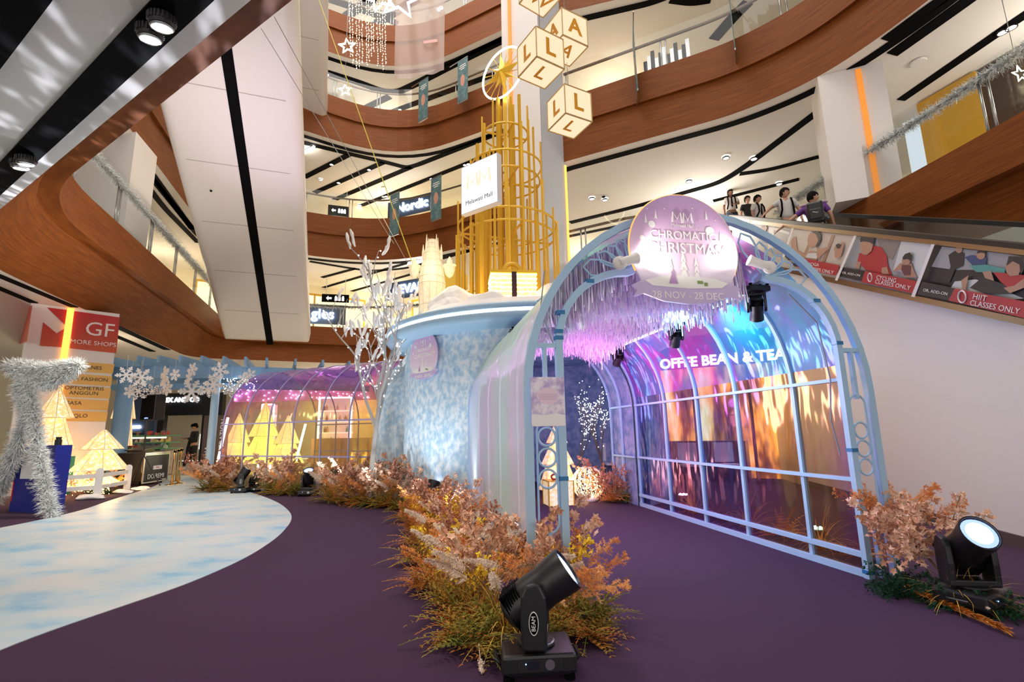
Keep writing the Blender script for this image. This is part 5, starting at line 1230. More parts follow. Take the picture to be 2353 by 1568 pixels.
# banks before the far tunnel
def bank(pxs, lab, grp, n, scale=1.0, seed=1):
    rr = random.Random(seed)
    for i in range(n):
        a, b = pxs[0], pxs[1]; t_ = (i + .5) / n; gx = onz(a[0] + (b[0] - a[0]) * t_, a[1] + (b[1] - a[1]) * t_, 0); dirv = Vector((gx.x, gx.y, 0)).normalized(); g0 = gx + dirv * .42
        put(('fernA', 'fernR', 'fernB')[i % 3], (g0.x, g0.y), 1.15 * scale, lab='brown-green fern edging ' + lab, grp='ferns edging ' + lab)
        g1 = gx + dirv * (.75 + .2 * rr.random()); k = ('pinkd', 'opl', 'pink', 'grass', 'pamA', 'opl', 'pinkd')[(i + seed) % 7]
        nm = {'pinkd': 'brown-pink leafy branch', 'opl': 'orange plumes', 'pink': 'dusty pink leafy branch', 'grass': 'golden grass', 'pamA': 'cream pampas'}[k]
        put(k, (g1.x, g1.y, .08), 1.25 * scale, lab=nm + ' standing in ' + lab, grp='flowers standing in ' + lab)
        g2 = gx + dirv * 1.05; k = ('grass', 'pinkd', 'grassR', 'pamA', 'pink')[(i + seed) % 5]; nm = {'pinkd': 'brown-pink leafy branch', 'grassR': 'rust grass', 'pink': 'dusty pink leafy branch', 'grass': 'golden grass', 'pamA': 'cream pampas'}[k]
        put(k, (g2.x, g2.y, .1), 1.35 * scale, lab=nm + ' at the back of ' + lab, grp='flowers at the back of ' + lab)
bank(((462, 1136), (525, 1134)), 'the grass clump under the blue post', 'a', 4, 1.1, 1)
bank(((610, 1142), (685, 1144)), 'the grass clump between the two tunnel lamps', 'b', 4, 1.1, 2)
bank(((745, 1162), (985, 1186)), 'the long fern bank before the frosted hub', 'c', 12, 1.0, 3)
# indoor shrubs beside the hub
for x, y, k, s_, lab in ((1.70, 8.75, 'pinkd', 1.5, 'brown-pink leafy shrub at the inner right foot of the walkway'), (1.5, 8.9, 'pinkd', 1.2, 'smaller brown-pink shrub left of the inner one'), (1.62, 8.62, 'fernR', 1.3, 'rust fern skirt under the inner shrub'), (1.85, 8.6, 'fernA', 1.1, 'olive fern under the inner shrub'), (1.45, 9.9, 'opl', 1.3, 'orange plumes behind the wire ball inside the hub')):
    put(k, (x, y), s_, lab=lab)
# plants outside the right film wall (seen through it)
for i, t_ in enumerate((.4, .9, 1.4, 2.0, 2.6, 3.2)):
    p = t1(1.65, t_, 0); put('grass' if i % 2 else 'fernR', tuple(p), 1.1, lab='dim grass outside the clear film wall', grp='plants outside the clear film wall')

# ---- snowy light trees ----
def tree(base, H, spread, seed, lab, bark, snow=True, lights=M['cool'], nl=120, trunk=.035, z0=.38):
    rr = random.Random(seed); o = thing('snowy_tree' if snow else 'light_tree', lab, 'tree', base); wood = MB(); sn = MB(); tips = []; allp = []
    def grow(p, d, L, r, lev):
        pts = [Vector(p)]; d = Vector(d).normalized(); n = 5
        for i in range(n): d = (d + rvec(rr) * .16 + Vector((0, 0, .10))).normalized(); pts.append(pts[-1] + d * L / n)
        wood.tube(pts, [r * (1 - .5 * i / n) for i in range(n + 1)], 5); allp.extend(pts[1:])
        if lev >= 3: tips.append((pts[-1], d)); return
        for k in range((3 if lev else 4) + (1 if snow and lev < 2 else 0)):
            i = 2 + (k % 4) if lev else 3 + (k % 3); i = min(i, n); a = rr.random() * 2 * PI; o_ = Vector((math.cos(a), math.sin(a), 0)) * spread
            grow(pts[i], (d * .75 + o_ * .7 + Vector((0, 0, .45))).normalized(), L * (.55 + .2 * rr.random()), r * .55, lev + 1)
    grow(base, (0.03, 0, 1), H * z0, trunk, 0)
    wood.build('trunk', bark, o)
    if snow:
        for p, d in tips:
            for _ in range(2):
                L = .16 + .16 * rr.random(); p = p + rvec(rr) * .10; dd = (d + Vector((.25, 0, .5)) + rvec(rr) * .35).normalized(); q = p - dd * L * .3
                pts = [q + dd * L * k / 4 + rvec(rr) * .008 for k in range(5)]; sn.tube(pts, [.012, .028, .024, .034, .012], 6)
        sn.build('cotton_snow', M['snow'], o, smooth=True)['kind'] = 'stuff'
    lb = MB()
    for _ in range(nl):
        p = rr.choice(allp) + rvec(rr) * .03; lb.sphere(p, .011 if snow else .0075, 5, 4)
    lb.build('fairy_light', lights, o); o.children if False else None
    for c in ALLKIDS(o):
        if c.name.startswith('fairy'): c['kind'] = 'stuff'
    return o
M['bark'] = pm('silver_bark', (.45, .42, .40), .6); M['barkd'] = pm('dark_bark', (.10, .08, .09), .7)
tb = ony(845, 1128, 9.0)
tree((tb.x, tb.y, 0), 4.15, 1.15, 21, 'bare tree with cotton snow tufts and white lights left of the frosted hub', M['bark'], True, M['cool'], 200, .06, .52)
tree((1.72, 9.75, 0), 2.6, .55, 5, 'dark bare tree covered in cold white fairy lights inside the hub', M['barkd'], False, M['cool'], 170, .03, .42)
tree((1.25, 10.4, 0), 2.4, .55, 8, 'second bare fairy-light tree deeper inside the hub', M['barkd'], False, M['cool'], 120, .026, .42)
# lit ornaments inside the hub
def cone_tree(base, tiers, lab, n=8, mat=None, wire=None):
    o = thing('lit_cone_tree', lab, 'lit tree', base)
    for r0, r1, z0, z1 in tiers:
        mb = MB(); mb.lathe([(r0, z0), (r1, z1)], n, Matrix.Translation(base), cap=False); mb.build('fabric_tier', mat or M['conefab'], o)
        w = MB(); B = Vector(base)
        for k in range(n): a = 2 * PI * k / n; w.tube([B + Vector((r0 * 1.01 * math.cos(a), r0 * 1.01 * math.sin(a), z0)), B + Vector((r1 * math.cos(a), r1 * math.sin(a), z1))], .006, 4)
        w.tube([B + Vector((r0 * 1.01 * math.cos(2 * PI * k / n), r0 * 1.01 * math.sin(2 * PI * k / n), z0)) for k in range(n)], .007, 4, closed=True)
        w.build('wire_rib', wire or M['wire'], o)
    return o
m, t, b = nt('lit_cone_fabric'); n = tex(t, (1, 1, 1), sc=16, detail=2); c_ = ramp(t, n.outputs[0], [(.45, (1.0, .62, .25)), (.58, (1.0, .80, .48)), (.66, (1.0, .97, .85))]); t.links.new(c_, b.inputs['Base Color']); t.links.new(c_, b.inputs['Emission Color']); b.inputs['Emission Strength'].default_value = .36; M['conefab'] = m
cone_tree((.80, 9.45, 0), [(.36, .20, .15, .62), (.30, .10, .60, 1.0), (.2, .02, .98, 1.35)], 'warm lit wire cone tree seen through the left leg of the arch gate')
o = thing('gold_gift_box', 'gold gift box with a red bow beneath the cone tree inside the walkway', 'gift box', (.72, 8.55, 0)); MB().box((.72, 8.55, .20), (.42, .36, .38), .2).build('box', M['gift'], o)
mb = MB(); mm2 = Matrix.Translation((.72, 8.55, 0)) @ Matrix.Rotation(.2, 4, 'Z')
for x, y in ((-.21, -.18), (.21, -.18), (.21, .18), (-.21, .18)): mb.box((x, y, .20), (.02, .02, .4), M=mm2)
mb.box((0, 0, .395), (.44, .38, .012), M=mm2); mb.build('gold_frame', M['goldd'], o)
mb = MB()
for s in (-1, 1): mb.tube([mm2 @ Vector((s * (.06 + .05 * math.cos(a)), 0, .45 + .04 * math.sin(a))) for a in [2 * PI * k / 12 for k in range(12)]], .016, 6, closed=True)
mb.build('bow', pm('red_bow', (.35, .01, .02), .5), o, smooth=True)
o = thing('wire_light_ball', 'round wire ball full of warm fairy lights beside the inner shrub', 'lit ball', (1.28, 8.95, 0)); B = Vector((1.28, 8.95, .30)); mb = MB()
for k in range(8): a = PI * k / 8; mb.tube([B + Vector((math.cos(a) * math.cos(q), math.sin(a) * math.cos(q), math.sin(q))) * .28 for q in [2 * PI * j / 24 for j in range(24)]], .009, 5, closed=True)
mb.build('wire_ring', M['white'], o); rr = random.Random(1); mb = MB()
for _ in range(220): mb.sphere(B + rvec(rr) * .26 * rr.random() ** .3, .009, 5, 4)
q = mb.build('fairy_light', M['warm'], o); q['kind'] = 'stuff'; MB().lathe([(.16, 0), (.18, .05), (.1, .09)], 16, Matrix.Translation((1.28, 8.95, 0))).build('base', M['snow'], o, smooth=True)
lamp('POINT', (1.0, 8.8, .5), 9, (1, .72, .35), .2, name='ornament_glow'); lamp('POINT', (1.2, 9.9, 1.6), 14, (.55, .7, 1), .3, name='tree_glow')
# ======================= PEOPLE =======================
def skin_mesh(name, verts, edges, radii, mat, parent, root=0, sub=1):
    me = bpy.data.meshes.new(name); me.from_pydata([tuple(v) for v in verts], edges, []); me.update()
    o = bpy.data.objects.new(name, me); COL.objects.link(o); me.materials.append(mat)
    sk = o.modifiers.new('skin', 'SKIN'); sk.use_smooth_shade = True
    for i, r in enumerate(radii): d = me.skin_vertices[0].data[i]; d.radius = r if isinstance(r, tuple) else (r, r); d.use_root = (i == root)
    s = o.modifiers.new('sub', 'SUBSURF'); s.levels = sub; s.render_levels = sub
    o.parent = parent; FR[o.name] = frame_of(parent); return o
def person(loc, rz, lab, skinm, shirt, pants, hairm='hair', lean=(0, 0), arms=None, head_yaw=0.0, head_pitch=0.0, hair='short', cap=False, shoes=None, k=1.0, stripes=None, long_sleeve=False, legs=None):
    o = thing('person', lab, 'person', loc, rz); o.scale = (k, k, k)
    lx, ly = lean
    hip = Vector((0, 0, .92)); waist = Vector((lx * .3, ly * .3, 1.08)); chest = Vector((lx * .7, ly * .7, 1.28)); nb = Vector((lx, ly, 1.43)); nk = Vector((lx * 1.05, ly * 1.05 - .01, 1.50)); hc = Vector((lx * 1.1, ly * 1.1 - .02, 1.60))
    shl = nb + Vector((-.175, 0, -.045)); shr = nb + Vector((.175, 0, -.045))
    arms = arms or {}
    defa = {'L': ((-.235, .02, 1.12), (-.24, -.06, .88)), 'R': ((.235, .02, 1.12), (.24, -.06, .88))}
    A = {s: [Vector(q) for q in (arms.get(s) or defa[s])] for s in 'LR'}
    L_ = legs or {'L': ((-.10, -.02, .50), (-.11, .03, .09), (-.12, -.10, .035)), 'R': ((.10, -.02, .50), (.11, .03, .09), (.12, -.10, .035))}
    # one continuous body
    V = [hip, waist, chest, nb, nk]; Rr = [(.13, .10), (.115, .085), (.135, .095), .055, .05]; E = [(0, 1), (1, 2), (2, 3), (3, 4)]
    for s, sh in (('L', shl), ('R', shr)):
        i = len(V); V += [sh, A[s][0], A[s][1]]; Rr += [.05, .038, .025]; E += [(2, i), (i, i + 1), (i + 1, i + 2)]
        d = (A[s][1] - A[s][0]).normalized(); side = d.cross(Vector((0, 0, 1))); side = side.normalized() if side.length > .1 else Vector((0, 1, 0)); palm = A[s][1] + d * .055; j = len(V); V.append(palm); Rr.append((.030, .018)); E.append((i + 2, j))
        for f in range(4):
            b_ = palm + side * (-.024 + .016 * f) + d * .035; t_ = b_ + d * (.032 + .006 * (f in (1, 2))) + Vector((0, 0, -.012)); q = len(V); V += [b_, t_]; Rr += [.0085, .007]; E += [(j, q), (q, q + 1)]
        q = len(V); V += [A[s][1] + d * .035 + side * .035, A[s][1] + d * .06 + side * .052]; Rr += [.010, .008]; E += [(i + 2, q), (q, q + 1)]
        kn, an, to = [Vector(q) for q in L_[s]]; hj = Vector((-.085 if s == 'L' else .085, 0, .88)); q = len(V); V += [hj, kn, an, to]; Rr += [.088, .058, .036, (.035, .025)]; E += [(0, q), (q, q + 1), (q + 1, q + 2), (q + 2, q + 3)]
    skin_mesh('body', V, E, Rr, skinm, o)
    # shirt
    V = [hip + Vector((0, 0, .02)), waist, chest, nb + Vector((0, 0, -.01))]; Rr = [(.155, .12), (.145, .11), (.165, .12), (.075, .07)]; E = [(0, 1), (1, 2), (2, 3)]
    for s, sh in (('L', shl), ('R', shr)):
        i = len(V); end = A[s][0] if not long_sleeve else A[s][1]; mid = sh.lerp(A[s][0], .7)
        V += [sh, mid] + ([A[s][0], A[s][1]] if long_sleeve else []); Rr += [.072, .062] + ([.052, .036] if long_sleeve else []); E += [(2, i), (i, i + 1)] + ([(i + 1, i + 2), (i + 2, i + 3)] if long_sleeve else [])
    skin_mesh('shirt', V, E, Rr, shirt, o, sub=2)
    V = [hip + Vector((0, 0, .04))]; Rr = [(.15, .115)]; E = []
    for s in 'LR':
        kn, an, to = [Vector(q) for q in L_[s]]; q = len(V); V += [Vector((-.088 if s == 'L' else .088, 0, .86)), kn, an + Vector((0, 0, .02))]; Rr += [.105, .078, .060]; E += [(0, q), (q, q + 1), (q + 1, q + 2)]
    skin_mesh('trousers', V, E, Rr, pants, o)
    for s in 'LR':
        an, to = Vector(L_[s][1]), Vector(L_[s][2]); d = (to - an); d.z = 0; d.normalize(); c = an.lerp(to, .55); m_ = Matrix.Translation((c.x, c.y, an.z - .045)) @ Matrix.Rotation(math.atan2(d.y, d.x), 4, 'Z')
        mb = MB(); mb.sphere((0, 0, 0), 1, 14, 8, (.135, .05, .055)); b_ = MB(); b_.add([frame_of(o) @ m_ @ Vector((p.x, p.y, max(p.z, -.04))) for p in mb.v], mb.f); b_.build('shoe', shoes or M['blackg'], o, smooth=True)
    # head with a face
    FHl = Matrix.Translation(hc) @ Matrix.Rotation(head_yaw, 4, 'Z') @ Matrix.Rotation(head_pitch, 4, 'X'); FH = frame_of(o) @ FHl
    hb = MB(); hb.sphere((0, 0, 0), 1, 24, 18)
    def hs(p):
        x, y, z = p; q = Vector((x * .078, y * .097, z * .118))
        if z < -.1: f = 1 - .33 * min(1, (-z - .1) / .8); q.x *= f; q.y *= (1 - .18 * min(1, (-z - .1) / .9)); 
        if y < -.2:
            q.y += .010 * (1 if abs(z) < .25 else 0) * (abs(x) > .25) ; nz = math.exp(-((x / .16) ** 2) - ((z + .12) / .22) ** 2); q.y -= .026 * nz
            q.y -= .006 * math.exp(-((x / .3) ** 2) - ((z + .45) / .08) ** 2); q.y -= .010 * math.exp(-((x / .3) ** 2) - ((z + .85) / .2) ** 2)
            q.y += .008 * math.exp(-(((abs(x) - .38) / .16) ** 2) - ((z - .05) / .12) ** 2)
        return FH @ q
    hm_ = MB(); hm_.add([hs(p) for p in hb.v], hb.f)
    for sx in (-1, 1): hm_.sphere(FH @ Vector((sx * .080, .008, -.005)), .026, 10, 8, (.35, .6, 1.1), M=FH.to_3x3())
    hd_ = hm_.build('head', skinm, o, smooth=True)
    ey = MB(); pu = MB(); br = MB()
    for sx in (-1, 1):
        ey.sphere(FH @ Vector((sx * .030, -.080, .006)), .0125, 8, 6, (1, .7, .6), M=FH.to_3x3()); pu.sphere(FH @ Vector((sx * .030, -.0885, .006)), .0058, 8, 6)
        br.tube([FH @ Vector((sx * .015, -.092, .026)), FH @ Vector((sx * .032, -.090, .032)), FH @ Vector((sx * .048, -.080, .026))], .0032, 5)
    ey.build('eye', M['white'], hd_); pu.build('pupil', M['blackm'], hd_); br.build('eyebrow', M['hair'], hd_)
    MB().tube([FH @ Vector((-.022, -.084, -.056)), FH @ Vector((0, -.0905, -.054)), FH @ Vector((.022, -.084, -.056))], .004, 5).build('lips', pm('lips', (.35, .12, .10), .5) if 'lips' not in bpy.data.materials else bpy.data.materials['lips'], hd_)
    hr = MB(); vs = []; src = MB().sphere((0, 0, 0), 1, 28, 18)
    rr = random.Random(int(abs(loc[0]) * 97)); keep = []
    for i, p in enumerate(src.v):
        x, y, z = p; cut = .28 if y < -.35 else (-.05 if y < .1 else -.55); keep.append(z > cut - (.12 if abs(x) > .8 and y > -.2 else 0))
        puff = 1.10 + .05 * rr.random() + (.05 if z > .4 else 0); vs.append(FH @ Vector((x * .078 * puff, y * .097 * puff, z * .118 * (puff - .02))))
    hr.v = vs; hr.f = [f for f in src.f if all(keep[i] for i in f)]
    hh = hr.build('hair', M[hairm], o, smooth=True); so = hh.modifiers.new('s', 'SOLIDIFY'); so.thickness = .012; so.offset = 0
    if cap:
        MB().lathe([(.108, .03), (.112, .06), (.105, .11), (.07, .135), (.001, .14)], 20, FH @ Matrix.Diagonal((.92, 1.05, 1, 1)), cap=False).build('cap', M['blackm'], o, smooth=True)
        MB().box((0, -.115, .045), (.12, .06, .01), M=FH).build('cap_brim', M['blackm'], o)
    return o, A, nb, chest
def backpack(o, nb, side=1, lab=None, strap_only=False):
    F = frame_of(o)
    mb = MB()
    for sx in (-1, 1):
        y = -side * .125; mb.rail([F @ Vector((nb.x + sx * .10, side * .06, nb.z + .00)), F @ Vector((nb.x + sx * .105, y * .5, nb.z + .025)), F @ Vector((nb.x + sx * .11, y, nb.z - .10)), F @ Vector((nb.x + sx * .12, y * 1.08, nb.z - .28)), F @ Vector((nb.x + sx * .15, y * .4, nb.z - .42))], .04, .012, up=(0, 1, 0))
    mb.build('backpack_strap', M['blackm'], o)
    if not strap_only:
        b = MB(); b.box(F @ Vector((nb.x, side * .19, nb.z - .24)), (.30, .17, .44), o.rotation_euler.z); q = b.build('backpack', M['blackg'], o, bevel=.05)
        MB().box(F @ Vector((nb.x, side * .285, nb.z - .30)), (.22, .04, .22), o.rotation_euler.z).build('pocket', M['blackg'], q, bevel=.02)
        sw = MB(); sw.rail([F @ Vector((nb.x + side * -.045, side * .309, nb.z - .275)), F @ Vector((nb.x + side * -.03, side * .309, nb.z - .29)), F @ Vector((nb.x + side * .05, side * .309, nb.z - .255))], .008, .004, up=(0, 1, 0)); sw.build('emblem', M['letw'], q)
whs = pm('school_shirt', (.68, .64, .62), .8); gys = pm('grey_white_shirt', (.55, .53, .52), .8); prp = pm('purple_jersey', (.13, .035, .24), .7); blk = pm('black_cloth', (.012, .012, .014), .85); drk = pm('dark_trousers', (.02, .025, .04), .8); olv = pm('dark_green_trousers', (.03, .05, .03), .8)
def esc_person(px, py, n, hgt, **kw):
    P_ = WQ - WN * n; Q_ = WP - WN * n; p = onv(px, py, P_, Q_); kk = hgt / 1.72; return (p.x, p.y, p.z - 1.72 * kk), kk
base_rz = math.atan2(WN.y, WN.x) + PI / 2   # facing the wall side (the viewer's left)
def tie(o, nb):
    F = frame_of(o); MB().plate([(-.018, 0), (.018, 0), (.03, -.30), (0, -.36), (-.03, -.30)], F @ Matrix.Translation((nb.x, nb.y * .6 - .128, nb.z - .02)) @ Matrix.Rotation(PI / 2 + .05, 4, 'X'), .006).build('tie', M['blackm'], o)
fwd = math.atan2(wd.y, wd.x) + PI / 2
l, kk = esc_person(1629, 434, .45, 1.70); person(l, base_rz + R(55), 'schoolboy highest on the escalator, only his head showing above the dome sign', M['skin'], whs, drk, head_yaw=R(25), head_pitch=R(12), k=kk)
l, kk = esc_person(1677, 437, .50, 1.72); o, A, nb, ch = person(l, base_rz + R(88), 'schoolboy in white shirt and dark tie with tousled hair on the escalator', M['skind'], whs, drk, head_yaw=R(20), head_pitch=R(-8), k=kk, arms={'R': ((.22, -.08, 1.16), (.05, -.26, 1.10))}); tie(o, nb); backpack(o, nb, 1, strap_only=True)
l, kk = esc_person(1716, 452, .85, 1.66); person(l, base_rz + R(95), 'boy in a black top mostly hidden behind another schoolboy on the escalator', M['skin'], blk, drk, head_yaw=R(30), k=kk)
l, kk = esc_person(1738, 450, .45, 1.62); o, A, nb, ch = person(l, base_rz + R(125), 'small schoolboy with a fringe in profile, third in front on the escalator', M['skin'], whs, drk, head_yaw=R(25), head_pitch=R(5), k=kk); tie(o, nb); backpack(o, nb, 1, strap_only=True)
l, kk = esc_person(1801, 434, .50, 1.75); o, A, nb, ch = person(l, base_rz + R(85), 'schoolboy in pale grey shirt looking back right, one arm on the escalator rail', M['skin'], gys, olv, head_yaw=R(62), k=kk, arms={'L': ((-.36, -.10, 1.24), (-.52, -.22, 1.06)), 'R': ((.27, .0, 1.15), (.28, -.05, .95))}); backpack(o, nb, 1, strap_only=True)
l, kk = esc_person(1866, 441, .55, 1.75); o, A, nb, ch = person(l, base_rz + R(250), 'boy in a purple jersey with a black backpack reaching along the escalator rail', M['skin'], prp, drk, head_yaw=R(-70), k=kk, arms={'R': ((.42, .06, 1.20), (.66, .10, 1.02)), 'L': ((-.27, .0, 1.15), (-.30, -.1, .95))})
backpack(o, nb, 1)
F = frame_of(o); mb = MB()
for sx in (-1, 1): mb.sphere(F @ Vector((nb.x + sx * .165, .0, nb.z + .018)), 1, 12, 8, (.09, .075, .028))
mb.build('shoulder_band', pm('pink_band', (.62, .42, .60), .7), o, smooth=True)
# person in black on the left
gm_ = onz(440, 1079, 0); dz = ony(440, 973, gm_.y).z; kk = dz / 1.74
o, A, nb, ch = person((gm_.x, gm_.y, 0), R(-35), 'person in black clothes, flat cap and pale shoes looking down at a tablet', M['skin'], blk, blk, head_yaw=R(-20), head_pitch=R(22), cap=True, shoes=M['white'], k=kk, long_sleeve=True,
    arms={'L': ((-.24, -.02, 1.16), (-.10, -.26, 1.15)), 'R': ((.24, -.02, 1.16), (.04, -.27, 1.14))}, legs={'L': ((-.12, -.14, .50), (-.16, -.22, .09), (-.17, -.36, .035)), 'R': ((.10, .02, .50), (.10, .12, .09), (.12, .0, .035))})
F = frame_of(o); MB().box(F @ Vector((-.04, -.34, 1.17)), (.22, .16, .012), R(-35)).build('tablet', M['blacks'], o)
V = [Vector((-.24, .02, 1.30)), Vector((-.34, .04, 1.05)), Vector((-.36, .02, .70)), Vector((-.28, .0, .32))]
skin_mesh('draped_coat', V, [(0, 1), (1, 2), (2, 3)], [(.07, .06), (.12, .08), (.15, .09), (.13, .08)], blk, o)

# ======================= ESCALATOR ON THE RIGHT =======================
es = thing('escalator', 'escalator climbing left behind the printed fitness panels on the right', 'escalator', tuple(wpt(0, 0)))
def along(f, s, n=0.0):
    a, b = low_z(s), rail_z(s); return wpt(s, a + (b - a) * f, n)
SA, SZ = -4.0, s_a + 0.9
def band(f0, f1, n, mat, name, t=.04, par=None, s0=SA, s1=SZ):
    mb = MB(); pts = [along(f, s, n + dn) for s in (s0, s1) for f in (f0, f1) for dn in (0, t)]
    a = pts; mb.add([a[0], a[2], a[3], a[1], a[4], a[6], a[7], a[5]], [(0, 1, 2, 3), (7, 6, 5, 4), (0, 4, 5, 1), (1, 5, 6, 2), (2, 6, 7, 3), (3, 7, 4, 0)]); return mb.build(name, mat, par or es)
M['bronze'] = pm('bronze_trim', (.42, .30, .18), .3, .8)
band(0, .085, 0, M['bronze'], 'lower_trim', .05); band(.085, .86, -.005, pm('balustrade_back', (.62, .66, .64), .3), 'balustrade', .02); band(.86, .93, 0, M['bronze'], 'upper_trim', .05); band(.93, 1.0, -.01, M['blackg'], 'handrail', .07)
band(.3, .93, -1.25, M['glass'], 'far_balustrade', .02); band(.93, 1.0, -1.27, M['blackg'], 'far_handrail', .07)
# newel curve at the landing
mb = MB(); q = [wpt(SZ + .45 * math.sin(a) , rail_z(SZ) - .0 - .42 + .42 * math.cos(a) - .03, .02) for a in [PI * k / 10 for k in range(11)]]; mb.rail(q, .07, .06, up=(WN.x, WN.y, 0)); mb.build('handrail_return', M['blackg'], es)
st = MB(); zslope = lambda s: rail_z(s) - 1.0
s = SA
while s < SZ:
    st.box(wpt(s, zslope(s) - .08, -.62), (1.1, .40, .22), math.atan2(wd.y, wd.x) - PI / 2); s += .40
st.build('steps', M['steel'], es)
mb = MB(); mb.add([wpt(SA, low_z(SA) - .2, -.03), wpt(SZ, low_z(SZ) - .2, -.03), wpt(SZ, low_z(SZ) - .2, -1.3), wpt(SA, low_z(SA) - .2, -1.3)], [(0, 1, 2, 3)]); mb.build('soffit', M['white'], es)
# printed panels (flat posters on the balustrade), outlines traced on the balustrade plane
def W_(px, py, n=.03): p = onv(px, py, WQ + WN * n, WP + WN * n); return p
def wpoly(mb, pts, n=.03): mb.add([W_(a, b, n) for a, b in pts], [tuple(range(len(pts)))]); return mb
def C6(l): return [(1780 + x / 4.107, 540 + y / 4.107) for x, y in l]
def C4(l): return [(1400 + x / 2.469, 400 + y / 2.469) for x, y in l]
def ad(lab, items, texts=(), n=.025):
    o = thing('fitness_poster', lab, 'poster', tuple(W_(*items[0][1][0])))
    for i, (nm, pts, mt) in enumerate(items): wpoly(MB(), pts, n + .003 * i).build(nm, mt, o)
    for body, a, b, size, mt in texts:
        A_, B_ = W_(*a, n + .003 * len(items) + .002), W_(*b, n + .003 * len(items) + .002); u = (B_ - A_).normalized(); m_ = uvn(A_.lerp(B_, .5), u); text(body, size, m_, mt, o, .001, shear=.15, fit=(B_ - A_).length, fith=.040 if 'ADD' in body else .056)
    return o
cream = pm('print_cream', (.66, .60, .52), .4); pg = pm('print_grey', (.40, .42, .43), .4); pdk = pm('print_dark', (.035, .035, .04), .4); ptl = pm('print_teal', (.10, .38, .34), .4); pbl = pm('print_blue', (.05, .09, .22), .4); psk = pm('print_skin', (.52, .30, .20), .45); prd = pm('print_red', (.50, .045, .055), .4); pwh = pm('print_white', (.72, .76, .74), .4); pwood = pm('print_wood', (.45, .28, .18), .4)
def circ(cx_, cy_, r, n=14, sy=1.0): return [(cx_ + r * math.cos(2 * PI * k / n), cy_ + r * sy * math.sin(2 * PI * k / n)) for k in range(n)]
ad('dark printed strip at the upper end of the escalator side', [('print_panel', [(1680, 500), (1712, 503), (1700, 533), (1668, 527)], pdk)])
ad('fitness poster of a man in a blue shirt, highest on the escalator side', [('print_panel', C4([(780, 265), (1040, 305), (985, 470), (930, 455), (750, 330)]), pg), ('print_column', C4([(905, 300), (935, 304), (930, 440), (900, 425)]), pwh), ('print_bar', C4([(930, 300), (1025, 330), (1020, 345), (930, 315)]), pwh),
    ('print_shirt', C4([(845, 335), (870, 322), (890, 345), (895, 395), (870, 390), (830, 355)]), pbl), ('print_face', C4([(865, 325), (862, 300), (868, 284), (888, 286), (896, 305), (888, 325), (880, 335)]), psk), ('print_hair', C4([(862, 300), (864, 282), (884, 280), (894, 290), (880, 292), (870, 302)]), pdk)])
ad('fitness poster reading yoga classes only', [('print_panel', C4([(1045, 312), (1390, 352), (1283, 600), (1130, 565), (985, 472)]), cream), ('print_beam', C4([(1155, 330), (1170, 332), (1100, 500), (1085, 495)]), pwood), ('print_beam', C4([(1262, 345), (1280, 347), (1215, 520), (1200, 515)]), pwood),
    ('print_arm', C6([(150, 60), (175, 20), (200, 15), (205, 60), (215, 140), (300, 190), (290, 225), (220, 215), (165, 160)]), psk), ('print_torso', C6([(300, 165), (350, 150), (400, 165), (405, 230), (370, 265), (270, 245)]), psk), ('print_vest', C6([(310, 175), (395, 170), (400, 225), (290, 215)]), pwh), ('print_face', C6([(308, 60), (318, 5), (350, -30), (400, -20), (425, 20), (420, 80), (385, 105), (340, 120), (318, 95)]), psk), ('print_hair', C6([(345, -32), (405, -40), (440, 0), (435, 60), (400, 120), (385, 110), (412, 50), (390, -5)]), pdk),
    ('print_arm', C6([(400, 130), (450, 130), (505, 110), (520, 125), (470, 165), (410, 230), (395, 190)]), psk), ('print_figure', C6([(560, 120), (585, 90), (620, 100), (640, 60), (655, 75), (640, 160), (620, 210), (570, 215)]), psk), ('print_hair', C6([(575, 95), (600, 80), (630, 95), (610, 130), (585, 125)]), pdk),
    ('print_legging', C6([(230, 330), (365, 345), (380, 380), (280, 360)]), pg), ('print_black_label', C6([(80, 190), (240, 218), (215, 300), (190, 300)]), pdk), ('print_red_label', C6([(240, 215), (615, 290), (575, 385), (210, 305)]), prd)],
    [('YOGA', C6([(320, 275)])[0], C6([(415, 285)])[0], .15, M['letw']), ('CLASSES ONLY', C6([(300, 310)])[0], C6([(555, 358)])[0], .15, M['letw']), ('ADD-ON', C6([(118, 248)])[0], C6([(208, 262)])[0], .11, M['letw'])])
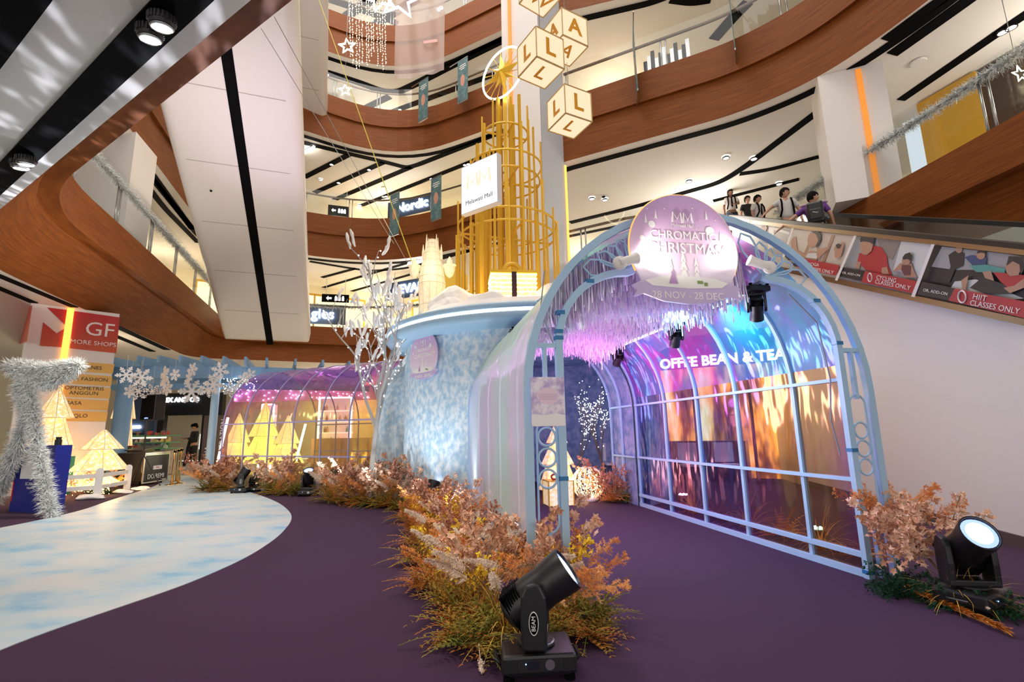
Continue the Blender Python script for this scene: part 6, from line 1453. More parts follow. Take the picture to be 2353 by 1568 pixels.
ad('fitness poster reading cycling classes only', [('print_panel', C4([(1398, 352), (1832, 400), (1720, 690), (1290, 600)]), pg), ('print_wall', C6([(965, 25), (1190, 60), (1110, 240), (1000, 180)]), pm('print_taupe', (.30, .26, .24), .4)), ('print_wall', C6([(1195, 60), (1480, 90), (1370, 400), (1120, 330)]), pwh),
    ('print_shirt', C6([(800, 170), (870, 180), (940, 100), (1010, 120), (1060, 200), (1070, 290), (1110, 380), (1000, 370), (860, 330), (780, 250)]), prd), ('print_arm', C6([(775, 250), (815, 255), (800, 320), (760, 310)]), psk), ('print_arm', C6([(1010, 310), (1060, 300), (1080, 370), (1010, 370)]), psk), ('print_face', C6([(808, 90), (830, 50), (900, 50), (930, 90), (915, 150), (870, 190), (830, 185), (812, 150)]), psk), ('print_hair', C6([(805, 40), (820, 10), (900, 8), (940, 30), (935, 95), (900, 70), (840, 60), (808, 70)]), pdk),
    ('print_figure', C6([(1110, 350), (1180, 270), (1215, 260), (1290, 270), (1310, 330), (1340, 400), (1230, 400), (1190, 330)]), psk), ('print_vest', C6([(1200, 280), (1285, 290), (1280, 380), (1225, 385), (1195, 330)]), pm('print_maroon', (.16, .06, .07), .4)), ('print_face', C6(circ(1240, 245, 40)), psk), ('print_hair', C6([(1205, 215), (1230, 180), (1275, 165), (1300, 195), (1285, 250), (1255, 225), (1215, 235)]), pdk),
    ('print_black_label', C6([(610, 300), (855, 340), (820, 440), (590, 385)]), pdk), ('print_red_label', C6([(855, 340), (1360, 440), (1330, 560), (815, 445)]), prd)],
    [('CYCLING', C6([(960, 400)])[0], C6([(1145, 435)])[0], .155, M['letw']), ('CLASSES ONLY', C6([(945, 440)])[0], C6([(1280, 505)])[0], .155, M['letw']), ('OR, ADD-ON', C6([(635, 355)])[0], C6([(805, 385)])[0], .12, M['letw'])])
ad('fitness poster reading hiit classes only, lowest on the escalator side', [('print_panel', C4([(1840, 400), (2470, 470), (2470, 880), (1725, 695)]), pdk), ('print_wall', C6([(1580, 110), (2110, 170), (2353, 200), (2353, 330), (1700, 330), (1480, 300)]), pg), ('print_floor', C6([(1700, 440), (1900, 420), (2353, 600), (2000, 640), (1650, 520)]), pwh),
    ('print_figure', C6([(1640, 190), (1700, 150), (1790, 170), (1780, 290), (1700, 330), (1650, 450), (1610, 440), (1660, 300)]), pdk), ('print_face', C6(circ(1740, 140, 32)), psk), ('print_shirt', C6([(1790, 210), (1860, 190), (2000, 210), (1990, 290), (1870, 290)]), pbl), ('print_face', C6(circ(1945, 190, 42)), psk), ('print_hair', C6([(1905, 175), (1920, 145), (1985, 148), (1990, 175), (1950, 165)]), pdk),
    ('print_shorts', C6([(1840, 290), (1990, 280), (2180, 320), (2170, 360), (1900, 350)]), ptl), ('print_leg', C6([(1760, 430), (1830, 380), (1800, 520), (1770, 510)]), psk), ('print_leg', C6([(1960, 350), (2040, 340), (2080, 460), (2010, 460)]), psk), ('print_thigh', C6([(1840, 500), (1960, 400), (2180, 470), (2250, 560), (2000, 560)]), pdk),
    ('print_shirt', C6([(2060, 350), (2180, 360), (2353, 380), (2353, 480), (2240, 530), (2130, 440)]), prd), ('print_face', C6([(2180, 300), (2200, 240), (2300, 235), (2330, 300), (2300, 380), (2220, 390), (2185, 350)]), psk), ('print_hair', C6([(2185, 290), (2210, 200), (2340, 210), (2353, 330), (2320, 380), (2310, 280), (2240, 245)]), pdk), ('print_arm', C6([(2160, 500), (2260, 480), (2353, 410), (2353, 500), (2220, 550)]), psk),
    ('print_black_label', C6([(1390, 440), (1700, 505), (1640, 615), (1330, 560)]), pdk), ('print_red_label', C6([(1700, 505), (2420, 640), (2420, 800), (1640, 620)]), prd)],
    [('HIIT', C6([(1865, 580)])[0], C6([(2000, 605)])[0], .19, M['letw']), ('CLASSES ONLY', C6([(1840, 640)])[0], C6([(2310, 725)])[0], .185, M['letw']), ('OR, ADD-ON', C6([(1400, 520)])[0], C6([(1630, 560)])[0], .14, M['letw'])])
for cx_, cy_, r in ((272, 270, 36), (898, 402, 42), (1768, 585, 60)):
    c = W_(*C6([(cx_, cy_)])[0], .085); rr_ = (W_(*C6([(cx_, cy_ + r)])[0], .085) - c).length * .85
    q = tag(MB().tube([c + (-wd).to_3d() * rr_ * math.cos(a) + Vector((0, 0, rr_ * 1.1 * math.sin(a))) for a in [2 * PI * k / 24 for k in range(24)]], .008, 5, closed=True).build('poster_badge', M['letw'], origin=tuple(c)), 'round white line badge on the %s fitness poster' % ({272: 'yoga', 898: 'cycling', 1768: 'hiit'}[cx_]), 'badge')
for pts in ([(780, 265), (788, 266), (758, 330), (750, 328)], [(1036, 305), (1047, 306), (993, 474), (982, 470)], [(1388, 350), (1402, 352), (1294, 606), (1280, 602)], [(1828, 398), (1846, 400), (1732, 700), (1712, 695)]):
    o = wpoly(MB(), C4(pts), .08).build('panel_joint', M['letw']); o.parent = es; FRi = frame_of(es).inverted(); o.matrix_local = FRi
# ======================= LEFT SIDE =======================
# ---- shop directory on the ground column ----
o = thing('shop_directory', 'tall GF shop directory printed on the white column at left', 'sign', (GA.x, GA.y, 0))
def F_(px, py, n=.012): return onv(px, py, GA + gn * n, GB + gn * n)
def C5(l): return [(x / 2.45, 600 + y / 2.45) for x, y in l]
def fpoly(pts, mat, nm, n=.012): return MB().add([F_(a, b, n) for a, b in C5(pts)], [tuple(range(len(pts)))]).build(nm, mat, o)
M['dirred'] = ramp_mat('directory_red', [(0, (.62, .10, .02)), (.5, (.55, .04, .02)), (1, (.50, .01, .02))], 'Z', 3.3, 4.4)
M['diry'] = pm('directory_yellow', (.78, .48, .12), .5)
for q in ([(265, 262), (382, 276), (366, 360), (358, 352)], [(418, 282), (674, 318), (655, 520), (392, 492)], [(243, 345), (320, 408), (366, 380), (348, 486), (224, 478)]):
    b_ = fpoly(q, M['dirred'], 'red_panel')
    fi = frame_of(o); 
ys = [((430, 566), (645, 582), (635, 636), (418, 622)), ((380, 632), (633, 650), (625, 706), (368, 690)), ((362, 700), (625, 716), (617, 777), (350, 764)), ((348, 772), (615, 786), (606, 842), (338, 832)), ((334, 842), (607, 850), (598, 905), (324, 900))]
for q in ys: fpoly(q, M['diry'], 'yellow_row')
fpoly([(255, 842), (300, 842), (282, 905), (275, 905)], M['diry'], 'yellow_row')
def dtext(body, a, b, size, mat, n=.016):
    A_, B_ = [F_(*C5([q])[0], n) for q in (a, b)]; u = (B_ - A_); u.z = 0; c = A_.lerp(B_, .5); text(body, size, uvn(c, u), mat, o, .002)
def hz(a, b): A_, B_ = [F_(*C5([q])[0]) for q in (a, b)]; return abs(A_.z - B_.z)
dtext('GF', (478, 385), (645, 395), hz((480, 340), (478, 425)) * 1.30, M['letw']); dtext('MORE SHOPS', (418, 455), (632, 472), hz((420, 445), (420, 475)) * 1.15, M['letw'])
for s_, a, b in (('MACHINES', (425, 596), (545, 603)), ('MAX FASHION', (405, 663), (570, 670)), ('OPTOMETRIS\nANGGUN', (395, 730), (552, 733)), ('SASA', (385, 800), (450, 802)), ('UNIQLO', (373, 872), (467, 873))): dtext(s_, a, b, .125, M['letb'])
# left face
def L_(px, py, n=.012): q = onv(px, py, GL + (GL - GA).cross(Vector((0, 0))) * 0 if False else GA, GL); return q
gn2 = -gu
def Lp(a, b, n=.012): return onv(a, b, GA + gn2 * n, GL + gn2 * n)
for q in ([(95, 290), (183, 248), (150, 450), (50, 492), (75, 400), (62, 460)],):
    MB().add([Lp(a, b) for a, b in C5([(92, 300), (183, 248), (152, 452), (52, 492), (95, 370)])], [(0, 1, 2, 3, 4)]).build('red_panel', M['dirred'], o)
A_, B_ = Lp(*C5([(122, 330)])[0], .016), Lp(*C5([(172, 310)])[0], .016); text('GF', .40, uvn(A_.lerp(B_, .5), (B_ - A_).to_2d().to_3d()), M['letw'], o, .002)
A_, B_ = Lp(*C5([(98, 428)])[0], .016), Lp(*C5([(152, 412)])[0], .016); text('MORE SHOPS', .13, uvn(A_.lerp(B_, .5), (B_ - A_).to_2d().to_3d()), M['letw'], o, .002)
a_, b_ = F_(163, 716, .05), F_(118, 1008, .05); tt = ((Vector((a_.x, a_.y)) - GA).length + (Vector((b_.x, b_.y)) - GA).length) / 2 / (GB - GA).length
stripe('column_light_strip', GA, GB, .5, 4.38, tt, .13, M['orangel'], 'glowing orange strip down the GF directory column', n=.04)

# ---- pergola ----
pg_ = thing('pergola', 'pale blue curved pergola with snowflakes behind the left column', 'pergola', tuple(G(487, 1068)))
pA, pB, pC = Vector((-11.5, 13.45)), Vector((-8.4, 13.5)), Vector((-4.4, 15.4))
pts1 = [pA + (pB - pA) * k / 8 for k in range(8)] + [pB + (pC - pB) * k / 8 for k in range(9)]; pts1 = fillet([tuple(pA), tuple(pB), tuple(pC)], 2.2, 12)
pin = offset(pts1, 0); pout = offset(pts1, -1.9)
for q, z in ((pin, 2.98), (pout, 2.98)): MB().rail([v3(p, z) for p in q], .07, .34).build('ring_beam', M['bluep'], pg_)
for q, z in ((offset(pts1, -.35), 2.62),): MB().rail([v3(p, z) for p in q], .07, .16).build('lower_beam', M['bluep'], pg_)
dn = dens(pts1, .35); nr = 13
for k in range(nr):
    i = int(k * (len(dn) - 1) / (nr - 1)); p = dn[i]; t_ = (dn[min(i + 1, len(dn) - 1)] - dn[max(i - 1, 0)]).normalized(); nn_ = Vector((-t_.y, t_.x)); a = p - nn_ * .55; b_ = p + nn_ * 2.3
    m_ = uvn(v3(a, 3.12), (nn_.x, nn_.y, 0)); L__ = (b_ - a).length; MB().plate([(0, .06), (.28, .0), (L__ - .28, .0), (L__, .06), (L__, .24), (0, .24)], m_ @ Matrix.Translation((0, 0, -.03)), .06).build('rafter', M['bluep'], pg_)
for (x, y), r, zt in (((-8.15, 13.62), .10, 2.85), ((-10.55, 13.5), .20, 2.85)):
    mb = MB(); mb.lathe([(r, 0), (r, zt)], 24, Matrix.Translation((x, y, 0))); smoothang(mb.build('round_post', M['blue'] if r < .15 else M['bluep'], pg_), 40)
# snowflakes
def flake_mesh(r):
    mb = MB()
    for k in range(6):
        a = PI / 3 * k; d = Vector((math.cos(a), 0, math.sin(a))); mb.beam(Vector(), d * r, .16 * r, .12 * r, up=(0, 1, 0))
        for f, l in ((.45, .30), (.72, .26)):
            for s in (-1, 1): e_ = Vector((math.cos(a + s * .9), 0, math.sin(a + s * .9))); mb.beam(d * r * f, d * r * f + e_ * r * l, .13 * r, .12 * r, up=(0, 1, 0)); 
        for f, s in ((1.0, 0), ): mb.sphere(d * r, .11 * r, 6, 4, (1, .6, 1))
    mb.sphere((0, 0, 0), .2 * r, 8, 6, (1, .5, 1)); return mb
fl0 = None; rr = random.Random(2)
FK = [(290, 862, 16, 11.3), (325, 868, 18, 11.6), (318, 900, 16, 12.2), (378, 868, 22, 12.6), (385, 893, 14, 12.9), (402, 862, 12, 12.0), (434, 868, 12, 12.6), (440, 900, 24, 13.2), (442, 850, 14, 12.8), (506, 852, 17, 12.4), (490, 884, 20, 12.9), (478, 895, 16, 13.3), (530, 895, 16, 13.6), (560, 872, 14, 12.6), (575, 862, 13, 12.8), (350, 900, 14, 13.0), (298, 900, 12, 12.0), (550, 893, 12, 13.4), (365, 905, 12, 13.4)]
for i, (a, b_, r, Y) in enumerate(FK):
    p = ony(a, b_, Y); rad = r * (p - CAMP).length / 1200
    if fl0 is None: fl0 = flake_mesh(1.0).build('snowflake', M['snow']); q = fl0
    else: q = fl0.copy(); COL.objects.link(q)
    q.location = p; q.scale = (rad,) * 3; q.rotation_euler = (0, rr.random(), R(20) + rr.gauss(0, .7)); tag(q, 'white foam snowflake hanging from the blue pergola', 'snowflake', 'snowflakes hanging from the pergola')
ln = MB()
for a, b_, r, Y in FK[:]: p = ony(a, b_, Y); ln.tube([p, v3(p, 3.1)], .003, 3)
tag(ln.build('hanging_thread', M['white']), 'thin threads holding the snowflakes under the pergola', 'thread', kind='stuff')
lb = MB()
for _ in range(90): p = ony(510 + rr.random() * 80, 870 + rr.random() * 30, 13.8); lb.sphere(p, .012, 4, 3)
tag(lb.build('fairy_light_net', M['cool']), 'cluster of cold fairy lights under the pergola next to the film tunnel', 'fairy lights', kind='stuff')

# ---- tinsel arch figure ----
ta = thing('tinsel_arch', 'silver tinsel-covered tube frame standing at the left edge', 'decoration', tuple(G(110, 1190)))
D0 = 8.35
fp = [(ony(18, 838, D0), ony(60, 860, D0), ony(75, 930, D0 - .0), ony(90, 1040, D0), ony(118, 1186, 8.2)), (ony(30, 838, D0), ony(100, 848, D0), ony(182, 838, D0)), (ony(70, 930, D0), ony(48, 1000, D0 + .2), ony(12, 1100, D0 + .6), ony(-12, 1150, D0 + .7)), (ony(60, 860, D0), ony(110, 880, D0), ony(160, 852, D0)), (ony(60, 850, D0), ony(48, 900, D0 + .1), ony(70, 960, D0))]
fp[0][-1].z = .03
mb = MB()
for q in fp: mb.tube(list(q), .022, 8)
mb.build('tube_frame', M['white'], ta, smooth=True)
mb = MB()
for i, q in enumerate(fp): tinsel(mb, list(q), .165, 5200 if i != 4 else 2500, 40 + i, 1.5)
tb_ = mb.build('tinsel', M['tins'], ta); tb_['kind'] = 'stuff'

# ---- blue totem ----
A_, B_ = onz(20, 1176, 0), onz(107, 1181, 0); u_ = (B_ - A_).normalized(); w_ = (B_ - A_).length; h_ = onv(110, 1024, A_, B_).z; tm = uvn(A_, u_)
to_ = thing('info_totem', 'deep blue scan totem behind the tinsel leg', 'totem', tuple(A_)); MB().box((w_ / 2, h_ / 2, -.12), (w_, h_, .24), M=tm).build('body', pm('totem_blue', (.012, .02, .26), .35), to_)
pw_, ph_ = w_ * .70, h_ * .42; MB().box((w_ * .52, h_ * .70, .004), (pw_, ph_ * .98, .008), M=tm).build('white_panel', M['letw'], to_, bevel=.01)
text('SCAN ME', h_ * .07, tm @ Matrix.Translation((w_ * .5, h_ * .42, .006)), M['letw'], to_, .001); text('FOR MORE', h_ * .04, tm @ Matrix.Translation((w_ * .5, h_ * .36, .006)), M['letw'], to_, .001)
MB().box((w_ * .02, h_ * .3, .0), (.03, h_ * .3, .01), M=tm).build('orange_print', M['red'], to_)
MB().lathe([(.05, 0), (.05, .09), (.035, .10), (.045, .14)], 14, Matrix.Translation(tm @ Vector((w_ * .86, h_, -.1)))).build('camera_unit', M['blackg'], to_)
p_ = G(130, 1140); q = MB().box((p_[0] - .1, p_[1] + .2, .42), (.34, .1, .84), R(40)).build('sign_stand', pm('green_board', (.02, .17, .15), .4), origin=p_); tag(q, 'small dark green board behind the blue totem', 'board')
# ---- white picket fence ----
fa, fb, fc_ = onz(128, 1150, 0), onz(222, 1146, 0), onz(290, 1131, 0)
fe = thing('picket_fence', 'low white fence with round-topped posts round the lit trees', 'fence', tuple(fb))
hz_ = onv(222, 1076, fb, fb + Vector((1, 0, 0))).z
for q, nm in ((fb, 1), (fc_, 1), (onz(40, 1160, 0), 1)):
    d = Vector((.11, 0)); z1 = hz_ if q is not fc_ else onv(290, 1068, fc_, fc_ + Vector((1, 0, 0))).z
    pl = [(-.065, 0), (.065, 0), (.065, z1 - .06)] + [(.065 * math.cos(a), z1 - .06 + .06 * math.sin(a)) for a in [PI * k / 8 for k in range(1, 8)]] + [(-.065, z1 - .06)]
    MB().plate(pl, uvn(q, (.8, .6, 0)), .05).build('fence_post', M['white'], fe)
for f in (.36, .74):
    mb = MB(); P3_ = [v3(onz(40, 1160, 0), hz_ * f), v3(fb, hz_ * f), v3(fc_, hz_ * f)]; mb.rail(P3_, .03, .085); mb.build('fence_rail', M['white'], fe)
# ---- lit cone trees, snow and shrubs behind the fence ----
b1 = onz(222, 1134, 0); s_ = (b1.y + .2) / 1141
cone_tree(tuple(b1), [(44 * s_, 12 * s_, .18, .42), (52 * s_, 14 * s_, .52, 1.02), (39 * s_, 3 * s_, .98, 1.42)], 'warm lit cream umbrella tree behind the white fence')
b2 = onz(100, 1140, 0)
cone_tree((b2.x, b2.y, 0), [(.50, .22, .1, 1.05), (.42, .16, 1.0, 1.75), (.34, .02, 1.7, 2.4)], 'tall pearly lit cone tree behind the tinsel leg')
b3 = onz(268, 1085, 0); D_ = b3.normalized() * 19
cone_tree((D_.x, D_.y, 0), [(.40, .20, .1, 1.9), (.30, .02, 1.8, 3.4)], 'white sparkling cone tree behind the dark blue post')
lamp('POINT', (b1.x + .1, b1.y + .2, .5), 16, (1, .70, .30), .2, name='cone_tree_glow'); lamp('POINT', (b2.x, b2.y, 1.3), 18, (1, .78, .45), .3, name='cone_tree_glow')
mb = MB(); rr = random.Random(8)
for _ in range(900):
    t_ = rr.random(); p = onz(120 + 130 * t_, 1115 + rr.random() * 28, 0); mb.sphere((p.x, p.y, .03 + rr.random() * (.55 if t_ < .6 else .3)), .009, 4, 3)
tag(mb.build('fairy_light_heap', M['warm']), 'heap of warm fairy lights inside the white fence', 'fairy lights', kind='stuff')
for i, (a, b_, k, sc_, lab) in enumerate(((185, 1140, 'pinkd', .9, 'small brown twig plant on the left inside the fence'), (245, 1132, 'opl', 1.0, 'rust plume plant under the umbrella tree'), (200, 1146, 'euc', .8, 'dark green foliage behind the fence rail'), (255, 1138, 'euc', .7, 'dark green foliage beside the right fence post'), (235, 1128, 'pinkd', .95, 'rusty leafy plant behind the middle fence post'))):
    g = onz(a, b_, 0); g = g + g.normalized() * .35; put(k, (g.x, g.y), sc_, lab=lab)
for i, (a, b_, s2, lab) in enumerate(((190, 1150, .16, 'lump of artificial snow under the fence, left'), (270, 1136, .13, 'lump of artificial snow under the fence, right'), (312, 1128, .12, 'lump of artificial snow past the last fence post'))):
    g = onz(a, b_, 0); rock((g.x, g.y + .15, .02), (s2 * 1.8, s2, s2 * .5), 20 + i, lab)
# ---- loudspeaker on tripod, road case, barrier posts ----
sp = Vector(G(322, 1120)) ; sp.z = 0; bt, bb = ony(338, 908, sp.y), ony(338, 966, sp.y)
s_o = thing('speaker_stand', 'black tripod stand carrying the loudspeaker at left', 'stand', tuple(sp)); px_ = bb.x; c0 = Vector((ony(335, 1000, sp.y).x, sp.y, 0)); c1 = Vector((bb.x, sp.y, bb.z))
MB().tube([v3(c0, .35), c1], .02, 8).build('pole', M['blacks'], s_o); MB().tube([v3(c0, .75), v3(c0, .88)], .035, 10).build('collar', M['blackg'], s_o)
for a in (R(-100), R(30), R(150)): MB().tube([v3(c0, .80), c0 + Vector((.42 * math.cos(a), .42 * math.sin(a), .01))], .014, 6).build('leg', M['blacks'], s_o)
hh_ = (bt - bb).length; wd_ = 47 / 58 * hh_
o = thing('loudspeaker', 'black loudspeaker box up on the tripod stand', 'loudspeaker', tuple(c1)); m_ = uvn(c1, (.94, -.34, 0)); MB().box((0, hh_ / 2, -.12), (wd_, hh_, .28), M=m_).build('cabinet', M['blackg'], o, bevel=.02); MB().box((0, hh_ / 2, .023), (wd_ * .9, hh_ * .93, .01), M=m_).build('grille', M['blackm'], o); text('AEDIA', .05, m_ @ Matrix.Translation((0, .05, .03)), emi('speaker_badge', (.3, .45, 1), 1.5), o, .001)
A_, B_ = onz(325, 1121, 0), onz(382, 1112, 0); A_ = A_ + A_.normalized() * .5; B_ = B_ + B_.normalized() * .5; u_ = (B_ - A_).normalized(); w_ = (B_ - A_).length; h_ = onv(385, 1038, A_, B_).z
o = thing('road_case', 'black flight case lettered DO.REMI behind the speaker stand', 'flight case', tuple(A_)); m_ = uvn(A_, u_); MB().box((w_ / 2, h_ / 2 + .06, -.35), (w_, h_ - .12, .7), M=m_).build('case_body', M['blackg'], o); mb = MB()
for x in (0, w_): mb.box((x, h_ / 2, .0), (.03, h_ - .1, .03), M=m_)
for z in (.07, h_ * .93, h_ - .02): mb.box((w_ / 2, z, .0), (w_, .03, .03), M=m_)
mb.build('metal_edge', M['steel'], o); text('DO.REMI', h_ * .16, m_ @ Matrix.Translation((w_ / 2, h_ * .25, .018)), M['letw'], o, .002, fit=w_ * .66); MB().box((w_ * .55, h_ * .52, .006), (w_ * .35, h_ * .12, .01), M=m_).build('sticker', M['letw'], o)
text('SMILE', h_ * .07, m_ @ Matrix.Translation((w_ * .55, h_ * .52, .013)), M['red'], o, .001)
for x in (.1, w_ - .1): MB().lathe([(.05, -.02), (.05, .02)], 12, m_ @ Matrix.Translation((x, .05, -.1)) @ Matrix.Rotation(0, 4, 'X')).build('caster', M['blackm'], o)
q = MB().box((w_ / 2, h_ + .06, -.3), (w_ * .8, .03, .45), M=m_ @ Matrix.Rotation(.12, 4, 'Z')).build('mixing_desk', M['blacks'], origin=tuple(A_ + Vector((0, 0, h_)))); tag(q, 'slanted dark mixing desk lying on the flight case', 'mixer')
for i, (a, b_, tp) in enumerate(((395, 1115, 1034), (410, 1113, 1030), (404, 1108, 1032))):
    g = onz(a, b_, 0); zt = ony(a, tp, g.y).z; o = thing('barrier_post', ('leftmost', 'rightmost', 'middle')[i] + ' of the three shiny brass barrier posts beside the flight case', 'barrier post', (g.x, g.y, 0))
    mm_ = Matrix.Translation((g.x, g.y, 0)); MB().lathe([(.16, 0), (.16, .015), (.05, .03), (.028, .05)], 20, mm_).build('base', M['brass'], o, smooth=True); MB().lathe([(.028, .04), (.028, zt - .1), (.035, zt - .08), (.035, zt)], 16, mm_).build('post', M['brass'], o, smooth=True); MB().lathe([(.036, zt - .08), (.036, zt - .02)], 12, mm_).build('belt_cap', M['blackm'], o)
# ---- display counter with small goods ----
A_, B_ = ony(283, 1075, 17.5), ony(376, 1075, 17.3); u_ = Vector((B_.x - A_.x, B_.y - A_.y, 0)); w_ = u_.length; zt = ony(340, 1002, 17.2).z; m_ = uvn((A_.x, A_.y, 0), u_)
o = thing('display_counter', 'long glass display counter with green shelf edges behind the speaker', 'counter', (A_.x, A_.y, 0)); MB().box((w_ / 2, zt * .3, -.3), (w_, zt * .6, .6), M=m_).build('cabinet', pm('counter_body', (.45, .36, .30), .4, var=.3, vs=5), o)
for k, f in enumerate((.66, .82, 1.0)): MB().box((w_ / 2, zt * f, -.3), (w_, .03, .62), M=m_).build('shelf', pm('green_edge', (.06, .35, .12), .3) if k == 0 else bpy.data.materials['green_edge'], o)
MB().box((w_ / 2, zt * .82, .01), (w_, zt * .34, .008), M=m_).build('glass_front', M['glass'], o)
MB().box((w_ / 2, zt * .95, .02), (w_, .05, .02), M=m_).build('light_strip', emi('counter_strip', (1, .8, .45), 1.6), o)
rr = random.Random(77); gc = [pm('goods_' + n_, c, .5) for n_, c in (('red', (.55, .05, .04)), ('gold', (.75, .5, .15)), ('white', (.8, .76, .7)), ('brown', (.25, .12, .07)), ('pink', (.75, .4, .45)), ('green', (.1, .3, .12)))]
for k in range(34):
    lvl = (1.0, .82, .66)[k % 3]; x = .1 + (w_ - .2) * rr.random(); r = .035 + .03 * rr.random(); h = .07 + .10 * rr.random(); pr_ = rr.choice([[(r, 0), (r, h * .7), (r * .5, h * .85), (r * .5, h)], [(r, 0), (r * .9, h * .5), (r * .2, h)], [(r, 0), (r * 1.1, h)]])
    q = MB().lathe(pr_, 10, m_ @ Matrix.Translation((x, zt * lvl + .016, -.08 - .25 * rr.random())) @ Matrix.Rotation(-PI / 2, 4, 'X')).build(('jar', 'ornament', 'box_of_sweets')[k % 3], gc[k % 6]); tag(q, 'small coloured trinket on the glass counter behind the speaker', 'trinket', 'trinkets on the glass counter')
# red-lidded jars near the blue post
for i, px in enumerate((262, 276, 297, 312)):
    g = ony(px, 1033, 14.6); q = thing('jar_stand', 'red-lidded jar %s the dark blue post' % ('nearest left of', 'just left of', 'just right of', 'furthest right of')[i], 'jar', tuple(g)); MB().lathe([(.07, -.10), (.07, .06)], 14, Matrix.Translation(g)).build('jar', gc[5], q); MB().lathe([(.075, .06), (.075, .10)], 14, Matrix.Translation(g)).build('lid', gc[0], q); 
q = MB().box((ony(285, 1075, 14.6).x, 14.6, .45), (1.3, .5, .9)).build('trinket_table', M['blacks'], origin=(ony(285, 1075, 14.6).x, 14.6, 0)); tag(q, 'dark table behind the blue post carrying red-lidded jars', 'table')
# ---- shops at the back left ----
def shop(px0, px1, pyt, Y, mats, name, lab, z0=0.0):
    A_, B_ = ony(px0, pyt, Y), ony(px1, pyt, Y); return A_, B_
Y = 26.0; A_, B_ = ony(366, 915, Y), ony(520, 915, Y); ztop = A_.z + .2
o = thing('shopfront', 'black-framed shop with a cream interior behind the person in black', 'shopfront', (A_.x, Y, 0)); w_ = B_.x - A_.x; m_ = uvn((A_.x, Y, 0), (1, 0, 0))
za = ony(430, 955, Y).z; MB().plate([(0, 0), (w_, 0), (w_, ztop), (0, ztop)], m_, .3, holes=[[(w_ * .16, .02), (w_ * .72, .02), (w_ * .72, za), (w_ * .16, za)]]).build('frame', M['blackg'], o)
MB().box((w_ * .44, za / 2, -1.6), (w_ * .6, za, .05), M=m_).build('back_wall', emi('shop_interior', (1, .80, .55), 1.0), o); MB().box((w_ * .55, za * .42, -1.5), (w_ * .30, za * .34, .05), M=m_).build('screen', emi('shop_screen', (1, 1, 1), 2.2), o)
text('MIX AND CO', .32, m_ @ Matrix.Translation((w_ * .38, ztop * .90, .32)), M['led'], o, .01, bold=.01); 
o = thing('shopfront', 'blue-black cosmetics shopfront left of the cream shop', 'shopfront', (ony(300, 915, 24).x, 24, 0)); A_, B_ = ony(290, 900, 24), ony(366, 900, 24); w_ = B_.x - A_.x; m_ = uvn((A_.x, 24, 0), (1, 0, 0)); MB().box((w_ / 2, 1.9, 0), (w_, 3.8, .2), M=m_).build('wall_panel', M['navy'], o); MB().box((w_ * .35, 1.75, .15), (w_ * .5, .14, .05), M=m_).build('shelf_light', M['led'], o)
for z in (1.2, 1.5): MB().box((w_ * .4, z, .2), (w_ * .7, .03, .2), M=m_).build('shelf', M['steel'], o)

# media banner
A_, B_ = ony(461, 1080, 15.5), ony(513, 1080, 15.5); ub = Vector((1, .1, 0)).normalized(); zt = ony(480, 955, 15.5).z; w_ = B_.x - A_.x; m_ = uvn((A_.x, 15.5, 0), ub)
o = thing('rollup_banner', 'brown roll-up banner reading media registration behind the blue post', 'banner', (A_.x, 15.5, 0)); MB().box((w_ / 2, zt / 2, 0), (w_ * 1.08, zt, .02), M=m_).build('sheet', pm('brown_banner', (.11, .075, .065), .5), o); MB().box((w_ / 2, .04, 0), (w_ * 1.15, .08, .18), M=m_).build('base', M['steel'], o)
for i, s_ in enumerate(('MEDIA', 'REGISTRATION')): text(s_, .25, m_ @ Matrix.Translation((w_ * (.22, .80)[i], zt * (.33, .56)[i], .015)) @ Matrix.Rotation(PI / 2, 4, 'Z'), M['letw'], o, .003, fit=zt * (.34, .74)[i])
A_, B_ = ony(500, 1062, 14.9), ony(524, 960, 14.9); q = MB().beam(A_, B_, .05, .05).build('led_bar', emi('led_bar_warm', (1, .85, .7), 5), origin=tuple(A_)); tag(q, 'leaning bright LED bar next to the media banner', 'LED light')
